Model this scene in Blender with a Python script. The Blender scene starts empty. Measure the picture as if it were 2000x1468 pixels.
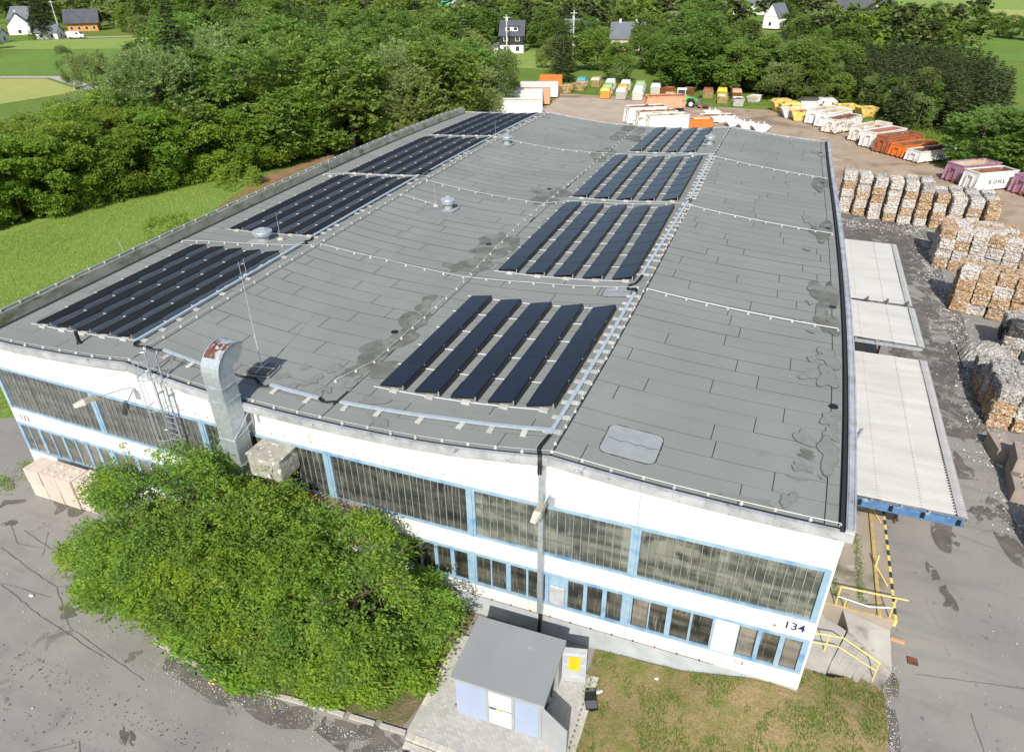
import bpy, math, random
import numpy as np
from mathutils import Vector, Matrix
S = bpy.context.scene
R_ = math.radians
# ---------------------------------------------------------------- camera
cam = bpy.data.cameras.new('camera'); camo = bpy.data.objects.new('camera', cam)
S.collection.objects.link(camo); S.camera = camo
yaw, pit, rol = -0.372, -0.537, -0.012
CAMV = [32.265, -16.955, 21.157]
cy, sy, cp, sp, cr, sr = math.cos(yaw), math.sin(yaw), math.cos(pit), math.sin(pit), math.cos(rol), math.sin(rol)
fw = Vector((sy*cp, cy*cp, sp)); rt = Vector((cy, -sy, 0)); up = rt.cross(fw)
r2 = cr*rt + sr*up; u2 = -sr*rt + cr*up
camo.matrix_world = Matrix(((r2.x, u2.x, -fw.x, CAMV[0]), (r2.y, u2.y, -fw.y, CAMV[1]), (r2.z, u2.z, -fw.z, CAMV[2]), (0, 0, 0, 1)))
cam.sensor_width = 36; cam.lens = 1353.26*36/2000; cam.clip_start = .5; cam.clip_end = 9000
# ---------------------------------------------------------------- light
SUN_EL = R_(40); SUNDIR = Vector((.2, -1, 0)).normalized()
W = bpy.data.worlds.new('World'); S.world = W; W.use_nodes = True
wn = W.node_tree.nodes; bg = wn['Background']
sky = wn.new('ShaderNodeTexSky'); sky.sky_type = 'NISHITA'; sky.sun_disc = False
sky.sun_elevation = SUN_EL; sky.sun_rotation = math.atan2(SUNDIR.x, SUNDIR.y); sky.air_density = 1; sky.dust_density = 1.5
W.node_tree.links.new(sky.outputs[0], bg.inputs[0]); bg.inputs[1].default_value = .135
sl = bpy.data.lights.new('sun', 'SUN'); sl.energy = 4.8; sl.angle = R_(.53); sl.color = (1, .955, .88)
so = bpy.data.objects.new('sun', sl); S.collection.objects.link(so)
d = Vector((SUNDIR.x*math.cos(SUN_EL), SUNDIR.y*math.cos(SUN_EL), math.sin(SUN_EL)))
so.rotation_euler = d.to_track_quat('Z', 'Y').to_euler(); so.location = (60, -60, 60)
S.view_settings.view_transform = 'Standard'; S.view_settings.look = 'None'
S.view_settings.exposure = .24; S.view_settings.gamma = 1
S.render.engine = 'CYCLES'
# ---------------------------------------------------------------- helpers
C = S.collection
rng = random.Random(7); nr = np.random.default_rng(11)
def lerp(a, b, t): return a+(b-a)*t
class MB:
    def __init__(s): s.v = []; s.f = []
    def poly(s, pts):
        n = len(s.v); s.v += [tuple(p) for p in pts]; s.f.append(tuple(range(n, n+len(pts)))); return s
    def hexa(s, p):   # 8 points: bottom 0-3 ccw, top 4-7
        n = len(s.v); s.v += [tuple(q) for q in p]
        for f in ((3, 2, 1, 0), (4, 5, 6, 7), (0, 1, 5, 4), (1, 2, 6, 5), (2, 3, 7, 6), (3, 0, 4, 7)): s.f.append(tuple(n+i for i in f))
        return s
    def box(s, x0, x1, y0, y1, z0, z1, fn=None):
        p = [(x0, y0, z0), (x1, y0, z0), (x1, y1, z0), (x0, y1, z0), (x0, y0, z1), (x1, y0, z1), (x1, y1, z1), (x0, y1, z1)]
        if fn: p = [fn(*q) for q in p]
        return s.hexa(p)
    def beam(s, a, b, w, h=None, upv=(0, 0, 1)):
        h = h or w; a = Vector(a); b = Vector(b); d = (b-a).normalized(); u = Vector(upv)
        if abs(d.dot(u)) > .98: u = Vector((0, 1, 0))
        r = d.cross(u).normalized()*w/2; u = r.cross(d).normalized()*h/2
        return s.hexa([a-r-u, a+r-u, b+r-u, b-r-u, a-r+u, a+r+u, b+r+u, b-r+u])
    def tube(s, pts, r, n=6, cap=True):
        pts = [Vector(p) for p in pts]; rs = r if isinstance(r, (list, tuple)) else [r]*len(pts); b0 = len(s.v); pu = None
        for i, p in enumerate(pts):
            d = (pts[min(i+1, len(pts)-1)]-pts[max(i-1, 0)]).normalized()
            u = pu or (Vector((0, 0, 1)) if abs(d.z) < .9 else Vector((1, 0, 0)))
            a = d.cross(u)
            if a.length < 1e-4: a = d.cross(Vector((0, 1, 0)))
            a.normalize(); u = a.cross(d).normalized(); pu = u
            for k in range(n):
                t = 2*math.pi*k/n; s.v.append(tuple(p+(a*math.cos(t)+u*math.sin(t))*rs[i]))
        for i in range(len(pts)-1):
            for k in range(n):
                q = b0+i*n; s.f.append((q+k, q+(k+1) % n, q+n+(k+1) % n, q+n+k))
        if cap: s.f.append(tuple(b0+k for k in reversed(range(n)))); s.f.append(tuple(b0+(len(pts)-1)*n+k for k in range(n)))
        return s
    def lathe(s, prof, n=20, c=(0, 0, 0)):
        b0 = len(s.v)
        for r, z in prof:
            for k in range(n): t = 2*math.pi*k/n; s.v.append((c[0]+r*math.cos(t), c[1]+r*math.sin(t), c[2]+z))
        for i in range(len(prof)-1):
            for k in range(n): q = b0+i*n; s.f.append((q+k, q+(k+1) % n, q+n+(k+1) % n, q+n+k))
        s.f.append(tuple(b0+k for k in reversed(range(n)))); s.f.append(tuple(b0+(len(prof)-1)*n+k for k in range(n)))
        return s
    def grid(s, fn, nu, nv):
        b0 = len(s.v)
        for j in range(nv+1):
            for i in range(nu+1): s.v.append(tuple(fn(i/nu, j/nv)))
        for j in range(nv):
            for i in range(nu): q = b0+j*(nu+1)+i; s.f.append((q, q+1, q+nu+2, q+nu+1))
        return s
    def mesh(s, name, m=None, smooth=False):
        me = bpy.data.meshes.new(name); me.from_pydata(s.v, [], s.f); me.update()
        if m: me.materials.append(m)
        if smooth: me.polygons.foreach_set('use_smooth', [True]*len(me.polygons))
        return me
def ob(name, me, parent=None, loc=(0, 0, 0), rz=0, kind=None, sc=None):
    o = bpy.data.objects.new(name, me); C.objects.link(o); o.location = loc
    if rz: o.rotation_euler = (0, 0, rz)
    if sc: o.scale = sc if isinstance(sc, (tuple, list)) else (sc,)*3
    if parent: o.parent = parent
    if kind: o['kind'] = kind
    return o
def mk(name, mb, m, parent=None, **k):
    sm = k.pop('smooth', False); return ob(name, mb.mesh(name, m, sm), parent, **k)
def tag(o, label, cat, group=None, kind=None):
    o['label'] = label; o['category'] = cat
    if group: o['group'] = group
    if kind: o['kind'] = kind
    return o
def thing(name, label, cat, loc=(0, 0, 0), rz=0, group=None):
    o = bpy.data.objects.new(name, None); C.objects.link(o); o.location = loc; o.rotation_euler = (0, 0, rz); o.empty_display_size = .3
    return tag(o, label, cat, group)
def dup(root, loc, rz, label=None, sc=None, keep=None):
    r = root.copy(); C.objects.link(r); r.location = loc; r.rotation_euler = (0, 0, rz)
    if sc: r.scale = sc if isinstance(sc, (tuple, list)) else (sc,)*3
    if label: r['label'] = label
    for ch in list(root.children):
        c = ch.copy(); C.objects.link(c); c.parent = r
        for g in list(ch.children):
            e = g.copy(); C.objects.link(e); e.parent = c
    return r
# ---------------------------------------------------------------- materials
def alphanoise(m, sc, lo, hi, dist=.6):
    N, L = m.node_tree.nodes, m.node_tree.links; tc = N.new('ShaderNodeTexCoord'); n = N.new('ShaderNodeTexNoise'); n.inputs['Scale'].default_value = sc; n.inputs['Detail'].default_value = 9; n.inputs['Roughness'].default_value = .62; n.inputs['Distortion'].default_value = dist
    r = N.new('ShaderNodeMapRange'); r.inputs[1].default_value = lo; r.inputs[2].default_value = hi; L.new(tc.outputs['Object'], n.inputs['Vector']); L.new(n.outputs[0], r.inputs[0]); L.new(r.outputs[0], N['Principled BSDF'].inputs['Alpha']); return m
def nt(m): return m.node_tree.nodes, m.node_tree.links
def mat(name, col, rough=.8, col2=None, scale=1., metal=0, bump=0, bscale=None, objrand=0, islrand=0, detail=6, spec=.3, stain=None, stretch=None, mixlo=.35, mixhi=.65, coord='Object'):
    """two-tone noise colour, optional darker stains (col, scale, threshold), optional bump and per-object tint"""
    m = bpy.data.materials.new(name); m.use_nodes = True; N, L = nt(m); b = N['Principled BSDF']
    b.inputs['Roughness'].default_value = rough; b.inputs['Metallic'].default_value = metal; b.inputs['Specular IOR Level'].default_value = spec
    tc = N.new('ShaderNodeTexCoord'); src = tc.outputs[coord]
    if coord == 'World': pass
    if stretch:
        mp = N.new('ShaderNodeMapping'); mp.inputs['Scale'].default_value = stretch; L.new(src, mp.inputs[0]); src = mp.outputs[0]
    c4 = lambda c: (c[0], c[1], c[2], 1)
    rgb = N.new('ShaderNodeRGB'); rgb.outputs[0].default_value = c4(col); out = rgb.outputs[0]
    def noise(sc, det=detail):
        n = N.new('ShaderNodeTexNoise'); n.inputs['Scale'].default_value = sc; n.inputs['Detail'].default_value = det; L.new(src, n.inputs['Vector']); return n
    def mix(a, bcol, fac):
        x = N.new('ShaderNodeMix'); x.data_type = 'RGBA'; L.new(a, x.inputs[6])
        if isinstance(bcol, tuple): x.inputs[7].default_value = c4(bcol)
        else: L.new(bcol, x.inputs[7])
        L.new(fac, x.inputs[0]); return x.outputs[2]
    def ramp(v, lo, hi):
        r = N.new('ShaderNodeMapRange'); r.inputs[1].default_value = lo; r.inputs[2].default_value = hi; L.new(v, r.inputs[0]); return r.outputs[0]
    if col2: out = mix(out, col2, ramp(noise(scale).outputs[0], mixlo, mixhi))
    for st in (stain or []): out = mix(out, st[0], ramp(noise(st[1], 8).outputs[0], st[2], st[3]))
    if objrand:
        oi = N.new('ShaderNodeObjectInfo'); h = N.new('ShaderNodeHueSaturation')
        r = N.new('ShaderNodeMapRange'); r.inputs[3].default_value = 1-objrand; r.inputs[4].default_value = 1+objrand
        L.new(oi.outputs['Random'], r.inputs[0]); L.new(r.outputs[0], h.inputs['Value']); L.new(out, h.inputs['Color']); out = h.outputs[0]
    if islrand:
        ge = N.new('ShaderNodeNewGeometry'); h = N.new('ShaderNodeHueSaturation'); r = N.new('ShaderNodeMapRange'); r.inputs[3].default_value = 1-islrand; r.inputs[4].default_value = 1+islrand
        L.new(ge.outputs['Random Per Island'], r.inputs[0]); L.new(r.outputs[0], h.inputs['Value']); L.new(out, h.inputs['Color']); out = h.outputs[0]
    L.new(out, b.inputs['Base Color'])
    if bump:
        bn = N.new('ShaderNodeBump'); bn.inputs['Strength'].default_value = bump; bn.inputs['Distance'].default_value = .02
        L.new(noise(bscale or scale*4).outputs[0], bn.inputs['Height']); L.new(bn.outputs[0], b.inputs['Normal'])
    return m
M = {}
M['white'] = mat('white_render', (.70, .70, .675), .85, (.60, .60, .57), .7, bump=.15, bscale=6, stain=[((.36, .36, .32), 2.2, .62, .82)], stretch=(1, 1, .35))
M['oldwhite'] = mat('weathered_white', (.66, .65, .62), .85, (.46, .44, .41), 1.4, bump=.3, bscale=8, stain=[((.42, .17, .10), 1.6, .67, .7), ((.25, .25, .22), 3.5, .6, .75)])
M['plinth'] = mat('grey_plinth', (.42, .45, .46), .9, (.34, .36, .37), 1.5, bump=.2)
M['blue'] = mat('pale_blue_frame', (.20, .335, .45), .6, (.29, .39, .46), 3, stain=[((.10, .24, .44), 1.4, .55, .7)])
M['steelblue'] = mat('blue_beam', (.05, .125, .25), .55, (.09, .18, .32), 3, stain=[((.35, .38, .4), 5, .62, .7)])
M['galv'] = mat('galvanised_steel', (.50, .54, .56), .42, (.40, .44, .47), 6, metal=.55, objrand=.06)
M['alu'] = mat('aluminium', (.72, .73, .74), .35, (.6, .61, .62), 5, metal=.5)
M['tray'] = mat('cable_tray_zinc', (.50, .57, .62), .4, (.42, .49, .54), 6, metal=.35)
M['flash'] = mat('roof_edge_zinc', (.55, .56, .57), .5, (.38, .39, .4), 1.8, metal=.35, stain=[((.2, .2, .2), 5, .6, .75)])
M['block'] = mat('concrete_block_grey', (.50, .49, .45), .9, (.38, .37, .34), 12, objrand=.12)
M['black'] = mat('black_plastic', (.012, .012, .013), .5)
M['rubber'] = mat('rubber', (.02, .02, .02), .8)
M['blockpink'] = mat('pale_pink_concrete', (.56, .47, .40), .9, (.48, .40, .33), 2.5, bump=.3, bscale=12, objrand=.05, stain=[((.3, .27, .22), 1.7, .62, .8)])
M['concrete'] = mat('concrete', (.42, .40, .36), .92, (.33, .31, .28), 1.2, bump=.3, bscale=9, stain=[((.17, .16, .13), 1.1, .58, .75)])
M['mossconc'] = mat('mossy_parapet_concrete', (.245, .25, .215), .95, (.165, .175, .135), 1.5, bump=.4, bscale=7, stain=[((.08, .10, .05), 1.9, .52, .7)], stretch=(1, .5, 1))
M['seam'] = mat('bitumen_seam', (.028, .029, .030), .8)
M['yellow'] = mat('yellow_paint', (.66, .50, .14), .55, (.70, .52, .16), 4, stain=[((.3, .22, .1), 7, .66, .75)])
M['redbrick'] = mat('red_brick', (.36, .17, .11), .9, (.30, .14, .09), 8)
M['rust'] = mat('rusty_steel', (.20, .075, .035), .9, (.09, .045, .03), 2.5, bump=.2)
M['bark'] = mat('bark', (.13, .10, .075), .95, (.07, .055, .04), 5, bump=.4)
M['birchbark'] = mat('birch_bark', (.55, .53, .48), .9, (.08, .07, .06), 3, mixlo=.55, mixhi=.6)

# ---------------------------------------------------------------- ground
def sstep(a, b, x):
    t = min(max((x-a)/(b-a), 0), 1); return t*t*(3-2*t)
def gz(x, y): return -.9*sstep(4, 20, x)
def axis(vals):
    out = []
    for (a, b, st) in vals: out += list(np.arange(a, b, st))
    return out+[vals[-1][1]]
def ground_mesh():
    xs = axis([(-2500, -300, 550), (-300, -60, 40), (-60, -10, 10), (-10, 60, 2), (60, 120, 12), (120, 400, 56), (400, 2800, 600)])
    ys = axis([(-400, -60, 85), (-60, -20, 10), (-20, 60, 4), (60, 160, 12.5), (160, 600, 44), (600, 5400, 600)])
    v = [(x, y, gz(x, y)-.05) for y in ys for x in xs]; nx = len(xs)
    f = [(j*nx+i, j*nx+i+1, (j+1)*nx+i+1, (j+1)*nx+i) for j in range(len(ys)-1) for i in range(nx-1)]
    me = bpy.data.meshes.new('meadow'); me.from_pydata(v, [], f); me.update(); return me
def sheet(name, pts, dz, m, kind='structure', step=1.5, warp=0, label=None, zf=None):
    """polygon draped over the ground, subdivided, edges roughened"""
    import bmesh
    bm = bmesh.new(); n = len(pts); P = []
    for i in range(n):
        a, b = Vector(pts[i]), Vector(pts[(i+1) % n]); k = max(1, int((b-a).length/step))
        for j in range(k):
            q = a.lerp(b, j/k)
            if warp: q = q+Vector((rng.uniform(-warp, warp), rng.uniform(-warp, warp)))
            P.append(q)
    vs = [bm.verts.new((p.x, p.y, 0)) for p in P]; bm.faces.new(vs)
    bmesh.ops.triangulate(bm, faces=bm.faces[:])
    xs = [p.x for p in P]; ys = [p.y for p in P]
    ext = max(max(xs)-min(xs), max(ys)-min(ys)); cut = max(step*1.5, ext/40)
    cuts = [(0, c) for c in range(2, 24, 2) if min(xs) < c < max(xs)]
    if zf:
        cuts = [(0, c) for c in np.arange(min(xs)+.5, max(xs), .5)]+[(1, c) for c in np.arange(min(ys)+.5, max(ys), .5)]
    for ax, c in cuts:
        co = (c, 0, 0) if ax == 0 else (0, c, 0); no = (1, 0, 0) if ax == 0 else (0, 1, 0)
        bmesh.ops.bisect_plane(bm, geom=bm.verts[:]+bm.edges[:]+bm.faces[:], plane_co=co, plane_no=no)
    for v in bm.verts: v.co.z = (zf or gz)(v.co.x, v.co.y)+dz
    bmesh.ops.recalc_face_normals(bm, faces=bm.faces[:])
    for f_ in bm.faces:
        if f_.normal.z < 0: f_.normal_flip()
    me = bpy.data.meshes.new(name); bm.to_mesh(me); bm.free(); me.materials.append(m)
    o = ob(name, me, kind=kind)
    if label: o['label'] = label
    return o
def grassmat(name, a, b_, c, scale=.06, fine=1.5):
    m = bpy.data.materials.new(name); m.use_nodes = True; N, L = nt(m); b = N['Principled BSDF']; b.inputs['Roughness'].default_value = .95; b.inputs['Specular IOR Level'].default_value = .1
    tc = N.new('ShaderNodeTexCoord')
    def nz(s, lo, hi, det=8):
        n = N.new('ShaderNodeTexNoise'); n.inputs['Scale'].default_value = s; n.inputs['Detail'].default_value = det; n.inputs['Roughness'].default_value = .65; L.new(tc.outputs['Object'], n.inputs['Vector'])
        r = N.new('ShaderNodeMapRange'); r.inputs[1].default_value = lo; r.inputs[2].default_value = hi; L.new(n.outputs[0], r.inputs[0]); return r.outputs[0], n
    def mx(x, y, f):
        q = N.new('ShaderNodeMix'); q.data_type = 'RGBA'
        for s, i in ((x, 6), (y, 7)):
            if isinstance(s, tuple): q.inputs[i].default_value = (*s, 1)
            else: L.new(s, q.inputs[i])
        L.new(f, q.inputs[0]); return q.outputs[2]
    o = mx(a, b_, nz(scale, .35, .65)[0]); o = mx(o, c, nz(fine, .45, .72)[0]); L.new(o, b.inputs['Base Color'])
    bp = N.new('ShaderNodeBump'); bp.inputs['Strength'].default_value = .7; bp.inputs['Distance'].default_value = .12; L.new(nz(fine*4, 0, 1)[1].outputs[0], bp.inputs['Height']); L.new(bp.outputs[0], b.inputs['Normal'])
    return m
M['meadow'] = grassmat('meadow_grass', (.13, .20, .035), (.085, .16, .025), (.21, .23, .06))
M['meadow2'] = grassmat('rough_grass', (.19, .30, .05), (.13, .23, .035), (.30, .30, .11), .15, 2.2)
M['fieldgreen'] = grassmat('lush_field', (.12, .21, .038), (.15, .235, .045), (.10, .175, .032), .05, .3)
M['fieldstraw'] = grassmat('pale_mown_field', (.33, .34, .10), (.28, .32, .09), (.38, .36, .14), .04, .4)
M['fieldpale'] = grassmat('pale_green_field', (.22, .29, .07), (.17, .26, .055), (.27, .30, .09), .03, .3)
M['verge'] = grassmat('dry_verge', (.31, .225, .125), (.23, .20, .085), (.13, .17, .035), .5, 1.3)
M['dirt'] = mat('bare_dirt_yard', (.37, .285, .205), .95, (.29, .215, .15), .18, bump=.4, bscale=3, stain=[((.22, .155, .10), .45, .55, .72), ((.43, .34, .26), .25, .58, .7), ((.17, .12, .08), .12, .56, .68), ((.14, .17, .05), .1, .66, .72)])
M['paledirt'] = mat('pale_gravel', (.42, .34, .27), .95, (.35, .28, .21), .3, bump=.4, bscale=4)
M['soil'] = mat('brown_soil', (.26, .16, .085), .95, (.19, .12, .06), .8, bump=.5, bscale=4, stain=[((.10, .15, .03), .5, .6, .7)])
def asphalt():
    m = bpy.data.materials.new('worn_asphalt'); m.use_nodes = True; N, L = nt(m); b = N['Principled BSDF']; b.inputs['Specular IOR Level'].default_value = .25
    tc = N.new('ShaderNodeTexCoord'); P = tc.outputs['Object']
    def nz(s, lo, hi, det=8, dist=0, vec=None, rough=.6):
        n = N.new('ShaderNodeTexNoise'); n.inputs['Scale'].default_value = s; n.inputs['Detail'].default_value = det; n.inputs['Distortion'].default_value = dist; n.inputs['Roughness'].default_value = rough
        L.new(vec or P, n.inputs['Vector']); r = N.new('ShaderNodeMapRange'); r.inputs[1].default_value = lo; r.inputs[2].default_value = hi; L.new(n.outputs[0], r.inputs[0]); return r.outputs[0]
    def mx(x, y, f):
        q = N.new('ShaderNodeMix'); q.data_type = 'RGBA'
        for s, i in ((x, 6), (y, 7)):
            if isinstance(s, tuple): q.inputs[i].default_value = (*s, 1)
            else: L.new(s, q.inputs[i])
        L.new(f, q.inputs[0]); return q.outputs[2]
    def mul(a, b_):
        q = N.new('ShaderNodeMath'); q.operation = 'MULTIPLY'; L.new(a, q.inputs[0])
        if isinstance(b_, float): q.inputs[1].default_value = b_
        else: L.new(b_, q.inputs[1])
        return q.outputs[0]
    o = mx((.25, .24, .22), (.205, .197, .185), nz(.28, .35, .65)); o = mx(o, (.29, .275, .24), mul(nz(.13, .5, .7), .8))
    mp = N.new('ShaderNodeMapping'); mp.inputs['Rotation'].default_value = (0, 0, R_(-12)); mp.inputs['Scale'].default_value = (.25, 1.6, 1); L.new(P, mp.inputs[0])
    o = mx(o, (.17, .165, .155), mul(nz(.8, .52, .7, 6, .4, mp.outputs[0]), .55))       # tyre-worn streaks
    o = mx(o, (.11, .105, .098), mul(nz(.42, .62, .66, 9, 1.2), nz(.07, .5, .62)))      # oily stains, in places
    o = mx(o, (.12, .115, .11), mul(nz(2.6, .66, .7, 5), .8))                            # spots
    o = mx(o, (.33, .32, .30), mul(nz(60, .62, .75, 2), .5))                             # aggregate
    vo = N.new('ShaderNodeTexVoronoi'); vo.feature = 'DISTANCE_TO_EDGE'; vo.inputs['Scale'].default_value = .16
    wv = N.new('ShaderNodeTexNoise'); wv.inputs['Scale'].default_value = 1.1; L.new(P, wv.inputs['Vector'])
    ad = N.new('ShaderNodeMix'); ad.data_type = 'RGBA'; ad.inputs[0].default_value = .25; L.new(P, ad.inputs[6]); L.new(wv.outputs['Color'], ad.inputs[7]); L.new(ad.outputs[2], vo.inputs['Vector'])
    cr_ = N.new('ShaderNodeMapRange'); cr_.inputs[1].default_value = .0; cr_.inputs[2].default_value = .006; cr_.inputs[3].default_value = .75; cr_.inputs[4].default_value = 0; L.new(vo.outputs['Distance'], cr_.inputs[0])
    o = mx(o, (.13, .125, .115), mul(cr_.outputs[0], nz(.3, .52, .66)))
    L.new(o, b.inputs['Base Color']); b.inputs['Roughness'].default_value = .85
    bp = N.new('ShaderNodeBump'); bp.inputs['Strength'].default_value = .35; bp.inputs['Distance'].default_value = .01
    n = N.new('ShaderNodeTexNoise'); n.inputs['Scale'].default_value = 25; n.inputs['Detail'].default_value = 8; L.new(P, n.inputs['Vector']); L.new(n.outputs[0], bp.inputs['Height']); L.new(bp.outputs[0], b.inputs['Normal'])
    return m
M['asphalt'] = asphalt()
M['wet'] = alphanoise(mat('dark_damp_grime', (.10, .09, .08), .75, (.15, .135, .12), 1.3, bump=.3), 1.15, .44, .50)
M['dirtyroad'] = alphanoise(mat('grimy_worn_asphalt', (.10, .095, .088), .85, (.155, .147, .135), .9, bump=.3), .38, .44, .56, 1.2)
g = ob('meadow', ground_mesh(), kind='structure'); g.data.materials.append(M['meadow'])
sheet('asphalt_yard', [(-60, -40), (75, -40), (70, 40), (62, 60), (50, 56), (45.5, 58), (38.5, 60), (35.2, 62), (20, 1), (2, 1), (-9, 4), (-40, -2)], -.03, M['asphalt'], step=6)
sheet('worn_road_patch', [(40.9, 20), (45.4, 20), (46, 30), (46, 44), (46, 57), (38.6, 59), (36, 60), (36, 46), (41, 45), (41, 30)], -.022, M['dirtyroad'], step=2, warp=.2)
sheet('dirt_yard', [(35.6, 59.5), (45.5, 56.7), (50, 54.2), (62, 58.2), (62, 66), (58, 72), (50, 84), (43, 96), (36, 108), (28, 116), (14, 117), (-1, 116), (-9.5, 116), (-8, 103), (-7, 94), (-15, 93), (-14, 56), (30, 52)], -.024, M['dirt'], step=3, warp=.6)
SOIL = [(-8.0, 8), (-12.5, 11), (-15.5, 15.5), (-16.9, 19), (-18.8, 23.6), (-19.8, 27), (-17.4, 29.5), (-17.3, 35), (-20.5, 37), (-24.2, 46), (-24.0, 53), (-22.5, 66), (-9, 66), (-3, 52), (-3, 20), (0, 8)]
sheet('gravel_patch', [(-7, 96), (-7.5, 112), (-2, 113), (9, 112), (13, 104), (10, 94), (0, 92)], -.012, M['paledirt'], step=2, warp=.7)
sheet('bare_soil_strip', SOIL, -.02, M['soil'], step=2, warp=.5)
sheet('rough_grass_bank', [(-4, 3), (-3.5, 13), (-9.2, 20), (-12, 24.6), (-15.8, 26), (-18, 30), (-21, 46), (-27, 50), (-33, 40), (-36, 28), (-38, 12), (-34, 2), (-14, -1)], -.024, M['meadow2'], step=2.5, warp=.4)
# far fields
sheet('straw_field', [(-150, 60), (-104, 70), (-102, 88), (-104, 92), (-125.5, 102), (-139, 98), (-200, 80), (-200, 60)], -.02, M['fieldstraw'], step=8)
sheet('farm_track', [(-101, 92), (-125.5, 103), (-139.5, 99), (-200, 81), (-200, 84), (-139, 102.3), (-125, 106.2), (-101, 95)], .0, M['concrete'], step=6)
sheet('lush_green_field', [(-100, 98), (-125, 108), (-140, 104), (-170, 98), (-176, 127), (-188, 147.5), (-158, 157), (-100, 150)], -.02, M['fieldgreen'], step=8, warp=.6)
sheet('pale_meadow', [(-100, 151), (-158, 158), (-189, 149), (-220, 140), (-218, 170), (-190, 188), (-158, 184), (-100, 175)], -.02, M['fieldpale'], step=8, warp=.8)
sheet('garden_meadow', [(-52, 181), (-40, 150), (-22, 148), (-24, 178), (-38, 186)], -.02, M['fieldpale'], step=8)
sheet('far_green_field', [(40, 235), (50, 285), (62, 292), (120, 232), (160, 200), (130, 170), (60, 215)], -.02, M['fieldgreen'], step=12)
sheet('far_pale_field', [(60, 322), (66, 440), (60, 700), (600, 760), (600, 240), (200, 240), (118, 305), (88, 350)], -.02, M['fieldpale'], step=20)
sheet('far_straw_field', [(74, 370), (70, 440), (150, 420), (420, 330), (300, 250), (190, 262), (118, 318)], .0, M['fieldstraw'], step=20)
# verge mound at the corner of the hall, between kerb, paving and stairs
def vz(x, y):
    e = .95*math.exp(-((x-35.3)/3.0)**2-((y-.2)/3.0)**2)
    return gz(x, y)+.05+e+.04*math.sin(x*1.7)*math.cos(y*2.1)
verge_pts = [(28.9, -.02), (28.9, -5.2), (27.5, -6.2), (29.5, -8.6), (33, -9.6), (36.2, -8.4), (38.1, -5), (38.7, -1.2), (38.7, 1.6), (37.9, 1.9), (36.9, 1.2), (36.3, 1.1), (35.85, 1.3), (35.85, -.02)]
sheet('grass_verge', verge_pts, 0, M['verge'], step=.4, warp=.04, zf=vz)
M['verge2'] = grassmat('planting_soil', (.20, .155, .10), (.14, .13, .05), (.07, .10, .02), .6, 1.6)
sheet('planting_strip', [(8.2, -.02), (8.3, -2.2), (9.6, -4.0), (11.6, -5.2), (14.1, -5.65), (16.9, -5.9), (20.5, -5.5), (23.6, -5.3), (24.1, -2.4), (24.0, -.02)], .03, M['verge2'], step=.6, warp=.05)
# kerb stones
kp = [(13.4, -5.72), (14.13, -5.82), (16.85, -6.03), (20.48, -5.66), (23.9, -5.42)]
kerb = thing('kerb', 'weathered concrete kerb between the left yard and the trees', 'kerb', (14, -5.8, gz(14, -5.8)))
km = MB().box(-.47, .47, -.07, .07, 0, .14).mesh('kerb_stone', M['concrete'])
for a, b in zip(kp[:-1], kp[1:]):
    a = Vector(a); b = Vector(b); n = max(1, round((b-a).length)); an = math.atan2(b.y-a.y, b.x-a.x)
    for i in range(n):
        p = a.lerp(b, (i+.5)/n); o = ob('kerb_stone', km, loc=(p.x-14, p.y+5.8, gz(p.x, p.y)-gz(14, 0)-.06+rng.uniform(-.01, .01)), rz=an+rng.uniform(-.03, .03)); o.parent = kerb
# damp grimy gutter along the kerb and on the right road
def blob(name, c, r, m, dz, n=26, rough=.25, ax=1., rot=0, zf=None):
    ph = [rng.uniform(0, 6.28) for _ in range(5)]; pts = []
    for i in range(n):
        t = 2*math.pi*i/n; q = 1+sum(rough/(k+1)*math.sin((k+2)*t+ph[k]) for k in range(5))
        x, y = r*q*math.cos(t), r*q*ax*math.sin(t); pts.append((c[0]+x*math.cos(rot)-y*math.sin(rot), c[1]+x*math.sin(rot)+y*math.cos(rot)))
    f = zf or gz
    bm_ = MB(); bm_.v = [(c[0], c[1], f(c[0], c[1])+dz)]+[(p[0], p[1], f(p[0], p[1])+dz) for p in pts]
    bm_.f = [(0, i+1, (i+1) % n+1) for i in range(n)]
    return mk(name, bm_, m, kind='structure')
sheet('damp_gutter', [(14.2, -5.95), (16.85, -6.15), (20.5, -5.8), (23.6, -5.5), (24.6, -5.9), (26, -6.6), (26.5, -7.2), (24, -6.9), (21.4, -6.5), (18.7, -6.75), (16.5, -6.7), (14.4, -6.5)], -.018, M['wet'], step=.5, warp=.13)
sheet('damp_road_edge', [(38.9, 3.4), (39.3, 3.3), (39.2, 1.2), (39.0, -1.6), (38.7, -5), (37.4, -8), (36.4, -8.4), (38.0, -5), (38.6, -1.5), (38.7, 1.6)], -.018, M['wet'], step=.5, warp=.1)
for c, r, ax, rot in [((43.3, 13.2), .55, .7, .5), ((41.9, 11.6), .35, 3.2, .1), ((41.3, 7.8), .25, 3, .1), ((44.4, 12.5), .5, 2.8, .2), ((43.2, 17), .5, 1.6, .8), ((43.9, 20.5), .7, 1.5, .3), ((43.6, 30), .7, 3.5, .1), ((42.6, 24.5), .35, 4, .1), ((42.4, 38), .8, 3, .3), ((41.6, 44), 1.2, 1.8, .2), ((40.5, 52), 2.6, 1.2, .6), ((43.5, 50), 1.8, 1.5, .1), ((13.1, -6.5), .22, .5, .9), ((9.4, -6.0), .3, .6, .4), ((4.2, -1.2), .5, 1.9, .3), ((1.4, -2.6), .5, .4, .5), ((2.9, -3.4), .25, .5, 0), ((15.3, -8.9), .5, .2, -.4)]:
    blob('stain', c, r*1.35, M['wet'], -.016-.0005*rng.random(), ax=ax, rot=rot, rough=.4)
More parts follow.
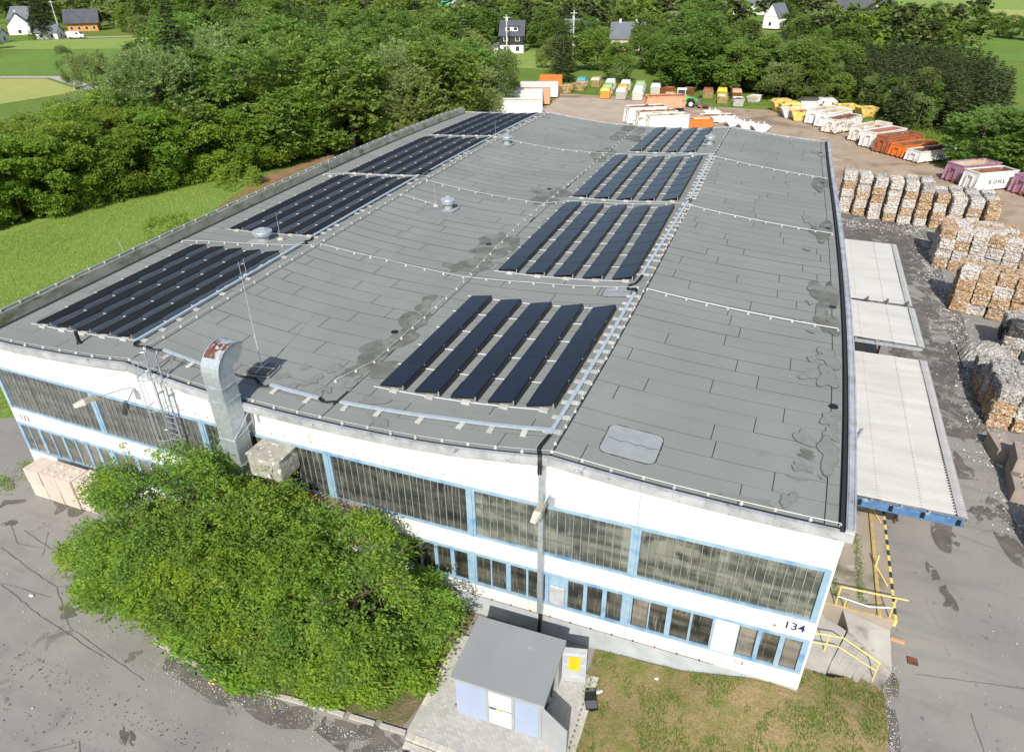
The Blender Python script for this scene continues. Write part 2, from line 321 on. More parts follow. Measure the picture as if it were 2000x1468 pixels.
M['crack'] = mat('tar_joint', (.13, .125, .117), .9)
def crack(pts, w=.017, dz=-.014):
    mb = MB(); P = []
    for a, b in zip(pts[:-1], pts[1:]):
        n = max(2, int(math.dist(a, b)/.25))
        for i in range(n): P.append((lerp(a[0], b[0], i/n)+rng.uniform(-.025, .025), lerp(a[1], b[1], i/n)+rng.uniform(-.025, .025)))
    P.append(pts[-1]); L_ = []; Rr = []
    for i, p in enumerate(P):
        q = P[min(i+1, len(P)-1)]; o_ = P[max(i-1, 0)]; dx, dy = q[0]-o_[0], q[1]-o_[1]; l = math.hypot(dx, dy) or 1; ww = w*rng.uniform(.35, 1)
        L_.append((p[0]-dy/l*ww, p[1]+dx/l*ww, gz(*p)+dz)); Rr.append((p[0]+dy/l*ww, p[1]-dx/l*ww, gz(*p)+dz))
    n = len(P); mb.v = L_+Rr; mb.f = [(i, n+i, n+i+1, i+1) for i in range(n-1)]
    mk('road_crack', mb, M['crack'], kind='structure')
for c in [[(3.9, -4.6), (7.1, -5.2), (8.0, -5.3), (10, -6.5), (14.2, -7.1)], [(5.8, -6.0), (8.2, -5.75)], [(5.85, -6.05), (8.9, -6.6), (12.2, -6.95)], [(8.0, -5.3), (9.4, -4.4)], [(5, -3.2), (6, -4.3)],
          [(39.9, 3.0), (43.4, 3.7), (50, 4.4)], [(40.1, 12.2), (44.6, 10.8), (46, 10.6)], [(41.2, 18.8), (44.6, 18.2)], [(41.4, 24.5), (45, 24)], [(42.7, 12), (42.9, 22), (43.2, 32)], [(41.6, 33), (45, 32.6)],
          [(41.5, 2), (41.8, -1), (41.6, -3)], [(11, -12), (14, -9.6), (15, -10.3)], [(2.7, -3.3), (4.4, -4.2), (5.6, -4.0)], [(3.9, -3.5), (6, -3.9)]]:
    crack(c)

WXV = [0.30265, -0.17309, -0.35899, -4.04933, -0.22843, 2.75543, 10.67437, -5.93902, -3.92093, 0.52085]
WYV = [0.02901, -0.49361, 0.57391, 1.29697, 1.16971, -0.86619, 1.21889, 1.03415, -3.79545, -2.13447]
# ---------------------------------------------------------------- the hall
WX = WXV; WY = WYV
def wp(u, v):
    a, b = u/36., v/54.; B = (1, a, a*a, b, b*b, b*b*b, a*b, a*b*b, a*a*b, a*a*b*b)
    return u+sum(p*q for p, q in zip(B, WX)), v+sum(p*q for p, q in zip(B, WY))
def zroof(u):
    if u < 9: return 7.22+.45*max(u, 0)**2.2/9**2.2
    if u < 27: return 6.98+.69*abs((u-18)/9)**2.3
    return 7.25+.42*max((36-u)/9, 0)**2.2
def RP(u, v, h=0):
    x, y = wp(u, v); return Vector((x, y, zroof(u)+h))
def zo(u): return .33*((u-20.5)/18.5)**2*(1 if u > 20.5 else .75)-.12
def FP(u, y, z):                       # facade point: slight settlement of the old slab
    x, _ = wp(u, 0); w = 1-sstep(5.6, 6.9, z); w *= sstep(-.4, .8, z); return (x, y, z+zo(u)*w)
hall = thing('factory_hall', 'long white and pale blue factory hall with a grey felted double-ridged roof', 'factory hall', (18, 27, 0))
HI = Matrix.Translation((-18, -27, 0))
def hp(name, mb, m, parent=None, **k):       # part of the hall in world coordinates
    o = mk(name, mb, m, **k); o.parent = parent or hall
    if not parent: o.matrix_parent_inverse = HI
    return o
# roof deck with the dark bitumen showing in the joints
US = [-.15+36.3*i/72 for i in range(73)]; US[0] = -.15; US[-1] = 36.15
VS = [-.22]+[i*54.0/27 for i in range(1, 27)]+[54.0]
mb = MB()
for v in VS:
    for u in US: mb.v.append(tuple(RP(u, v, 0)))
nu = len(US)
for j in range(len(VS)-1):
    for i in range(nu-1): q = j*nu+i; mb.f.append((q, q+1, q+nu+1, q+nu))
n0 = len(mb.v)
for v in VS:
    for u in US: mb.v.append(tuple(RP(u, v, -.22)))
for i in range(nu-1):
    mb.f.append((i, n0+i, n0+i+1, i+1)); a = (len(VS)-1)*nu+i; mb.f.append((a, a+1, n0+a+1, n0+a))
for j in range(len(VS)-1):
    a = j*nu; mb.f.append((a, a+nu, n0+a+nu, n0+a)); a += nu-1; mb.f.append((a, n0+a, n0+a+nu, a+nu))
for j in range(len(VS)-1):
    for i in range(nu-1): q = n0+j*nu+i; mb.f.append((q, q+nu, q+nu+1, q+1))
roof = hp('roof', mb, M['seam'])
def feltmat():
    m = mat('grey_roofing_felt', (.222, .234, .219), .95, (.203, .214, .200), .35, islrand=.055, bump=.3, bscale=45, spec=.12, stain=[((.18, .186, .176), .8, .62, .85), ((.27, .275, .26), 3.5, .66, .85)])
    return m
M['felt'] = feltmat()
M['feltpatch'] = mat('new_felt_patch', (.29, .31, .31), .9, (.25, .27, .27), 2, spec=.15)
M['damp'] = mat('damp_roof_silt', (.145, .147, .127), .85, (.105, .107, .093), 1.8, bump=.2, stain=[((.185, .19, .165), 1.1, .5, .6)])
M['dampring'] = mat('damp_ring', (.10, .104, .095), .85, (.16, .165, .155), 2.5)
M['damplight'] = mat('dried_silt', (.205, .212, .195), .9, (.18, .186, .17), 2.2)
for k_ in ('damp', 'dampring', 'damplight'): alphanoise(M[k_], 1.7, .30, .37)
def felt_piece(mb, u0, u1, v0, v1, h):
    n = max(2, int((u1-u0)/.8)); b = len(mb.v)
    for i in range(n+1):
        u = lerp(u0, u1, i/n); mb.v.append(tuple(RP(u, v0, h))); mb.v.append(tuple(RP(u, v1, h)))
    for i in range(n): q = b+2*i; mb.f.append((q, q+2, q+3, q+1))
    for i in range(n+1):
        u = lerp(u0, u1, i/n); mb.v.append(tuple(RP(u, v0, h-.012)))
    for i in range(n): q = b+2*i; k = b+2*(n+1)+i; mb.f.append((q, k, k+1, q+2))
rest = MB(); cnt = 0
for si, (a, b) in enumerate([(.35, 8.97), (9.0, 17.985), (18.0, 26.97), (27.01, 35.37)]):
    v = .02; row = 0
    while v < 53.6:
        g_ = .026+.005*rng.random()+min(.045, .0022*v)
        st = a-rng.choice([0.2, .9, 2.1, 3.0, 4.1])-(row % 2)*.2; u = st
        while u < b-.05:
            u0, u1 = max(u, a), min(u+5.0, b)
            if u1-u0 > .25:
                jit = rng.uniform(-.012, .012)
                if v < 26 and si in (1, 2, 3) or (v < 3 and si == 0):
                    m_ = MB(); felt_piece(m_, u0+.015, u1-.015, v+g_/2+jit, v+1.0-g_/2+jit*.5, .014+.004*rng.random()); hp('roofing_sheet', m_, M['felt'], roof); cnt += 1
                else: felt_piece(rest, u0+.014, u1-.014, v+g_/2, v+1.0-g_/2, .014)
            u += 5.0
        v += 1.0; row += 1
hp('roofing_sheets', rest, M['felt'], roof, kind='stuff')
for a, b in ((.2, .33),):
    pass
# felt strip running up the right-hand upstand
mb = MB()
for i in range(54):
    mb.poly([RP(35.39, i, .02), RP(35.74, i, .03), RP(35.74, i+.985, .03), RP(35.39, i+.985, .02)])
hp('edge_felt_strip', mb, M['felt'], roof)
def rblob(name, c, r, ax, rot, m, h, rough=.3, n=30):
    ph = [rng.uniform(0, 6.28) for _ in range(5)]; mb = MB(); mb.v.append(tuple(RP(c[0], c[1], h)))
    K = 4
    for k in range(1, K+1):
        for i in range(n):
            t = 2*math.pi*i/n; q = 1+sum(rough/(j+1)**.8*math.sin((j+2)*t+ph[j]) for j in range(5)); rr = r*q*k/K
            x, y = rr*math.cos(t), rr*ax*math.sin(t); mb.v.append(tuple(RP(min(c[0]+x*math.cos(rot)-y*math.sin(rot), 35.72), c[1]+x*math.sin(rot)+y*math.cos(rot), h)))
    mb.f = [(0, 1+i, 1+(i+1) % n) for i in range(n)]
    for k in range(K-1):
        for i in range(n): a, b = 1+k*n+i, 1+k*n+(i+1) % n; mb.f.append((a, a+n, b+n, b))
    return hp(name, mb, m, roof), ph
hh = [.024]
def puddle(c, r, ax=1., rot=0., rough=.35, inner='damp'):
    st = rng.getstate(); hh[0] += .0006
    rblob('damp_ring', c, r*1.07, ax, rot, M['dampring'], hh[0], rough); rng.setstate(st); hh[0] += .0006
    rblob('damp_patch', c, r, ax, rot, M[inner], hh[0], rough)
for p in [((17.6, 7.6), .62, 2.0, -.1), ((17.5, 5.6), .5, 2.3, -.3), ((17.9, 4.0), .75, 1.3, .2), ((17.2, 9.9), .4, 1.8, .3), ((17.5, 19.3), .8, 1.5, .2), ((17.3, 17.4), .7, 1.6, .1), ((17.5, 15.6), .6, 1.8, -.2), ((16.9, 14.6), .6, .9, -.1),
          ((17.5, 29.5), .8, 1.5, .2), ((17.3, 27.6), .6, 1.8, -.2), ((17.8, 41.6), 1.0, 1.4, .2), ((18.0, 50.2), 1.5, 1.5, .2)]:
    puddle(p[0], p[1]*1.08, p[2], p[3], .38)
for p in [((14.9, 2.0), .28, .7), ((15.3, 2.9), .2, .8), ((16.2, 2.2), .25, 1.4), ((16.6, 3.2), .3, 1.3), ((15.6, 1.5), .3, .6), ((17, 1.6), .35, .8), ((16.4, 1.1), .3, .6), ((19.3, 1.7), .42, .7), ((20.2, .6), .5, .35), ((17.7, 2.6), .3, 1.2)]:
    puddle((p[0][0], p[0][1]), p[1], p[2], rng.uniform(-.3, .3), .35, 'damplight')
puddle((18.1, 50.4), .8, 1.2, 0, .2, 'damplight')
for c, r, ax, k in [((35.3, 48.6), .45, 2, 0), ((35.15, 38.6), .55, 3.2, 1), ((35.1, 27.2), .55, 3, 1), ((34.3, 29), .3, 3, 0), ((35.1, 17.4), .5, 3.4, 1), ((35.1, 14.3), .45, 3, 1), ((35.2, 10.6), .45, 1.5, 0), ((35.2, 8.9), .42, 1.6, 0), ((34.6, 8.9), .3, 1.5, 0),
                    ((35.4, 5.9), .32, 1.6, 0), ((35.4, 4.9), .28, 1.3, 0), ((35.35, 3.6), .36, 2.1, 0), ((34.55, 4.2), .25, 1.8, 0), ((34.7, 3.3), .28, .7, .4), ((34.45, 2.55), .17, 1.3, 0), ((34.72, 2.5), .17, 1.1, 0), ((34.5, 1.9), .2, .5, 0), ((34.3, .7), .2, 1.6, 0), ((33.2, .25), .55, .3, 0),
                    ((35.2, 2.2), .1, .8, 0), ((34.6, 10.2), .16, 1.4, 0), ((34.5, 12.8), .14, .9, 0), ((34.4, 16), .14, 1.6, 0), ((34.4, 17.8), .15, 1.4, 0), ((34.2, 23.5), .15, 2, 0), ((33.9, 13.8), .2, .4, 0)]:
    puddle(c, r, ax, rng.uniform(-.15, .15), .33, 'damp' if k else 'damplight')
# roof drains
for c in [(35.45, 6.75), (35.4, 15.9), (35.35, 27.9), (35.3, 38.8), (35.3, 49.0), (17.2, 6.9), (17.0, 18.4), (16.9, 30.2), (17.3, 42.2), (17.6, 51.2)]:
    p = RP(*c, .03); mb = MB().lathe([(.17, 0), (.16, .03), (.08, .04)], 14, tuple(p)); hp('roof_drain', mb, M['black'], roof)
# repair patches with a tarred outline
def patch(u0, u1, v0, v1, rc=.25):
    def outline(g, h):
        P = []
        for (cu, cv, a0) in ((u1-rc, v1-rc, 0), (u0+rc, v1-rc, 90), (u0+rc, v0+rc, 180), (u1-rc, v0+rc, 270)):
            for k in range(5): t = R_(a0+k*22.5); P.append((cu+(rc+g)*math.cos(t), cv+(rc+g)*math.sin(t)))
        out = []
        for a, b in zip(P, P[1:]+P[:1]):
            n = max(1, int(math.dist(a, b)/.12))
            for i in range(n): out.append((lerp(a[0], b[0], i/n)+(rng.uniform(-.018, .022) if g else 0), lerp(a[1], b[1], i/n)+(rng.uniform(-.018, .022) if g else 0)))
        return out
    for g, m_, nm, h in ((.035, M['seam'], 'tar_outline', .034), (0, M['feltpatch'], 'felt_patch', .038)):
        P = outline(g, h); cu, cv = (u0+u1)/2, (v0+v1)/2; mb = MB(); n = len(P); mb.v.append(tuple(RP(cu, cv, h)))
        for k in (1/3, 2/3, 1): mb.v += [tuple(RP(lerp(cu, p[0], k), lerp(cv, p[1], k), h)) for p in P]
        mb.f = [(0, 1+i, 1+(i+1) % n) for i in range(n)]
        for k in range(2): mb.f += [(1+k*n+i, 1+k*n+n+i, 1+k*n+n+(i+1) % n, 1+k*n+(i+1) % n) for i in range(n)]
        hp(nm, mb, m_, roof)
    mb = MB(); v = (v0+v1)/2
    L_ = [(lerp(u0+.1, u1-.02, i/16), v+.04*math.sin(i*1.3)) for i in range(17)]
    for a, b in zip(L_[:-1], L_[1:]): mb.poly([RP(a[0], a[1]-.012, .043), RP(b[0], b[1]-.012, .043), RP(b[0], b[1]+.012, .043), RP(a[0], a[1]+.012, .043)])
    hp('patch_seam', mb, M['seam'], roof)
patch(28.3, 30.15, .85, 2.5); patch(25.05, 26.35, 12.9, 14.05, .2)
# front and back edge trim, cut in lengths
for k in range(36):
    for yy, nm in ((-.25, 0), (54.02, 1)):
        mb = MB(); n = 4
        for i in range(n):
            u0, u1 = k+i/n-.0+(.006 if i == 0 else 0)+(-.15 if (k == 0 and i == 0) else 0), k+(i+1)/n+(.15 if (k == 35 and i == n-1) else 0)
            y0, y1 = (yy-.03, yy+.11) if nm == 0 else (yy-.1, yy+.04)
            P = []
            for h in (-.24, .075):
                a = RP(u0, 0 if nm == 0 else 54, h); b = RP(u1, 0 if nm == 0 else 54, h); oy = -54 if nm else 0
                P += [(a.x, a.y+y0+oy, a.z), (b.x, b.y+y0+oy, b.z), (b.x, b.y+y1+oy, b.z), (a.x, a.y+y1+oy, a.z)]
            mb.hexa(P)
        hp('roof_edge_trim', mb, M['flash'])
# right eave: dark upstand and zinc gutter with clips
for k in range(27):
    mb = MB()
    a0, a1 = 2*k-(.25 if k == 0 else 0), 2*k+1.99
    def S8(u0, u1, h0, h1): return [RP(u0, a0, h0), RP(u1, a0, h0), RP(u1, a1, h0), RP(u0, a1, h0), RP(u0, a0, h1), RP(u1, a0, h1), RP(u1, a1, h1), RP(u0, a1, h1)]
    mb.hexa(S8(35.80, 35.93, -.2, .09)); hp('eave_upstand', mb, M['seam'])
    mb = MB(); mb.hexa(S8(35.935, 36.2, -.28, .19)); mb.hexa(S8(35.97, 36.0, .19, .22)); mb.hexa(S8(36.14, 36.18, .19, .22)); hp('eave_gutter', mb, M['flash'])
# left eave: mossy concrete parapet blocks with a rail on top
for k in range(36):
    mb = MB(); a0, a1 = 1.5*k+(-.22 if k == 0 else .012), 1.5*k+1.49; j = rng.uniform(-.015, .015)
    mb.hexa([RP(-.42+j, a0, -.4), RP(.12+j, a0, -.1), RP(.12+j, a1, -.1), RP(-.42+j, a1, -.4), RP(-.38+j, a0, .50), RP(-.02+j, a0, .46), RP(-.02+j, a1, .46), RP(-.38+j, a1, .50)])
    hp('parapet_block', mb, M['mossconc'])
mb = MB().tube([RP(-.22, v, .56) for v in range(0, 55, 2)], .035, 6); hp('parapet_rail', mb, M['galv'])
for i in range(54):
    p = RP(-.2, i+.4, .54); hp('rail_clip', MB().box(p.x-.07, p.x+.07, p.y-.04, p.y+.04, p.z-.05, p.z+.05), M['block'])
# side walls
def wall_quad(mb, pts): mb.poly(pts)
mb = MB()
for i in range(18):
    a, b = wp(35.98, 3*i), wp(35.98, 3*i+3); c, d_ = wp(35.7, 3*i), wp(35.7, 3*i+3)
    mb.hexa([(c[0], c[1]+.14, -1.1), (a[0], a[1]+.14, -1.1), (b[0], b[1]+.14, -1.1), (d_[0], d_[1]+.14, -1.1), (c[0], c[1]+.14, 7.04), (a[0], a[1]+.14, 7.04), (b[0], b[1]+.14, 7.04), (d_[0], d_[1]+.14, 7.04)])
hp('right_wall', mb, M['white'])
mb = MB()
for i in range(18):
    a, b = wp(0.02, 3*i), wp(0.02, 3*i+3); c, d_ = wp(.3, 3*i), wp(.3, 3*i+3)
    mb.hexa([(a[0], a[1]+.14, -1.1), (c[0], c[1]+.14, -1.1), (d_[0], d_[1]+.14, -1.1), (b[0], b[1]+.14, -1.1), (a[0], a[1]+.14, 7.0), (c[0], c[1]+.14, 7.0), (d_[0], d_[1]+.14, 7.0), (b[0], b[1]+.14, 7.0)])
hp('left_wall', mb, M['white'])
mb = MB()
for i in range(36):
    a = RP(i, 53.8, -.25); b = RP(i+1, 53.8, -.25); mb.hexa([(a.x, a.y-.2, -1), (b.x, b.y-.2, -1), (b.x, b.y, -1), (a.x, a.y, -1), (a.x, a.y-.2, a.z), (b.x, b.y-.2, b.z), (b.x, b.y, b.z), (a.x, a.y, a.z)])
hp('rear_wall', mb, M['white'])
# front wall: slabs per 3 m and 6 m bay, standing with open joints
def fslab(name, u0, u1, z0, z1, y0, y1, m, top=None, n=1, parent=None):
    mb = MB()
    for i in range(n):
        a, b = lerp(u0, u1, i/n), lerp(u0, u1, (i+1)/n)
        ta = FP(a, 0, z1) if not top else (wp(a, 0)[0], 0, zroof(a)+top); tb = FP(b, 0, z1) if not top else (wp(b, 0)[0], 0, zroof(b)+top)
        p, q = FP(a, 0, z0), FP(b, 0, z0)
        mb.hexa([(p[0], y0, p[2]), (q[0], y0, q[2]), (q[0], y1, q[2]), (p[0], y1, p[2]), (ta[0], y0, ta[2]), (tb[0], y0, tb[2]), (tb[0], y1, tb[2]), (ta[0], y1, ta[2])])
    return hp(name, mb, m, parent)
for k in range(6):
    u = 6*k
    fslab('fascia_panel', u+.008, u+5.992, 5.62, 0, -.0, .14, M['white'], top=-.52, n=8)
    fslab('parapet_render', u+.008, u+5.992, 5.62, 0, -.05, .14, M['oldwhite'] if k in (0, 2, 3) else M['white'], top=-.24, n=8) if False else None
    fslab('spandrel_panel', u+.008, u+5.992, 2.50, 3.33, -.0, .14, M['white'], n=4)
    fslab('sill_panel', u+.008, u+5.992, .16, .86, -.0, .14, M['white'], n=4)
    fslab('plinth', u, u+6, -1.15, .15, .03, .14, M['plinth'], n=3)
# render strip under the roof edge, flaking on the middle bays
for k in range(12):
    u = 3*k; mb = MB(); n = 6
    for i in range(n):
        a, b = u+3*i/n, u+3*(i+1)/n; A, B = RP(a, 0), RP(b, 0)
        mb.hexa([(A.x, -.05, A.z-.515), (B.x, -.05, B.z-.515), (B.x, .14, B.z-.515), (A.x, .14, A.z-.515), (A.x, -.05, A.z-.245), (B.x, -.05, B.z-.245), (B.x, .14, B.z-.245), (A.x, .14, A.z-.245)])
    hp('render_strip', mb, M['oldwhite'] if k in (0, 5, 6, 7) else M['white'])
# pillars and frames
fcorner = fslab('corner_pillar', 35.86, 36.0, .16, 7.0, -.015, .14, M['white'])
fslab('corner_pillar', 0, .12, .16, 6.9, -.015, .14, M['white'])
def glassmat(name, a, b_, c):
    m = bpy.data.materials.new(name); m.use_nodes = True; N, L = nt(m); bb = N['Principled BSDF']; bb.inputs['Roughness'].default_value = .18; bb.inputs['Specular IOR Level'].default_value = .55
    tc = N.new('ShaderNodeTexCoord'); mp = N.new('ShaderNodeMapping'); mp.inputs['Scale'].default_value = (.25, 1, 2.2); L.new(tc.outputs['Object'], mp.inputs[0])
    def nz(s, lo, hi, vec):
        n = N.new('ShaderNodeTexNoise'); n.inputs['Scale'].default_value = s; n.inputs['Detail'].default_value = 5; L.new(vec, n.inputs['Vector'])
        r = N.new('ShaderNodeMapRange'); r.inputs[1].default_value = lo; r.inputs[2].default_value = hi; L.new(n.outputs[0], r.inputs[0]); return r.outputs[0]
    def mx(x, y, f):
        q = N.new('ShaderNodeMix'); q.data_type = 'RGBA'
        for s, i in ((x, 6), (y, 7)):
            if isinstance(s, tuple): q.inputs[i].default_value = (*s, 1)
            else: L.new(s, q.inputs[i])
        L.new(f, q.inputs[0]); return q.outputs[2]
    o = mx(a, b_, nz(1.1, .42, .58, mp.outputs[0])); o = mx(o, c, nz(1.6, .52, .70, tc.outputs['Object']))
    mp2 = N.new('ShaderNodeMapping'); mp2.inputs['Scale'].default_value = (9, 1, .7); L.new(tc.outputs['Object'], mp2.inputs[0])
    o = mx(o, (.30, .30, .27), nz(1.5, .55, .85, mp2.outputs[0]))
    oi = N.new('ShaderNodeObjectInfo'); h = N.new('ShaderNodeHueSaturation'); r = N.new('ShaderNodeMapRange'); r.inputs[3].default_value = .8; r.inputs[4].default_value = 1.2
    L.new(oi.outputs['Random'], r.inputs[0]); L.new(r.outputs[0], h.inputs['Value']); L.new(o, h.inputs['Color']); L.new(h.outputs[0], bb.inputs['Base Color'])
    return m
M['chanR'] = glassmat('dirty_channel_glass', (.065, .074, .062), (.19, .195, .16), (.035, .04, .037))
M['chanL'] = glassmat('grey_channel_glass', (.085, .09, .085), (.14, .145, .135), (.05, .055, .052))
M['chanM'] = glassmat('dark_channel_glass', (.035, .04, .036), (.085, .09, .075), (.018, .02, .02))
M['pane'] = glassmat('dark_window_pane', (.03, .032, .028), (.09, .085, .065), (.012, .014, .014))
M['paneL'] = glassmat('dusty_window_pane', (.13, .12, .10), (.20, .18, .15), (.08, .075, .065))
M['rib'] = mat('channel_edge', (.34, .35, .33), .5, (.2, .2, .19), 6)
for k in range(6):
    u = 6*k; l, r = u+.07, u+5.93
    fr = fslab('upper_window', l, r, 5.50, 5.615, -.045, .1, M['blue'], n=4)
    for nm, a, b, z0, z1 in (('frame', l, r, 3.335, 3.42), ('frame', l, l+.10, 3.421, 5.499), ('frame', r-.10, r, 3.421, 5.499)):
        o = fslab(nm, a, b, z0, z1, -.04, .1, M['blue'], n=4, parent=fr)
    n = 20 if k > 2 else 22; w = (r-l-.2)/n; gm = M['chanR'] if k >= 4 else (M['chanM'] if k in (2, 3) else M['chanL'])
    for i in range(n):
        a = l+.1+i*w; p0, p1 = FP(a+.012, 0, 3.425), FP(a+w-.012, 0, 3.425); q0, q1 = FP(a+.012, 0, 5.495), FP(a+w-.012, 0, 5.495); dy = rng.uniform(-.004, .004)
        mb = MB().hexa([(p0[0], .03+dy, p0[2]), (p1[0], .03+dy, p1[2]), (p1[0], .07, p1[2]), (p0[0], .07, p0[2]), (q0[0], .03+dy, q0[2]), (q1[0], .03+dy, q1[2]), (q1[0], .07, q1[2]), (q0[0], .07, q0[2])])
        hp('glass_channel', mb, gm, fr)
        if i:
            mb = MB().hexa([(p0[0]-.022, -.005, p0[2]), (p0[0]-.004, -.005, p0[2]), (p0[0]-.004, .06, p0[2]), (p0[0]-.022, .06, p0[2]), (q0[0]-.022, -.005, q0[2]), (q0[0]-.004, -.005, q0[2]), (q0[0]-.004, .06, q0[2]), (q0[0]-.022, .06, q0[2])])
            hp('channel_rib', mb, M['rib'], fr)
# blue pillars of the upper and lower band, joint covers between them
for k in range(7):
    u = min(max(6*k, .2), 35.8)
    for z0, z1 in ((3.34, 5.61), (.87, 2.49)): fslab('blue_pillar', u-.065, u+.065, z0, z1, -.06, .12, M['blue'])
lower = {}
offs = [(.13, .58), (.76, .58), (1.52, .62), (2.22, .66), (3.02, .66), (3.76, .58), (4.48, .56), (5.2, .56)]
for k in range(6):
    u = 6*k; l, r = u+.07, u+5.93
    fr = fslab('lower_window', l, r, 2.40, 2.495, -.05, .1, M['blue'], n=4)
    fslab('frame', l, r, .865, .96, -.05, .1, M['blue'], n=4, parent=fr)
    edges = [l]+[0]*7+[r]
    xs_ = [u+o_ for o_, w_ in offs]+[r+.03]
    for i, (o_, w_) in enumerate(offs):
        a, b = u+o_, u+o_+w_
        nxt = u+offs[i+1][0] if i < 7 else r
        fslab('mullion', b, nxt, .961, 2.399, -.045, .1, M['blue'], parent=fr)
        if (k, i) == (4, 4):
            fslab('blue_board', a, b, .961, 2.399, -.0, .05, M['blue'], parent=fr)
            fslab('vent_louvre', a+.03, b-.03, .99, 1.95, -.045, -.002, M['galv'], parent=fr)
            for q in range(12): fslab('louvre_blade', a+.05, b-.05, 1.02+q*.077, 1.06+q*.077, -.075, -.046, M['alu'], parent=fr)
        elif (k, i) == (5, 4): fslab('blank_panel', a-.05, b+.05, .93, 2.43, -.062, .05, M['white'], parent=fr)
        else:
            if i == 0: fslab('mullion', l, a, .961, 2.399, -.045, .1, M['blue'], parent=fr)
            fslab('pane', a, b, .961, 2.399, .03, .06, M['paneL'] if k < 2 else M['pane'], parent=fr)
            if k == 5 and i in (0, 5, 7): fslab('curtain', a+.04, b-.04, 1.0, 2.36, .022, .029, M['sacking'] if False else M['paneL'], parent=fr)
# text plates
def text(s, size, m, loc, rot, parent=None, ext=.004, name='lettering', spacing=1.):
    cu = bpy.data.curves.new(name, 'FONT'); cu.body = s; cu.size = size; cu.extrude = ext; cu.align_x = 'CENTER'; cu.align_y = 'CENTER'; cu.space_character = spacing; cu.resolution_u = 3; cu.offset = size*.012
    t = bpy.data.objects.new('t', cu); dg = bpy.context.evaluated_depsgraph_get(); me = bpy.data.meshes.new_from_object(t); me.name = name; me.materials.clear(); me.materials.append(m)
    bpy.data.objects.remove(t); o = ob(name, me, parent, loc=loc); o.rotation_euler = rot
    return o
M['navy'] = mat('navy_paint', (.02, .025, .09), .6)
M['greyink'] = mat('grey_paint', (.10, .10, .11), .6)
M['red'] = mat('red_paint', (.65, .06, .04), .6)
M['orangepaint'] = mat('orange_spot', (.80, .20, .05), .6)
for s, uu, m_ in (('134', 35.36, 'navy'), ('133', .72, 'greyink')):
    p = FP(uu, 0, 2.93 if s == '134' else 2.86)
    pl = hp('number_plate', MB().box(p[0]-.36, p[0]+.36, -.012, -.001, p[2]-.22, p[2]+.22), M['white'])
    t = text(s, .44, M[m_], (p[0]-18, -.018-27, p[2]), (R_(90), 0, 0), hall, .003)
p = FP(34.78, 0, 2.78); hp('orange_spot', MB().tube([(p[0], -.012, p[2]), (p[0], -.001, p[2])], .055, 12), M['orangepaint'])
p = FP(34.0, 0, .62); hp('warning_plate', MB().box(p[0]-.17, p[0]+.12, -.012, -.001, p[2]-.07, p[2]+.07), M['white'])
hp('warning_border', MB().box(p[0]-.17, p[0]+.12, -.016, -.0125, p[2]+.055, p[2]+.072).box(p[0]-.17, p[0]+.12, -.016, -.0125, p[2]-.072, p[2]-.055).box(p[0]-.17, p[0]-.153, -.016, -.0125, p[2]-.05, p[2]+.05).box(p[0]+.07, p[0]+.12, -.016, -.0125, p[2]-.05, p[2]+.05), M['red'])
hp('brick_scar', MB().poly([(34.9, -.056, 6.93), (35.08, -.056, 6.9), (35.2, -.056, 6.95), (35.12, -.056, 7.02), (35.0, -.056, 7.01)]), M['redbrick'])
for u0, w_ in ((16.7, .35), (17.5, .25), (15.9, .2), (2.1, .45)):
    A = RP(u0, 0, -.36); hp('brick_scar', MB().poly([(A.x-w_/2, -.056, A.z-.06), (A.x+w_*.3, -.056, A.z-.1), (A.x+w_/2, -.056, A.z+.02), (A.x, -.056, A.z+.08), (A.x-w_*.6, -.056, A.z+.03)]), M['redbrick'])
# earthing wires along the facade
mb = MB(); mb.tube([FP(u, -.05, 5.85-.05*math.sin(u)) for u in np.arange(11, 27, .5)], .008, 4)
for u in np.arange(11.2, 27, .62): q = FP(u, -.04, 5.85-.05*math.sin(u)); mb.box(q[0]-.02, q[0]+.02, -.05, 0, q[2]-.025, q[2]+.025)
hp('lightning_wire', mb, M['galv'])
mb = MB(); mb.tube([FP(u, -.04, .2) for u in np.arange(22, 33.2, .4)], .009, 4)
for u in np.arange(22.3, 33, .8): q = FP(u, -.04, .2); mb.box(q[0]-.025, q[0]+.025, -.05, .02, q[2]-.03, q[2]+.03)
hp('base_wire', mb, M['rust'])

# ---------------------------------------------------------------- solar arrays
def solmat(name, a, b_, r):
    m = mat(name, a, r, b_, .35, spec=.12, objrand=.18, bump=0); return m
M['cell'] = mat('solar_cells', (.006, .008, .018), .28, (.010, .012, .024), .35, spec=.22, objrand=.2)
M['cellA'] = solmat('solar_cells_matte', (.010, .010, .011), (.017, .017, .017), .6)  # neutral black, matte version of the panel cells for the left arrays
M['deflect'] = mat('wind_deflector_metal', (.085, .105, .13), .5, (.07, .09, .11), 3, metal=.2, objrand=.1)
M['deflectdark'] = mat('dark_deflector', (.02, .022, .025), .4)
M['hookgrey'] = mat('dull_hook_metal', (.22, .23, .24), .6)
pw, pl_ = 1.0, 1.0      # unit panel mesh, fitted by matrix
def unit_panel(nm, mt):
    return MB().box(0, 1, .004, .996, -.035, 0).mesh(nm, mt)
pmC = unit_panel('solar_panel', M['cell']); pmA = unit_panel('solar_panel', M['cellA'])
frm = MB().box(-.004, .012, .002, .998, -.04, .003).box(.988, 1.004, .002, .998, -.04, .003).box(.012, .988, .0, .006, -.04, .003).box(.012, .988, .994, 1.0, -.04, .003).mesh('panel_frame', M['black'])
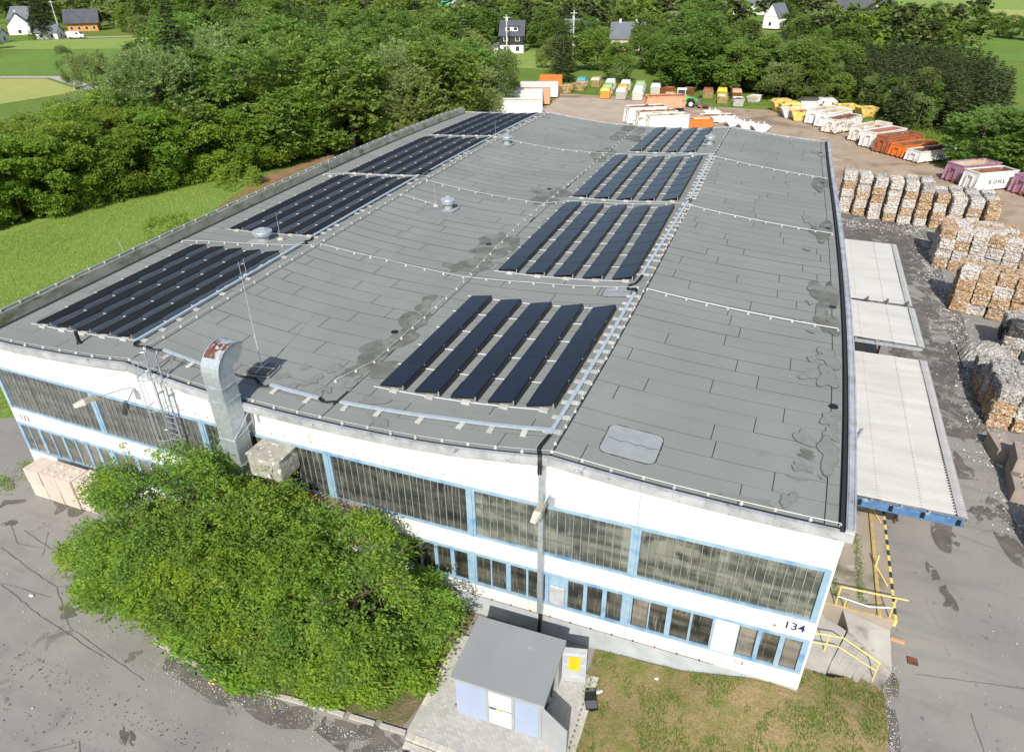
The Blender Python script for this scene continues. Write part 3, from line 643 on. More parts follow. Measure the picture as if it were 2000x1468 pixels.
def place(o, O, A, B):
    """put a unit mesh so that x spans O->A, y spans O->B"""
    X = A-O; Y = B-O; Z = X.cross(Y).normalized(); X2 = X; 
    o.matrix_basis = Matrix(((X2.x, Y.x, Z.x, O.x), (X2.y, Y.y, Z.y, O.y), (X2.z, Y.z, Z.z, O.z), (0, 0, 0, 1)))
def array(label, us, w, v0, v1, n, lift, side, seed):
    um, vm = us[0], v0; O = RP(um, vm); root = thing('solar_array', label, 'solar array', tuple(O), 0, 'solar arrays on the hall roof'); inv = Matrix.Translation(-O)
    L_ = (v1-v0)/n
    def add(nm, me):
        o = ob(nm, me); o.parent = root; return o
    for u in us:
        for j in range(n):
            a, b = v0+j*L_, v0+(j+1)*L_
            h0, h1 = .10, .10+lift
            P, Q, T = RP(u, a, h0)-O, RP(u+w, a, h1)-O, RP(u, b, h0)-O
            # keep zroof flat across a panel: use chord heights
            o = add('solar_panel', pmC if side == 'C' else pmA); place(o, P, Q, T)
            f = ob('panel_frame', frm); f.parent = o; 
        # wind deflector down the high edge
        mb = MB(); dm = M['deflect'] if side == 'A' else M['deflectdark']; ho = .0 if side == 'A' else 0
        for j in range(n):
            a, b = v0+j*L_+.02, v0+(j+1)*L_-.02; u1 = u+w+.02; u2 = u+w+(.11 if side == 'A' else .07)
            mb.hexa([RP(u2, a, .05)-O, RP(u2+.012, a, .05)-O, RP(u2+.012, b, .05)-O, RP(u2, b, .05)-O, RP(u1, a, .07+lift)-O, RP(u1+.012, a, .07+lift)-O, RP(u1+.012, b, .07+lift)-O, RP(u1, b, .07+lift)-O])
        mk('wind_deflector', mb, dm, root)
        for j in range(n+1):      # feet and hooks
            a = v0+j*L_; mb = MB(); mb.beam(RP(u+w+.01, a, .03)-O, RP(u+w+.01, a, .09+lift)-O, .04)
            if side == 'A': mb.beam(RP(u+w+.10, a, .05)-O, RP(u+w+.22, a, .05)-O, .03)
            mb.beam(RP(u+.02, a, .02)-O, RP(u+.02, a, .09)-O, .04); mk('support_foot', mb, M['galv'] if side == 'C' else M['hookgrey'], root)
        p = RP(u+w*.72, v0-.16, .03)-O; sz = .17
        mb = MB().box(p.x-sz, p.x+sz, p.y-.11, p.y+.09, p.z, p.z+.09); mk('ballast_block', mb, M['block'], root)
    ue = us[-1]+w
    for j in range(n+1):
        a = v0+j*L_-(.12 if j == 0 else 0); P = []
        u = us[0]-.18
        while u < ue+.3: P.append(RP(u, a, .055)-O); u += .45
        mk('mounting_rail', MB().tube(P, .028, 4), M['alu'], root)
UC = [18.93+1.53*i for i in range(5)]
cl = 'dark five-row solar array on the right slope, '
array(cl+'nearest the front edge', UC, 1.04, 2.7, 11.45, 5, .16, 'C', 1)
array(cl+'second from the front edge', UC, 1.04, 14.95, 27.4, 7, .16, 'C', 2)
array(cl+'third from the front edge', UC, 1.04, 28.95, 41.3, 7, .16, 'C', 3)
array('short bluish solar array of four rows at the far end of the right-hand slope', [19.75+1.5*i for i in range(4)], 1.0, 43.3, 53.4, 6, .16, 'C', 4)
UA = [1.55+1.235*i for i in range(5)]
al = 'black solar array on the left slope, '
array(al+'nearest the front edge by the vent pipe', UA, .92, 1.7, 11.9, 6, .13, 'A', 5)
array(al+'second from the front behind the round ventilator', [1.78+1.26*i for i in range(5)], .93, 14.9, 27.3, 7, .13, 'A', 6)
array(al+'third from the front', [1.95+1.28*i for i in range(5)], .94, 28.4, 41.2, 7, .13, 'A', 7)
array(al+'farthest of the four by the rear gable', [2.1+1.2*i for i in range(5)], .92, 42.5, 53.3, 6, .13, 'A', 8)
# ---------------------------------------------------------------- cable trays
slab = MB().box(-.17, .17, -.10, .10, 0, .05).mesh('support_block', M['block'])
def tray(label, pts, step=.82, pair=True, across=False):
    O = RP(*pts[0]); root = thing('cable_tray', label, 'cable tray', tuple(O), 0, 'zinc cable trays on the roof'); P = []
    for a, b in zip(pts[:-1], pts[1:]):
        n = max(1, int(math.dist(a, b)/1.0))
        for i in range(n): P.append((lerp(a[0], b[0], i/n), lerp(a[1], b[1], i/n)))
    P.append(pts[-1])
    for p, q in zip(P[:-1], P[1:]):
        mb = MB().beam(RP(*p, .15)-O, RP(*q, .15)-O, .12, .06); mb.beam(RP(*p, .19)-O, RP(*q, .19)-O, .14, .012); mk('tray_section', mb, M['tray'], root)
    tot = sum(math.dist(a, b) for a, b in zip(pts[:-1], pts[1:])); s = .3; 
    while s < tot:
        r = s
        for a, b in zip(pts[:-1], pts[1:]):
            l = math.dist(a, b)
            if r <= l: break
            r -= l
        u, v = lerp(a[0], b[0], r/l), lerp(a[1], b[1], r/l); dx, dy = (b[0]-a[0])/l, (b[1]-a[1])/l
        ks = (-1, 1) if pair else (rng.choice((-1, 1)) if not across else -1,)
        for k in ks:
            w = RP(u-dy*.17*k, v+dx*.17*k, .03)-O; o = ob('support_block', slab, root, loc=tuple(w), rz=math.atan2(dy, dx)+rng.uniform(-.1, .1)+(R_(90) if not across else R_(90)))
        s += step*rng.uniform(.75, 1.3)
    return root
tray('zinc cable tray beside the near right solar array along the right ridge', [(26.6, .95), (26.62, 13.1)])
tray('zinc cable tray beside the second right solar array along the right ridge', [(26.45, 15.4), (26.85, 28.4)])
tray('zinc cable tray beside the third right solar array ending in a bend by the fourth', [(26.9, 29.1), (26.85, 42.0), (24.6, 42.3)])
tray('zinc cable tray along the near left solar array', [(8.0, 1.35), (7.95, 13.3)], pair=False)
tray('zinc cable tray along the second left solar array', [(7.85, 14.3), (7.95, 28.0)], pair=False)
tray('zinc cable tray along the two far left solar arrays', [(8.1, 29.5), (8.1, 52.5)], pair=False)
tray('short zinc cable tray between the ladder and the exhaust duct along the front edge', [(9.7, 1.2), (13.2, 1.12)], 1.3, False, True)
tray('long zinc cable tray along the front edge from the exhaust duct to the right ridge', [(15.0, 1.12), (17.3, 1.03)], 1.3, False, True)
tray('zinc cable tray along the front edge below the near right solar array', [(18.2, 1.08), (22.8, 1.24), (26.55, 1.2)], 1.5, False, True)
def hose(label, pts, r=.035, two=True):
    O = RP(pts[0][0], pts[0][1], pts[0][2]); P = [RP(*p)-O for p in pts]; Q = []
    for i in range(len(P)-1):
        for t in (0, .33, .66):
            p0, p1, p2, p3 = P[max(i-1, 0)], P[i], P[i+1], P[min(i+2, len(P)-1)]
            Q.append(.5*((2*p1)+(-p0+p2)*t+(2*p0-5*p1+4*p2-p3)*t*t+(-p0+3*p1-3*p2+p3)*t**3))
    Q.append(P[-1]); mb = MB().tube(Q, r, 6)
    if two: mb.tube([q+Vector((.07, .03, .01*math.sin(i*1.1))) for i, q in enumerate(Q)], r, 6)
    o = mk('cable_bundle', mb, M['black'], loc=tuple(O)); return tag(o, label, 'cables')
hose('black cable bundle bridging the two cable trays on the right ridge, nearer one', [(26.6, 13.0, .15), (26.55, 13.5, .2), (26.15, 13.7, .08), (26.1, 14.2, .1), (26.35, 14.6, .06), (26.45, 15.4, .15)])
hose('black cable bundle on the right ridge between second and third solar array', [(26.85, 28.3, .15), (26.95, 28.6, .08), (26.8, 28.9, .06), (26.9, 29.2, .15)])
hose('black cable bundle joining the two near left cable trays', [(7.95, 13.2, .15), (8.1, 13.5, .08), (7.8, 13.8, .1), (7.95, 14.1, .06), (7.87, 14.4, .15)])
hose('black cable bundle joining the left cable trays farther back', [(7.95, 27.9, .15), (8.15, 28.4, .08), (8.0, 28.9, .1), (8.1, 29.5, .15)])
hose('black cable bundle from the left cable tray towards the ladder', [(8.0, 1.4, .15), (8.2, 1.1, .1), (8.8, 1.15, .08), (9.2, 1.0, .12), (9.7, 1.2, .15)])
hose('black cable bundle behind the exhaust duct on the front edge', [(13.2, 1.12, .15), (13.5, 1.2, .1), (14.1, 1.25, .14), (14.6, 1.0, .08), (15.0, 1.12, .15)])
hose('black cable bundle bridging the front cable trays near the damp spots', [(17.3, 1.03, .15), (17.5, .95, .08), (17.8, 1.05, .1), (18.2, 1.08, .15)])
hose('black cable bundle dropping over the roof edge into the wall duct', [(26.57, .95, .15), (26.55, .5, .2), (26.5, .1, .16), (26.68, -.3, .12), (26.72, -.42, -.3), (26.72, -.42, -.5)], .03)
# ---------------------------------------------------------------- lightning conductors with their concrete feet
foot = MB().lathe([(.062, 0), (.056, .055), (.028, .07), (.015, .12)], 8).mesh('conductor_foot', M['block'])
M['wirel'] = mat('conductor_wire', (.60, .60, .58), .5, metal=.3)
def conductor(label, pts, step=1.0, r=.012, off=0):
    O = RP(*pts[0]); root = thing('lightning_conductor', label, 'lightning conductor', tuple(O), 0, 'lightning conductor lines on the roof'); P = []
    for a, b in zip(pts[:-1], pts[1:]):
        n = max(1, round(math.dist(a, b)/step))
        for i in range(n): P.append((lerp(a[0], b[0], i/n), lerp(a[1], b[1], i/n)))
    P.append(pts[-1]); mk('wire', MB().tube([RP(*p, .13)-O for p in P], r, 4), M['wirel'], root)
    for p in P[:]:
        w = RP(p[0]+rng.uniform(-.02, .02), p[1]+rng.uniform(-.06, .06), .022)-O; ob('conductor_foot', foot, root, loc=tuple(w), rz=rng.uniform(0, 3))
conductor('lightning conductor on small concrete feet along the right ridge', [(26.93, .6), (26.93, 53.5)], 1.0, .01)
conductor('lightning conductor on small concrete feet along the left ridge', [(8.85, 1.0), (8.85, 53.5)], 1.0, .01)
conductor('lightning conductor on small concrete feet along the puddled valley', [(17.1, 2.4), (17.75, 4.2), (17.85, 12), (17.5, 22), (18.0, 36), (18.1, 53.4)], 1.05, .01)
conductor('lightning conductor crossing between the ridges, nearest the front', [(9.1, 13.45), (13, 13.75), (17.6, 13.4), (21.3, 13.8), (26.6, 13.9)], 1.1)
conductor('lightning conductor crossing between the ridges by the middle ventilator', [(9.1, 26.8), (13.9, 26.8), (17.7, 26.6), (19, 27.75), (26.6, 28.2)], 1.1)
conductor('lightning conductor crossing between the ridges, farthest back', [(9.6, 41.1), (14.5, 41.2), (19, 41.75), (26.6, 42.3)], 1.1)
conductor('lightning conductor down the right slope, nearest the front', [(27.05, 13.7), (35.6, 13.4)], 1.0, .02)
conductor('lightning conductor down the right slope, middle one', [(27.05, 27.6), (35.6, 26.8)], 1.0, .02)
conductor('lightning conductor down the right slope, farthest back', [(27.05, 41.3), (35.55, 40.0)], 1.0, .02)
conductor('lightning conductor crossing the left slope between first and second array', [(.6, 12.2), (2.2, 12.6), (8.7, 13.2)], 1.0)
conductor('lightning conductor crossing the left slope between second and third array', [(.7, 27.2), (2.0, 27.75), (8.7, 28.0)], 1.0)
conductor('short lightning conductor from the left ridge to the middle ventilator', [(9.0, 23.2), (11.7, 22.9)], .9)
conductor('lightning conductor along the front roof edge', [(.1, .05)]+[(float(i), .05) for i in range(1, 36)]+[(35.8, .05)], 1.1, .008)
conductor('lightning conductor along the right gutter', [(36.05, .1), (36.05, 53.6)], .95, .008)
conductor('lightning conductor along the rear roof edge', [(.3, 53.8), (35.9, 53.8)], 1.2, .008)
# ---------------------------------------------------------------- roof ventilators
def ventilator(label, u, v, r, h, tilt=0):
    p = RP(u, v, .02); root = thing('roof_ventilator', label, 'ventilator', tuple(p), 0, 'mushroom roof ventilators')
    mk('base_flashing', MB().box(-r*1.25, r*1.25, -r*1.2, r*1.2, 0, .03), M['feltpatch'], root)
    mk('neck', MB().lathe([(r*.62, .03), (r*.6, h*.55)], 20), M['galv'], root, smooth=False)
    c = mk('cowl', MB().lathe([(r*.68, h*.55), (r*.98, h*.6), (r*1.0, h*.66), (r*.96, h*.68), (r*1.0, h*.72), (r*1.02, h*.9), (r*.99, h*.94), (r*.55, h*1.12), (r*.1, h*1.24), (r*.06, h*1.25)], 24), M['galv'], root)
    mb = MB()
    for k in range(12):
        t = k*math.pi/6; mb.beam((r*.1*math.cos(t), r*.1*math.sin(t), h*1.245), (r*.99*math.cos(t), r*.99*math.sin(t), h*.945), .012, .012)
    mk('cowl_seam', mb, M['alu'], c)
    return root
ventilator('round galvanised ventilator on the left slope before the second array', 5.05, 13.75, .56, .62)
ventilator('galvanised ventilator standing in the middle of the slope between the ridges', 12.45, 22.85, .46, .72)
ventilator('small galvanised ventilator beside the left ridge near the far end', 10.0, 40.0, .46, .7)
ventilator('galvanised ventilator beside the far short solar array', 26.0, 46.6, .46, .7)
for u, v, r in ((5.05, 13.6, .95), (12.4, 22.5, 1.15), (9.95, 39.6, 1.0)):
    rblob('soot_stain', (u, v-.4), r*1.3, .75, .1, M['sootfelt'] if 'sootfelt' in M else M.setdefault('sootfelt', mat('sooty_felt', (.17, .18, .172), .95, (.215, .228, .220), .9, mixlo=.3, mixhi=.6, spec=.1)), .0225, .22)
# vent pipe, rods and mast
p = RP(5.25, .85); t = thing('vent_pipe', 'short black vent pipe in front of the near left solar array', 'vent pipe', tuple(p))
mk('pipe', MB().tube([(0, 0, 0), (0, 0, .58)], .075, 12), M['black'], t); mk('collar', MB().lathe([(.14, .02), (.1, .08)], 12), M['black'], t)
def rod(label, u, v, h, group='lightning rods on the roof'):
    p = RP(u, v); t = thing('lightning_rod', label, 'lightning rod', tuple(p), 0, group)
    mk('rod', MB().tube([(0, 0, .05), (0, 0, h)], [.012, .006], 5), M['alu'], t); mk('base_block', MB().lathe([(.18, .02), (.17, .1), (.05, .13)], 12), M['block'], t)
rod('thin lightning rod beside the round ventilator on the left slope', 6.0, 14.05, 1.6)
rod('thin lightning rod at the edge of the near left array', 7.75, 8.8, 1.0)
rod('thin lightning rod beside the middle ventilator', 11.55, 22.9, 1.5)
rod('thin lightning rod between the two far left arrays', 8.3, 41.8, 1.5)
rod('thin lightning rod by the third left array near the parapet', 1.3, 27.1, 1.6)
p = RP(13.95, 1.95); t = thing('lightning_mast', 'tall thin lightning mast on four dark slabs beside the exhaust duct', 'lightning mast', tuple(p), R_(8))
mk('mast', MB().tube([(0, 0, .1), (0, 0, 1.6)], .024, 8).tube([(0, 0, 1.6), (0, 0, 4.7)], [.013, .007], 6).tube([(0, 0, 1.55), (0, 0, 1.68)], .035, 8), M['alu'], t)
M['slabdark'] = mat('weathered_slab', (.16, .15, .135), .9, (.11, .10, .09), 4)
for i in (-1, 1):
    for j in (-1, 1): mk('base_slab', MB().box(i*.26-.24, i*.26+.24, j*.2-.18, j*.2+.18, .12, .2), M['slabdark'], t)
mk('base_frame', MB().box(-.56, .56, -.025, .025, .205, .235).box(-.025, .025, -.46, .46, .206, .236).box(-.56, -.52, -.44, .44, .03, .11).box(.52, .56, -.44, .44, .03, .11).box(-.56, .56, -.46, -.42, .05, .1).box(-.56, .56, .42, .46, .05, .1), M['galv'], t)
# small stuff: litter of gravel along the left parapet
# ---------------------------------------------------------------- exhaust duct
t = thing('exhaust_duct', 'tall square galvanised exhaust duct with a rusty curved hood at the front wall', 'exhaust duct', (14.6, -.72, 3.2))
x0, x1, y0, y1 = -.37, .36, -.40, .37
zs = [0, 1.55, 2.7, 4.35, 4.95, 5.4]
for a, b in zip(zs[:-1], zs[1:]):
    if b > 5.3: b = 5.42
    mk('duct_section', MB().box(x0, x1, y0, y1, a+.008, b-.008), M['galv'], t)
for z in zs[1:-1]: mk('duct_flange', MB().box(x0-.03, x1+.03, y0-.03, y1+.03, z-.022, z+.022), M['galv'], t)
# hood: quarter turn towards the roof
mb = MB(); cyy, czz = .55, 5.42; n = 12; ro, ri = .95, .20
for i in range(n+1):
    a = math.pi-i/n*R_(128)
    for rr in (ri, ro): 
        for x in (x0, x1): mb.v.append((x, cyy+rr*math.cos(a), czz+rr*1.0*math.sin(a)))
for i in range(n):
    q = 4*i; mb.f += [(q, q+1, q+5, q+4), (q+2, q+6, q+7, q+3), (q, q+4, q+6, q+2), (q+1, q+3, q+7, q+5)]
M['hood'] = mat('rusting_hood_zinc', (.50, .55, .57), .45, (.43, .47, .5), 4, metal=.4, stain=[((.17, .08, .05), 1.3, .43, .50), ((.55, .56, .55), 7, .58, .63)])
hood = mk('hood', mb, M['galv'], t); hood.data.materials.append(M['hood'])
for p_ in hood.data.polygons: p_.material_index = 1 if (p_.center.z > 6.12) else 0
mb = MB()
for x in (x0-.012, x1+.012):
    P = [(x, cyy+(ro+.01)*math.cos(math.pi-i/n*R_(128)), czz+(ro+.01)*math.sin(math.pi-i/n*R_(128))) for i in range(n+1)]; mb.tube(P, .018, 4)
mk('hood_rim', mb, M['galv'], t)
mk('wall_bracket', MB().beam((x1+.02, -.42, 2.75), (x1+.05, .65, 3.05), .05).beam((x1+.02, -.42, 2.8), (x1+.05, .65, 3.6), .04).beam((x1+.05, .63, 3.0), (x1+.05, .63, 3.7), .05).beam((x1+.3, .66, 3.0), (x1+.3, .66, 3.7), .04), M['galv'], t)
mk('duct_base', MB().box(-.55, .5, -.55, .45, -3.9, -.02), M['galv'], t)
t = thing('extract_pipe', 'round galvanised elbow pipe to the left of the square exhaust duct', 'exhaust pipe', (13.62, -.75, 3.15))
mb = MB(); P = [(0, 0, 0), (0, 0, .9), (.0, .03, 1.35), (.0, .2, 1.7), (.0, .5, 1.9), (.0, .78, 1.92)]
mk('pipe', MB().tube(P, [.24]*6, 14), M['galv'], t); mk('pipe_band', MB().tube([(0, 0, .85), (0, 0, .93)], .26, 14).tube([(0, .02, 1.28), (0, .03, 1.36)], .26, 14), M['galv'], t)
t = thing('intake_box', 'weathered grey louvred intake box on the front wall right of the duct', 'ventilation box', (16.05, -.55, 4.45))
M['oldgalv'] = mat('lichened_zinc', (.34, .33, .28), .8, (.25, .24, .20), 3, stain=[((.60, .58, .52), 5, .58, .66), ((.12, .11, .09), 1.5, .6, .68)])
mk('casing', MB().box(-.72, .72, -.50, .54, 0, .95), M['oldgalv'], t); mk('lid', MB().box(-.77, .77, -.58, .54, .955, 1.0), M['oldgalv'], t)
for k in range(11): mk('louvre_blade', MB().hexa([(-.7, -.50, .04+k*.083), (.7, -.50, .04+k*.083), (.7, -.502, .07+k*.083), (-.7, -.502, .07+k*.083), (-.7, -.57, .03+k*.083), (.7, -.57, .03+k*.083), (.7, -.565, .045+k*.083), (-.7, -.565, .045+k*.083)]), M['oldgalv'], t)
mk('bracket', MB().beam((-.65, -.4, -.02), (-.65, .52, -.6), .05).beam((.65, -.4, -.02), (.65, .52, -.6), .05), M['galv'], t)
# lean-to roofed with old panels, mostly behind the trees
t = thing('lean_to', 'low lean-to with a rust-stained sheet roof behind the trees at the front wall', 'lean-to', (17.5, -.9, 0))
for k in range(9): mk('roof_sheet', MB().hexa([(-2.7+k*.62, -.85, 3.0), (-2.7+k*.62+.6, -.85, 3.0), (-2.7+k*.62+.6, .85, 3.28), (-2.7+k*.62, .85, 3.28), (-2.7+k*.62, -.85, 3.04), (-2.7+k*.62+.6, -.85, 3.04), (-2.7+k*.62+.6, .85, 3.32), (-2.7+k*.62, .85, 3.32)]), mat('stained_sheet', (.26, .23, .19), .85, (.2, .17, .13), 2, stain=[((.22, .095, .05), 1.2, .5, .6)]) if k == 0 else bpy.data.materials['stained_sheet'], t)
mk('wall', MB().box(-2.6, 2.7, -.7, .85, -1.0, 2.98), M['plinth'], t)
# ---------------------------------------------------------------- ladder with cage
t = thing('cage_ladder', 'grey steel ladder with safety hoops up the front wall left of the duct', 'ladder', (10.92, -.3, 2.0))
for s in (-.27, .27): mk('ladder_rail', MB().beam((s, 0, 0), (s, 0, 6.5), .06, .03), M['ladderblue'] if 'ladderblue' in M else M.setdefault('ladderblue', mat('worn_blue_steel', (.16, .20, .27), .5, (.30, .33, .36), 3)), t)
for k in range(21): mk('rung', MB().tube([(-.25, 0, .2+k*.28), (.25, 0, .2+k*.28)], .014, 5), M['galv'], t)
def hoop(z, r=.42, full=True):
    P = [(r*math.cos(a), -.12-r*1.55*max(0, math.sin(a))**.8, z) for a in [R_(x) for x in range(0, 181, 15)]]
    return MB().tube([(.27, 0, z)]+[(x*.95, y, z_) for x, y, z_ in P]+[(-.27, 0, z)], .018, 5)
for z in (1.5, 2.9, 4.3, 5.7, 6.5): mk('hoop', hoop(z), M['galv'], t)
for a in (35, 70, 110, 145):
    x, y = .42*.95*math.cos(R_(a)), -.12-.42*1.55*math.sin(R_(a))**.8; mk('cage_bar', MB().beam((x, y, 1.5), (x, y, 6.5), .03, .01), M['galv'], t)
for z in (.6, 2.6, 4.6): mk('standoff', MB().beam((-.27, 0, z), (-.27, .3, z), .05).beam((.27, 0, z), (.27, .3, z), .05), M['ladderblue'], t)
mk('handhold', MB().tube([(-.27, 0, 6.4), (-.27, .1, 6.6), (-.27, .6, 6.2), (-.27, .7, 5.75)], .02, 5).tube([(.27, 0, 6.4), (.27, .1, 6.6), (.27, .6, 6.2), (.27, .7, 5.75)], .02, 5), M['galv'], t)
# ---------------------------------------------------------------- wall lamps
M['lampglass'] = mat('milky_lamp_cover', (.62, .60, .52), .35, (.5, .47, .4), 5)
M['lampcase'] = mat('weathered_lamp_case', (.36, .34, .27), .7, (.25, .24, .18), 6)
def walllamp(label, x, z, dx, dy, up_):
    t = thing('wall_lamp', label, 'wall lamp', (x, -.02, z))
    mk('wall_plate', MB().box(-.13, .13, -.02, .02, -.35, .1), M['galv'], t)
    e = Vector((dx, dy, up_)); mk('arm', MB().tube([(0, -.03, 0), (0, -.12, .28), tuple(e*.25+Vector((0, -.05, .25))), tuple(e)], .03, 7), M['tray'], t)
    d = Vector((dx, dy, 0)).normalized(); s = d.cross(Vector((0, 0, 1)))
    def pt(a, b, c): q = e+d*a+s*b; return (q.x, q.y, q.z+c)
    h = mk('lamp_head', MB().hexa([pt(-.1, -.1, -.07), pt(-.1, .1, -.07), pt(.42, .14, -.05), pt(.42, -.14, -.05), pt(-.1, -.08, .07), pt(-.1, .08, .07), pt(.42, .12, .10), pt(.42, -.12, .10)]), M['lampcase'], t)
    mk('lamp_cover', MB().hexa([pt(.425, -.14, -.09), pt(.425, .14, -.09), pt(.80, .10, -.08), pt(.80, -.10, -.08), pt(.425, -.12, .09), pt(.425, .12, .09), pt(.80, .07, .04), pt(.80, -.07, .04)]), M['lampglass'], h)
walllamp('weathered wall lamp on a curved arm above the left windows', 9.1, 6.2, -.55, -1.35, .42)
walllamp('weathered wall lamp on a short arm beside the grey cable duct', 27.0, 5.85, -.05, -.75, .32)
# grey cable duct down the wall
t = thing('wall_cable_duct', 'grey metal cable duct running down the front wall beside the lamp', 'cable duct', (26.72, -.12, 0))
for a, b in ((.45, 2.9), (2.905, 5.2), (5.205, 6.85)): mk('duct_cover', MB().box(-.09, .09, -.14, .1, a, b), M['galv'], t)
mk('duct_box', MB().box(-.11, .11, -.17, .12, 6.86, 7.2), M['galv'], t)
mk('lower_hose', MB().tube([(0, -.05, .45), (.03, -.12, .2), (.0, -.15, -.6), (0, -.3, -.9)], .07, 8), M['black'], t)

# ---------------------------------------------------------------- transformer hut, paving
GZ = -.9
M['hutblue'] = mat('light_blue_panel', (.31, .365, .475), .6, (.295, .35, .455), 1.5, stain=[((.36, .37, .36), 1.2, .62, .85)])
M['hutgrey'] = mat('grey_render', (.33, .34, .34), .8, (.29, .30, .30), 2)
M['hutroof'] = mat('grey_roof_sheet', (.235, .25, .255), .55, (.215, .228, .232), .8, bump=.05, stain=[((.30, .31, .31), 3, .68, .8)])
M['louvre'] = mat('white_louvre', (.46, .46, .47), .6)
M['doorgrey'] = mat('grey_door_sheet', (.38, .395, .40), .5, (.35, .36, .365), 2)
M['doorwhite'] = mat('pale_door_inside', (.55, .58, .60), .35, (.45, .48, .5), 3, metal=.3)
M['sign'] = mat('yellow_sign', (.85, .50, .02), .5)
hut = thing('transformer_hut', 'small light blue transformer hut with a flat grey roof and open doors', 'transformer hut', (26.6, -2.98, GZ), R_(1.5))
w, d, h = 1.5, 1.16, 2.02
mk('wall', MB().box(-w, w, d-.06, d, .0, h), M['hutgrey'], hut); mk('wall', MB().box(-w, -w+.06, -d, d-.061, .0, h), M['hutblue'], hut)
mk('corner_post', MB().box(-w+.061, -w+.1, -d-.0, -d+.06, .12, h), M['hutgrey'], hut)
mk('base', MB().box(-w-.03, w+.03, -d-.03, d+.03, -.08, .12), M['hutgrey'], hut)
mk('blue_panel', MB().box(-w+.02, -.42, -d-.012, -d+.03, .125, h-.01), M['hutblue'], hut)
mk('blue_panel', MB().box(.58, w-.1, -d-.012, -d+.03, .125, h-.01), M['hutblue'], hut)
mk('corner_post', MB().box(w-.095, w, -d-.02, -d+.05, .12, h), M['hutgrey'], hut)
door = mk('louvre_door', MB().box(-.415, -.33, -d-.03, -d+.02, .125, h-.01).box(.49, .575, -d-.03, -d+.02, .125, h-.01), M['hutgrey'], hut); mk('louvre_gap_shade', MB().box(-.325, .485, -d-.0, -d+.02, .125, h-.01), M['greyink'], door)  # dark sheet behind the slats stands in for shade in the gaps
for a, b in ((.16, 1.0), (1.06, h-.04)):
    n = 10
    for i in range(n):
        z = a+(b-a)*i/n; mk('louvre_blade', MB().hexa([(-.32, -d-.035, z), (.48, -d-.035, z), (.48, -d-.002, z+.02), (-.32, -d-.002, z+.02), (-.32, -d-.04, z+.028), (.48, -d-.04, z+.028), (.48, -d-.003, z+.058), (-.32, -d-.003, z+.058)]), M['louvre'], door)
mk('door_handle', MB().box(-.28, -.06, -d-.07, -d-.036, 1.01, 1.05), M['greyink'], door); mk('handle_tag', MB().box(.04, .12, -d-.065, -d-.036, .99, 1.07), M['sign'], door)
mk('roof', MB().hexa([(-w-.1, -d-.12, h), (w+.1, -d-.12, h), (w+.1, d+.1, h+.06), (-w-.1, d+.1, h+.06), (-w-.1, -d-.12, h+.09), (w+.1, -d-.12, h+.09), (w+.1, d+.1, h+.15), (-w-.1, d+.1, h+.15)]), M['hutroof'], hut)
mk('roof_edge', MB().box(-w-.115, w+.115, -d-.135, -d-.121, h-.02, h+.075).box(w+.101, w+.115, -d-.12, d+.1, h, h+.12), M['hutgrey'], hut)
# right side: open bays with switchgear
mk('side_pier', MB().box(w-.05, w, -d+.06, -d+.3, .12, h), M['hutgrey'], hut); mk('side_pier', MB().box(w-.05, w, d-.35, d-.07, .12, h), M['hutgrey'], hut)
M['gear'] = mat('switchgear_grey', (.22, .23, .24), .5, (.03, .03, .03), 2.2, mixlo=.5, mixhi=.55)
mk('switchgear', MB().box(w-.6, w-.35, -d+.32, d-.36, .15, h-.2).box(w-.34, w-.22, -.5, -.1, .4, .9).box(w-.34, w-.2, .1, .45, .6, 1.5), M['gear'], hut)
mk('cable', MB().tube([(w-.2, -.5, 1.4), (w-.05, -.55, 1.0), (w-.1, -.3, .5), (w-.15, .1, .2)], .025, 5).tube([(w-.25, .4, 1.5), (w-.1, .45, 1.0), (w-.1, .3, .3)], .025, 5), M['black'], hut)
# near door leaf swung wide open towards the camera, far leaf folded back with the yellow notice
mk('open_door', MB().hexa([(w, -d+.01, .02), (w+.95, -d-.5, .02), (w+.97, -d-.46, .02), (w+.02, -d+.05, .02), (w, -d+.01, 1.75), (w+.95, -d-.5, 1.75), (w+.97, -d-.46, 1.75), (w+.02, -d+.05, 1.75)]), M['doorgrey'], hut, smooth=False)
fd = mk('notice_door', MB().hexa([(w+.03, d-.02, .15), (w+.86, d+.16, .15), (w+.85, d+.2, .15), (w+.02, d+.02, .15), (w+.03, d-.02, 1.9), (w+.86, d+.16, 1.9), (w+.85, d+.2, 1.9), (w+.02, d+.02, 1.9)]), M['doorwhite'], hut)
def dp(s, z, off): return (w+.03+.83*s, d-.02+.18*s-off, z)
for z in (.4, 1.0, 1.55): mk('door_rib', MB().hexa([dp(.04, z, .05), dp(.96, z, .05), dp(.96, z, .002), dp(.04, z, .002), dp(.04, z+.05, .05), dp(.96, z+.05, .05), dp(.96, z+.05, .002), dp(.04, z+.05, .002)]), M['louvre'], fd)
mk('door_edge', MB().hexa([dp(.96, .15, .06), dp(1.0, .15, .06), dp(1.0, .15, 0), dp(.96, .15, 0), dp(.96, 1.9, .06), dp(1.0, 1.9, .06), dp(1.0, 1.9, 0), dp(.96, 1.9, 0)]), M['louvre'], fd)
nt_ = mk('yellow_notice', MB().hexa([dp(.28, .85, .07), dp(.75, .85, .07), dp(.75, .85, .062), dp(.28, .85, .062), dp(.28, 1.55, .07), dp(.75, 1.55, .07), dp(.75, 1.55, .062), dp(.28, 1.55, .062)]), M['sign'], fd)
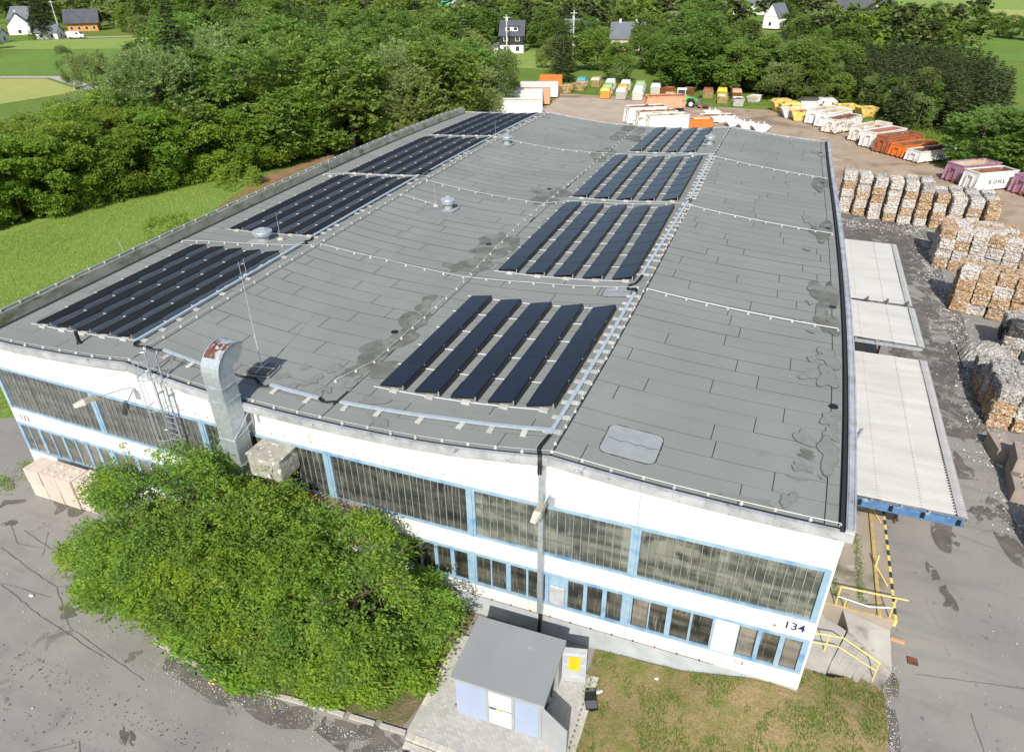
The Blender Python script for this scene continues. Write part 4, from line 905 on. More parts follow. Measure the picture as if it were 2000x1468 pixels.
for i in range(9):
    z = 1.46-i*.065; mk('text_line', MB().hexa([dp(.33, z, .0725), dp(.33+.3*rng.uniform(.6, 1.2), z, .0725), dp(.6, z, .0705), dp(.33, z, .0705), dp(.33, z+.012, .0725), dp(.33+.3*rng.uniform(.6, 1.2), z+.012, .0725), dp(.6, z+.012, .0705), dp(.33, z+.012, .0705)]), mat('notice_ink', (.45, .24, .02), .6) if i == 0 and 'notice_ink' not in bpy.data.materials else bpy.data.materials['notice_ink'], nt_)
# paving: block pavers in a running bond, individually laid
M['paver'] = mat('grey_paver', (.43, .42, .39), .9, (.35, .34, .31), 6, objrand=.10)
M['edgestone'] = mat('edge_block', (.50, .47, .41), .9, (.40, .37, .32), 5, objrand=.12)
M['sand'] = mat('joint_sand', (.20, .185, .15), .95, (.14, .13, .1), 8)
pave = thing('paving', 'light grey block paving round the transformer hut', 'paving', (26.4, -3.0, GZ))
mk('bedding', MB().poly([(-2.45, -2.42, .10), (2.75, -2.15, .10), (2.7, 1.7, .10), (-2.35, 1.7, .10)]).box(-2.45, 2.7, -2.2, 1.7, -.3, .04), M['sand'], pave)
pm = MB().box(-.098, .098, -.049, .049, 0, .07).mesh('paver', M['paver']); n = 0; pvr = MB()
for j in range(41):
    y = -2.36+j*.102
    for i in range(27):
        x = -2.36+i*.2+(j % 2)*.1
        if -1.42 < x < 1.42 and -1.02 < y < 1.1: continue
        if x > 2.72 or (x > 2.35 and y < -2.2): continue
        vis = (y < -1.0 or x > 1.45)
        big = vis and n < 300 and (y < -.6)
        z = .05+rng.uniform(-.004, .004)
        if vis and n < 298: ob('paver', pm, pave, loc=(x, y, z), rz=rng.uniform(-.012, .012)); n += 1
        else: pvr.box(x-.098, x+.098, y-.049, y+.049, z, z+.07)
mk('pavers', pvr, M['paver'], pave, kind='stuff')
em = MB().box(-.14, .14, -.11, .11, -.2, .13).mesh('edge_block', M['edgestone'])
for i in range(18): ob('edge_block', em, pave, loc=(-2.35+i*.29, -2.53+rng.uniform(-.01, .01), rng.uniform(-.01, .01)), rz=rng.uniform(-.02, .02))
for i in range(18): ob('edge_block', em, pave, loc=(-2.33+i*.29, -2.78+rng.uniform(-.012, .012), -.10+rng.uniform(-.01, .01)), rz=rng.uniform(-.02, .02))
es = MB().box(-.05, .155, -.49, .49, -.2, .135).mesh('edging_strip', M['edgestone'])
for i in range(4): ob('edging_strip', es, pave, loc=(-2.50, -1.9+i, 0)); ob('edging_strip', es, pave, loc=(2.86, -1.7+i, 0), rz=math.pi)
# ---------------------------------------------------------------- things on the verge
vz0 = lambda x, y: vz(x, y)
t = thing('tool_case', 'black open tool case lying on the dry grass right of the hut', 'tool case', (29.35, -2.35, vz(29.35, -2.35)), R_(25))
mk('case_body', MB().box(-.21, .21, -.17, .17, 0, .12), M['black'], t); mk('case_lid', MB().hexa([(-.21, .17, .10), (.21, .17, .10), (.21, .2, .12), (-.21, .2, .12), (-.2, .26, .40), (.2, .26, .40), (.2, .29, .41), (-.2, .29, .41)]), M['black'], t)
mk('case_tray', MB().box(-.19, .19, -.15, .15, .121, .127), M['greyink'], t); mk('case_handle', MB().tube([(-.07, -.17, .06), (-.07, -.22, .07), (.07, -.22, .07), (.07, -.17, .06)], .01, 5), M['black'], t)
M['whiteplastic'] = mat('white_plastic', (.78, .78, .76), .5)
M['redplastic'] = mat('red_plastic', (.6, .08, .06), .5)
def litter(name, label, cat, pos, size, m, rz=0, z=None):
    mb = MB(); n = 9; P = []
    for i in range(n): a = 2*math.pi*i/n; r = size*rng.uniform(.6, 1.1); P.append((r*math.cos(a), r*.6*math.sin(a)))
    mb.v = [(0, 0, size*.45)]+[(p[0], p[1], rng.uniform(.0, size*.25)) for p in P]; mb.f = [(0, 1+i, 1+(i+1) % n) for i in range(n)]+[tuple(range(n, 0, -1))]
    zz = z if z is not None else gz(*pos)
    o = mk(name, mb, m, loc=(pos[0], pos[1], zz+.0), rz=rz); return tag(o, label, cat)
litter('plastic_bag', 'crumpled white plastic scrap on the verge near the hut', 'litter', (29.45, -1.75), .16, M['whiteplastic'], .5, vz(29.45, -1.75))
litter('plastic_bag', 'red and white scrap lying just left of the tool case', 'litter', (28.98, -2.45), .13, M['redplastic'], 0, vz(28.98, -2.45)+.02)
litter('plastic_bag', 'small white scrap at the foot of the wall on the verge', 'litter', (31.25, -.6), .1, M['whiteplastic'], 0, vz(31.25, -.6))
litter('plastic_bag', 'small pale scrap low on the verge near the bottom edge', 'litter', (33.8, -3.7), .08, M['whiteplastic'], 0, vz(33.8, -3.7))
litter('plastic_bag', 'orange plastic bag squashed against the kerb', 'litter', (16.5, -6.15), .3, mat('orange_bag', (.75, .28, .12), .5, (.7, .5, .4), 5), .2)
litter('plastic_bag', 'white plastic sheet in the gutter left of the paving', 'litter', (24.3, -6.05), .3, M['whiteplastic'], .3)
litter('plastic_bag', 'white scrap lying alone on the left yard', 'litter', (7.5, -6.0), .12, M['whiteplastic'])
litter('plastic_bag', 'small white scrap at the bottom of the left yard', 'litter', (18.3, -8.4), .1, M['whiteplastic'])
# drain cover on the right road
t = thing('drain_cover', 'rusty square drain cover in a dark ring on the right road', 'drain cover', (39.85, 3.55, GZ)); mk('cover', MB().box(-.17, .17, -.15, .15, -.02, .03), M['rust'], t)
o = ob('brick', MB().box(-.24, .24, -.06, .06, 0, .12).mesh('brick', mat('pale_brick', (.45, .28, .17), .9)), loc=(39.4, 4.3, GZ), rz=-.1); tag(o, 'pale brick lying at the foot of the striped dock edge', 'brick')
# paper scraps blown over the asphalt: countless
def scraps(name, n, area, m, smin, smax, seed, zf=gz, dz=-.008):
    g_ = np.random.default_rng(seed); V = []; F = []
    x0, x1, y0, y1 = area
    xs = g_.uniform(x0, x1, n); ys = g_.uniform(y0, y1, n)
    return name, xs, ys
def scatter(name, P, m, smin, smax, zf=gz, dz=-.005):
    mb = MB()
    for (x, y) in P:
        s = rng.uniform(smin, smax)*(1.6 if rng.random() < .08 else 1); a = rng.uniform(0, 6.28); z = zf(x, y)+dz; c, q = math.cos(a)*s, math.sin(a)*s; k = rng.uniform(.3, .9)
        mb.poly([(x-c, y-q, z), (x+q*k, y-c*k, z+rng.uniform(0, s*.5)), (x+c, y+q, z+rng.uniform(0, s*.6)), (x-q*k, y+c*k, z)])
    return mk(name, mb, m, kind='stuff')
M['paper'] = mat('paper_scraps', (.60, .59, .56), .8, (.38, .34, .29), .9, mixlo=.5, mixhi=.6)
P = []
for _ in range(5200):
    x, y = rng.uniform(1, 27), rng.uniform(-12, -2); e = -1.2-x*.02 if x < 7 else (-6.1)
    if y < e and rng.random() < .12+.55*math.exp(-((y+6.7)/1.3)**2)+.25*math.exp(-((y+9.2)/1.0)**2): P.append((x, y))
for _ in range(1000):
    x = rng.uniform(13.5, 27.5); y = -5.98-abs(rng.gauss(0, .22))-(.9 if x > 25 else (.35 if x < 18 else 0)); P.append((x, y))
for _ in range(4200):
    x, y = rng.uniform(39.3, 46), rng.uniform(-5, 50)
    if rng.random() < .15+.85*sstep(41, 45.5, x): P.append((x, y))
for _ in range(1500):
    x = 38.75+abs(rng.gauss(0, .25)); y = rng.uniform(-8, 3.3); P.append((x-(.25*(max(0, -y)/4)**2), y))
scatter('paper_scraps', P, M['paper'], .009, .026)
P = [(rng.gauss(45.4, .7), rng.uniform(12, 62)) for _ in range(2600)]+[(rng.uniform(37, 53), 55.6+rng.gauss(0, .8)-(0)) for _ in range(1500)]
P = [(x, y if x < 45 else y) for x, y in P]
scatter('waste_paper_fringe', P, M['paper'], .03, .085)
M['pebble'] = mat('dark_crumbs', (.06, .055, .05), .9)
scatter('dark_crumbs', [(rng.uniform(4, 27), rng.gauss(-9.6, .5)) for _ in range(500)]+[(rng.uniform(8, 22), rng.gauss(-8.2+.0, .25)) for _ in range(260)], M['pebble'], .012, .035)
# ---------------------------------------------------------------- concrete blocks with studs
def stud_block(mb, L, Wd, H, studs=True, nx=2, ny=2):
    mb.box(-L/2, L/2, -Wd/2, Wd/2, 0, H)
    return mb
sm_ = MB().box(-.475, .475, -.47, .47, .004, .79).mesh('block_body', M['blockpink'])
stm = MB()
for i in (-1, 1):
    for j in (-1, 1):
        x, y = i*.22, j*.24; stm.hexa([(x-.09, y-.09, .79), (x+.09, y-.09, .79), (x+.09, y+.09, .79), (x-.09, y+.09, .79), (x-.035, y-.035, .86), (x+.035, y-.035, .86), (x+.035, y+.035, .86), (x-.035, y+.035, .86)])
stm = stm.mesh('studs', M['blockpink'])
names = ['left end', 'second', 'third', 'fourth']
for i in range(4):
    for lv in range(2):
        x = 2.72+i*.97; y = -1.18+rng.uniform(-.03, .03)+.02*i; z = lv*.8-.0
        lab = 'pale concrete block at the front wall, %s, %s course' % (['leftmost', 'second from left', 'third from left', 'rightmost'][i], 'upper' if lv else 'lower')
        t = thing('concrete_block', lab, 'concrete block', (x, y, gz(x, y)+z-.02), rng.uniform(-.015, .015)-.02, 'pale concrete blocks by the left windows')
        ob('block_body', sm_, t)
        if lv and i: ob('studs', stm, t)
bm2 = MB().hexa([(-.8, -.4, .0), (.8, -.4, .0), (.8, .4, .0), (-.8, .4, .0), (-.8, -.4, .78), (.8, -.4, .78), (.8, .4, .78), (-.8, .4, .78)]).mesh('block_body', mat('brownish_concrete', (.33, .27, .225), .9, (.26, .215, .18), 2, bump=.3, stain=[((.42, .40, .30), 1.5, .6, .7)]))
st2 = MB()
for i in range(4):
    x = -.6+i*.4; st2.hexa([(x-.09, -.09, .78), (x+.09, -.09, .78), (x+.09, .09, .78), (x-.09, .09, .78), (x-.035, -.035, .85), (x+.035, -.035, .85), (x+.035, .035, .85), (x-.035, .035, .85)])
st2 = st2.mesh('studs', bm2.materials[0])
for (x, y, z, rz, lab, s) in [(45.45, 15.5, 0, .1, 'lowest', 1), (45.55, 16.6, 0, .05, 'lower rear', 1), (45.6, 16.9, .8, .08, 'upper studded', 1), (45.2, 18.8, 0, .3, 'light-topped rear', 1), (46.9, 16.2, .0, .05, 'lower right', 1), (47.2, 17.3, .8, .1, 'upper right', 1)]:
    t = thing('concrete_block', lab+' brownish concrete block in the heap by the right road', 'concrete block', (x, y, GZ+z), rz+R_(80), 'brownish concrete blocks by the right road'); ob('block_body', bm2, t)
    if s: ob('studs', st2, t)
# ---------------------------------------------------------------- loading dock, stairs, railings
M['dock'] = mat('dock_concrete', (.34, .29, .23), .92, (.27, .235, .19), .7, bump=.3, stain=[((.15, .13, .10), .8, .58, .7), ((.42, .38, .32), 1.4, .62, .72)])
dock = thing('loading_dock', 'long brown concrete loading dock along the right side of the hall', 'loading dock', (37.6, 4.2, GZ))
for k in range(9):
    a, b = 4.55*k, 4.55*(k+1)-.02; mk('dock_slab', MB().hexa([(-1.65, a-(.0), 0), (1.42, a-.5*(k == 0)*0, 0), (1.42, b, 0), (-1.65, b, 0), (-1.65, a, 1.1), (1.42, a, 1.1), (1.42, b, 1.1), (-1.65, b, 1.1)]), M['dock'], dock)
M['kblack'] = mat('black_paint', (.04, .04, .04), .7)
for k in range(66):
    a = k*.32; mk('edge_stripe', MB().box(1.425, 1.53, a, a+.315, .82, 1.112), M['yellow'] if k % 2 == 0 else M['kblack'], dock)
mk('kick_rail', MB().box(.85, .98, 0, 21, 1.104, 1.2), M['yellowworn'] if 'yellowworn' in M else M.setdefault('yellowworn', mat('worn_ochre_paint', (.50, .36, .12), .8, (.32, .25, .14), 5)), dock)
for a in (2.6, 6.4, 10.2, 14): mk('rail_stay', MB().beam((.92, a, 1.2), (1.3, a-.9, 1.13), .05).beam((.92, a, 1.2), (.92, a+.02, 1.75), .05), M['yellow'], dock)
mk('pit_edge', MB().box(-1.6, 1.4, -.02, .06, 1.101, 1.13), M['yellowworn'], dock)
# stairs down towards the camera
st = thing('dock_stairs', 'concrete stair ramp with side wall at the end of the loading dock', 'stairs', (37.3, 2.2, GZ))
mk('landing', MB().hexa([(-1.28, -1.1, 0), (-.56, -.86, 0), (.11, 1.09, 0), (-1.28, 1.97, 0), (-1.28, -1.1, .9), (-.56, -.86, .9), (.11, 1.09, .9), (-1.28, 1.97, .9)]), M['concrete'], st)
for k in range(6):
    A0, B0, A1, B1 = Vector((36.9, 1.75)), Vector((37.45, 3.25)), Vector((38.3, 1.45)), Vector((38.98, 2.5)); a, b, c, d_ = A0.lerp(A1, k/6), A0.lerp(A1, (k+1)/6-.002), B0.lerp(B1, (k+1)/6-.002), B0.lerp(B1, k/6)
    P = [(q.x-37.3, q.y-2.2) for q in (a, b, c, d_)]; hz = .84-.14*k; mk('step', MB().hexa([(x, y, -.1) for x, y in P]+[(x, y, hz) for x, y in P]), M['concrete'], st)
mk('side_wall', MB().hexa([(.17, 1.1, 0), (1.7, .33, 0), (1.7, 1.97, 0), (.0, 1.97, 0), (.17, 1.1, .97), (1.7, .33, .35), (1.7, 1.97, .62), (.0, 1.97, 1.0)]), M['concrete'], st)
rl = thing('yellow_railing', 'yellow tube railing across the end of the loading dock', 'railing', (37.3, 4.25, .2), 0, 'yellow tube railings')
mk('top_rail', MB().tube([(-.3, -.05, 1.0), (1.95, .1, 1.0)], .028, 6), M['yellow'], rl); mk('mid_rail', MB().tube([(-.3, -.05, .5), (.8, -.1, .42), (1.55, .05, .5)], .022, 6), M['whiteplastic'], rl)
for x, y in ((-.3, -.05), (.0, -.05), (1.55, .02)): mk('post', MB().tube([(x, y, 0), (x, y, 1.0 if x != 0 else .45)], .026, 6), M['yellow'], rl)
rl = thing('yellow_railing', 'yellow tube railing sloping down beside the stair ramp', 'railing', (36.3, 1.9, -.28), 0, 'yellow tube railings')
mk('top_rail', MB().tube([(-.25, .15, 1.05), (.8, .3, 1.05), (2.12, .12, .5)], .028, 6), M['yellow'], rl); mk('mid_rail', MB().tube([(-.25, .12, .62), (.75, .26, .6), (2.05, .12, .1)], .022, 6), M['yellow'], rl)
for x, y, z0, z1 in ((.35, .2, .05, 1.05), (2.08, .13, -.55, .52)): mk('post', MB().tube([(x, y, z0), (x, y, z1)], .028, 6), M['yellow'], rl)
# ---------------------------------------------------------------- corrugated canopies
M['corr'] = mat('grey_corrugated_sheet', (.385, .38, .365), .9, (.325, .32, .305), .6, objrand=.04, stretch=(.4, 2.5, 1), stain=[((.32, .30, .26), 1.6, .66, .78)])
M['corr2'] = mat('pale_corrugated_sheet', (.37, .37, .36), .9, (.325, .325, .315), .6, objrand=.03, stretch=(.4, 2.5, 1))
def canopy(label, x0, x1, y0, y1, z0, z1, m, pitch=.177, amp=.042, side=True):
    t = thing('loading_canopy', label, 'canopy', (x0, y0, z0), 0, 'canopies over the loading dock'); n = int((y1-y0)/pitch)
    per = 6; i = 0; strips = [(0, .36), (.355, .70), (.695, 1.0)]
    while i < n:
        j = min(i+per, n)
        for si, (sa, sb) in enumerate(strips):
            mb = MB(); sub = 6; rows = (j-i)*sub
            for k in range(rows+1):
                y = (i+k/sub)*pitch; c = amp*math.cos(2*math.pi*k/sub)
                for s in (sa, sb): x = (x1-x0)*s; mb.v.append((x, y, (z1-z0)*s+c+.012*(2-si)))
            for k in range(rows): mb.f.append((2*k, 2*k+1, 2*k+3, 2*k+2))
            mk('corrugated_sheet', mb, m, t)
        i = j
    if side:
        mb = MB(); L_ = (n)*pitch
        for k in range(int(L_/.09)):
            y = k*.09
            if k % 2 == 0: mb.box(x1-x0-.34, x1-x0-.30, y, y+.05, z1-z0+.02, z1-z0+.06)
        mk('ridge_teeth', mb, M['seam'], t)
        mk('edge_cap', MB().hexa([(x1-x0-.3, 0, z1-z0+.03), (x1-x0+.06, 0, z1-z0-.02), (x1-x0+.06, L_, z1-z0-.02), (x1-x0-.3, L_, z1-z0+.03), (x1-x0-.3, 0, z1-z0+.06), (x1-x0+.06, 0, z1-z0+.01), (x1-x0+.06, L_, z1-z0+.01), (x1-x0-.3, L_, z1-z0+.06)]), m, t)
    for y in np.arange(.05, n*pitch, 3.05):
        mk('cross_beam', MB().beam((0, y+.1, -.24), (x1-x0, y+.1, z1-z0-.2), .1, .18), M['galv'], t)
        mk('post', MB().beam((3.1, y, -.3), (3.1, y, -3.3), .10), M['rust'], t) if y > 1 else None
    for x in (.3, 1.3, 2.35, 3.3): mk('purlin', MB().box(x-.04, x+.04, 0, n*pitch, (z1-z0)*x/(x1-x0)-.12, (z1-z0)*x/(x1-x0)-.04), M['galv'], t)
    for s in (.33, .67):
        mb = MB()
        for k in range(0, n, 1): x = (x1-x0)*s; mb.box(x-.012, x+.012, k*pitch-.012, k*pitch+.012, (z1-z0)*s+amp, (z1-z0)*s+amp+.03)
        mk('fixing_bolt', mb, M['rust'], t, kind='stuff')
    return t
c1 = canopy('near corrugated canopy over the dock with a blue beam at its front end', 36.45, 40.95, 7.25, 19.85, 3.15, 3.2, M['corr'])
mk('front_beam', MB().box(0, 4.45, -.02, .06, -.42, -.06), M['steelblue'], c1)
for x in (.9, 2.0, 3.1, 4.3): mk('beam_bracket', MB().box(x-.06, x+.06, -.1, -.025, -.3, -.08), M['black'], c1)
canopy('middle corrugated canopy over the dock, between the near and the far one', 36.4, 41.05, 21.6, 26.9, 3.2, 3.15, M['corr2'])
canopy('far pale corrugated canopy over the dock beyond the three small brackets', 36.35, 40.95, 27.0, 38.3, 3.2, 3.2, M['corr2'])
t = thing('roof_brackets', 'three small dark brackets on the joint between middle and far canopy', 'brackets', (37.3, 26.95, 3.25))
for x in (0, 1.2, 2.3, 3.4): mk('bracket', MB().box(x-.05, x+.05, -.1, .1, 0, .22).box(x-.2, x+.06, -.03, .03, 0, .06), M['greyink'], t)
t = thing('ladder_piece', 'short grey metal frame lying on the near canopy against the gutter', 'metal frame', (37.3, 11.2, 3.26), R_(-18))
mk('frame_bar', MB().box(-.3, -.22, -.9, .9, 0, .06).box(-.02, .06, -.9, .9, 0, .06), M['galv'], t); mk('frame_rung', MB().box(-.22, -.02, .2, .28, .0, .05).box(-.22, -.02, -.7, -.6, .0, .05), M['galv'], t)
# goods in the gap between the canopies
t = thing('green_bin', 'green waste bin on the dock in the gap between the canopies', 'bin', (37.9, 20.6, .2)); mk('bin_body', MB().box(-.45, .45, -.35, .35, 0, .9), mat('dull_green', (.10, .17, .09), .6, (.07, .12, .07), 4), t); mk('bin_rim', MB().box(-.5, .5, -.4, .4, .9, .96), M['greyink'], t)
t = thing('tube_frame', 'rusty tubular frame standing at the edge of the dock between the canopies', 'frame', (39.4, 20.6, .2)); mk('tube', MB().tube([(-.2, -.5, 0), (-.2, -.5, 1.4), (-.2, .5, 1.6), (-.2, .5, 0)], .04, 6).tube([(.2, -.5, 0), (.05, .5, 1.6)], .04, 6), M['rust'], t)
# weeds growing on the dock and stairs are with the plants

# ---------------------------------------------------------------- roll-off containers
def cmat(name, c, c2=None, rust=.62, rs=1.3):
    return mat(name, c, .6, c2 or tuple(x*.85 for x in c), 2.2, stain=[((.22, .085, .04), rs, rust, rust+.05), ((.12, .10, .09), 3, .68, .8)], objrand=.04)
M['cwhite'] = cmat('white_container_paint', (.74, .73, .70), rust=.66)
M['cwhiterust'] = cmat('rusty_white_paint', (.70, .68, .64), (.62, .58, .52), rust=.56, rs=1.8)
M['corange'] = cmat('orange_container_paint', (.70, .20, .035), (.62, .16, .03), rust=.68)
M['crustorange'] = cmat('faded_rusty_orange', (.40, .13, .055), (.33, .10, .05), rust=.52, rs=2.2)
M['csalmon'] = cmat('salmon_faded_paint', (.66, .33, .20), (.60, .28, .17), rust=.62)
M['cpurple'] = cmat('faded_purple_paint', (.32, .17, .24), (.38, .22, .30), rust=.56, rs=1.6)
M['cyellow'] = cmat('yellow_skip_paint', (.66, .50, .13), (.55, .40, .12), rust=.6)
M['ctan'] = cmat('tan_skip_paint', (.48, .36, .17), (.38, .27, .13), rust=.57)
M['cgrey'] = cmat('grey_skip_paint', (.55, .56, .56), (.48, .48, .47), rust=.66)
M['cgreen'] = cmat('pale_green_lid', (.30, .42, .17), rust=.7)
M['cbinorange'] = cmat('amber_skip_paint', (.70, .42, .11), (.62, .30, .06), rust=.62)
M['cbrown'] = cmat('brown_skip_paint', (.28, .14, .07), (.2, .1, .05), rust=.5)
M['insiderust'] = mat('rusty_container_inside', (.26, .12, .07), .9, (.17, .075, .045), 1.6, stain=[((.38, .24, .13), 1.1, .58, .7)])
M['insidepink'] = mat('pinkish_primer_inside', (.38, .18, .14), .85, (.32, .15, .12), 1.5)
M['insidepale'] = mat('pale_inside', (.52, .45, .34), .9, (.42, .34, .23), 1.2)
M['scrapdark'] = mat('dark_scrap', (.035, .033, .03), .9, (.12, .10, .08), 5)
M['insideshade'] = M['insiderust']
CW = (.045)
def container(label, x, y, rz, L, Wd, H, m, inside='insiderust', closed=False, letters=None, load=None, sc=1, group='roll-off containers', marks=True, z=None):
    t = thing('container', label, 'container', (x, y, gz(x, y) if z is None else z), R_(rz), group)
    b0 = .16; nr_ = max(3, int(L/.52))
    # side walls with ribs
    for s, nm in ((0, 'near_side'), (1, 'far_side')):
        yy = 0 if s == 0 else Wd; mb = MB(); dy = (0, .05) if s == 0 else (-.05, 0)
        mb.box(.35, L, yy+dy[0], yy+dy[1], b0, H)
        for k in range(nr_+1):
            xx = .42+(L-.50)*k/nr_; o = -.06 if s == 0 else .06
            mb.box(xx-.05, xx+.05, min(yy, yy+o)+(.0005 if s else 0), max(yy, yy+o), b0+.05, H-.09)
        mk(nm, mb, m, t)
    # floor, inside skin
    mk('floor', MB().box(.38, L-.05, .055, Wd-.055, b0, b0+.08), M[inside], t)
    if not closed:
        mb = MB()
        mb.box(.385, L-.05, .0505, .06, b0+.1, H-.02).box(.385, L-.05, Wd-.06, Wd-.0505, b0+.1, H-.02).box(.37, .385, .06, Wd-.06, b0+.1, H-.02).box(L-.065, L-.05, .06, Wd-.06, b0+.1, H-.02)
        mk('inner_lining', mb, M[inside], t)
    # rim
    mb = MB(); r = .075
    mb.box(.3, L+.02, -r, .062, H, H+.1).box(.3, L+.02, Wd-.062, Wd+r, H, H+.1).box(.26, .42, .063, Wd-.063, H, H+.1).box(L-.06, L+.02, .063, Wd-.063, H, H+.1); mk('rim', mb, m, t)
    # hook end with slanting face
    mk('front_wall', MB().box(.31, .365, .0, Wd, b0, H-.001), m, t)
    hk = MB(); 
    for yy in (Wd*.3, Wd*.7): hk.beam((.05, yy, b0), (.2, yy, H*.78), .1, .12)
    hk.beam((.2, Wd*.28, H*.78), (.2, Wd*.72, H*.78), .1, .1); hk.tube([(.12, Wd*.45, H*.8), (.06, Wd*.45, H*.92), (.06, Wd*.55, H*.92), (.12, Wd*.55, H*.8)], .03, 5)
    for yy in (.0, Wd-.001): hk.hexa([(.0, yy-.03, b0), (.34, yy-.03, b0), (.34, yy+.03, b0), (.0, yy+.03, b0), (.2, yy-.03, H*.75), (.34, yy-.03, H), (.34, yy+.03, H), (.2, yy+.03, H*.75)])
    mk('hook_frame', hk, m, t)
    # rear doors
    mb = MB().box(L-.049, L, 0, Wd, b0, H-.001)
    for yy in (.25, Wd/2-.12, Wd/2+.12, Wd-.25): mb.box(L, L+.06, yy-.03, yy+.03, b0, H)
    mk('rear_door', mb, m, t)
    mb = MB()
    for yy in (Wd*.28, Wd*.72): mb.box(.1, L, yy-.06, yy+.06, .05, b0-.001); mb.tube([(.25, yy-.09, .1), (.25, yy+.09, .1)], .1, 10); mb.tube([(L-.3, yy-.09, .1), (L-.3, yy+.09, .1)], .1, 10)
    mk('skid', mb, M['rust'], t)
    if marks:
        mb = MB()
        for k in range(4):
            for j in (0, 1): mb.hexa([(.303+.0, Wd-.12-j*.2, b0+.15+k*.18), (.303, Wd-.28-j*.2+.1, b0+.23+k*.18), (.309, Wd-.28-j*.2+.1, b0+.23+k*.18), (.309, Wd-.12-j*.2, b0+.15+k*.18), (.303, Wd-.12-j*.2, b0+.22+k*.18), (.303, Wd-.28-j*.2+.1, b0+.30+k*.18), (.309, Wd-.28-j*.2+.1, b0+.30+k*.18), (.309, Wd-.12-j*.2, b0+.22+k*.18)])
            mb.box(.31, .315, .08+.001*k, .3, b0+.15+k*.18, b0+.22+k*.18) if k % 2 else None
        mk('warning_marks', mb, M['red'], t)
    if closed: mk('lid', MB().hexa([(.3, .0, H+.1), (L, .0, H+.1), (L, Wd, H+.1), (.3, Wd, H+.1), (.3, .1, H+.2), (L, .1, H+.2), (L, Wd-.1, H+.2), (.3, Wd-.1, H+.2)]), m, t)
    if letters: text('K Ü H L' if letters == 1 else letters, .62 if H > 1.7 else .5, M['navy'] if H > 2.3 else M['greyink'], (L*.52, -.075, H*.5), (R_(90), 0, 0), t, .006)
    if load:
        lm, hgt = load; nx, ny = 12, 7; mb = MB(); g_ = random.Random(int(x*10))
        hh_ = [[b0+.1+hgt*(.6+.5*g_.random())*(.55+.45*math.sin(math.pi*(i+.5)/(nx+1))) for i in range(nx+1)] for j in range(ny+1)]
        for j in range(ny+1):
            for i in range(nx+1): mb.v.append((.40+(L-.47)*i/nx, .07+(Wd-.14)*j/ny, hh_[j][i]))
        for j in range(ny):
            for i in range(nx): q = j*(nx+1)+i; mb.f.append((q, q+1, q+nx+2, q+nx+1))
        mk('load', mb, M[lm], t)
    return t
rg = 'containers in the row along the right of the dirt yard'
container('farthest white container of the right-hand row, beside the yellow skips', 36.0, 104.0, 58, 6.2, 2.2, 2.05, M['cwhite'], 'insidepale', load=('cwhite', 1.4), group=rg)
container('second farthest white container in the right-hand row, with blue scraps in it', 37.4, 101.9, 58, 6.4, 2.2, 2.05, M['cwhite'], 'insidepale', load=('paper', 1.5), group=rg)
container('white KÜHL container with rusty empty inside, third in the right-hand row', 38.4, 98.0, 56, 6.6, 2.2, 1.95, M['cwhiterust'], 'insiderust', letters=1, group=rg)
container('cream and white container with pale inside, fourth in the right-hand row', 41.8, 93.1, 52, 6.3, 2.2, 2.0, M['cwhiterust'], 'insidepale', load=('paper', 1.3), group=rg)
container('clean white container with pinkish inside, fifth in the right-hand row', 43.0, 89.6, 48, 6.3, 2.2, 2.05, M['cwhite'], 'insidepink', group=rg)
container('faded rust-orange container in the right-hand row', 44.4, 87.0, 45, 6.3, 2.1, 2.05, M['crustorange'], 'insiderust', group=rg)
container('bright orange low container between the rusty orange and the white one', 46.1, 85.3, 43, 6.2, 2.1, 1.45, M['corange'], 'insiderust', group=rg)
container('low white KÜHL container with burnt inside in the shade of the big tree', 47.8, 83.0, 42, 6.2, 2.1, 1.35, M['cwhite'], 'insiderust', letters=1, group=rg)
container('large faded purple container behind the white one by the paper bales', 50.9, 74.3, 36, 5.6, 2.2, 1.95, M['cpurple'], 'insidepale', group=rg)
container('large white KÜHL container with rusty yellow inside behind the paper bales', 52.1, 71.4, 34, 5.3, 2.1, 1.95, M['cwhite'], 'insiderust', letters=1, group=rg)
container('purple container cut off by the right edge of the photo', 56.9, 71.0, 36, 5.6, 2.2, 1.9, M['cpurple'], 'insiderust', group=rg)
lg = 'containers at the far left corner of the yard'
container('long white container lying right behind the roof corner, rusty rim', -13.3, 90.8, 17, 8.6, 2.4, 2.35, M['cwhite'], 'insidepale', group=lg, marks=False)
t = container('tall white container carrying a board lettered KÜHL', -15.4, 98.6, 17, 8.1, 2.4, 2.5, M['cwhite'], 'insidepale', closed=True, group=lg)
mk('letter_board', MB().box(.3, 5.1, -.14, -.08, .75, 2.2), M['cwhite'], t); text('K Ü H L', .95, M['navy'], (2.3, -.15, 1.5), (R_(90), 0, 0), t, .006)
container('rusty orange container wedged between the two tall white ones', -13.3, 102.0, 17, 6.3, 2.4, 2.4, M['csalmon'], 'insiderust', closed=True, group=lg)
container('white container standing behind the rusty orange one, red rim', -15.0, 109.2, 17, 7.1, 2.4, 2.3, M['cwhite'], 'insidepale', closed=True, group=lg)
container('bright orange covered container at the far left of the yard', -15.6, 122.0, 17, 4.6, 2.3, 1.9, M['corange'], 'insiderust', closed=True, group=lg, marks=False)
cg = 'containers grouped behind the rear roof edge'
container('white container filled with dark scrap, left one of the group behind the rear roof edge', 8.9, 92.3, 30, 6.2, 2.2, 2.35, M['cwhite'], 'insiderust', load=('scrapdark', 2.1), group=cg)
container('white container with rust streaks, middle one of the group behind the rear roof edge', 10.8, 90.8, 30, 6.2, 2.1, 2.2, M['cwhiterust'], 'insiderust', load=('rust', 1.6), group=cg)
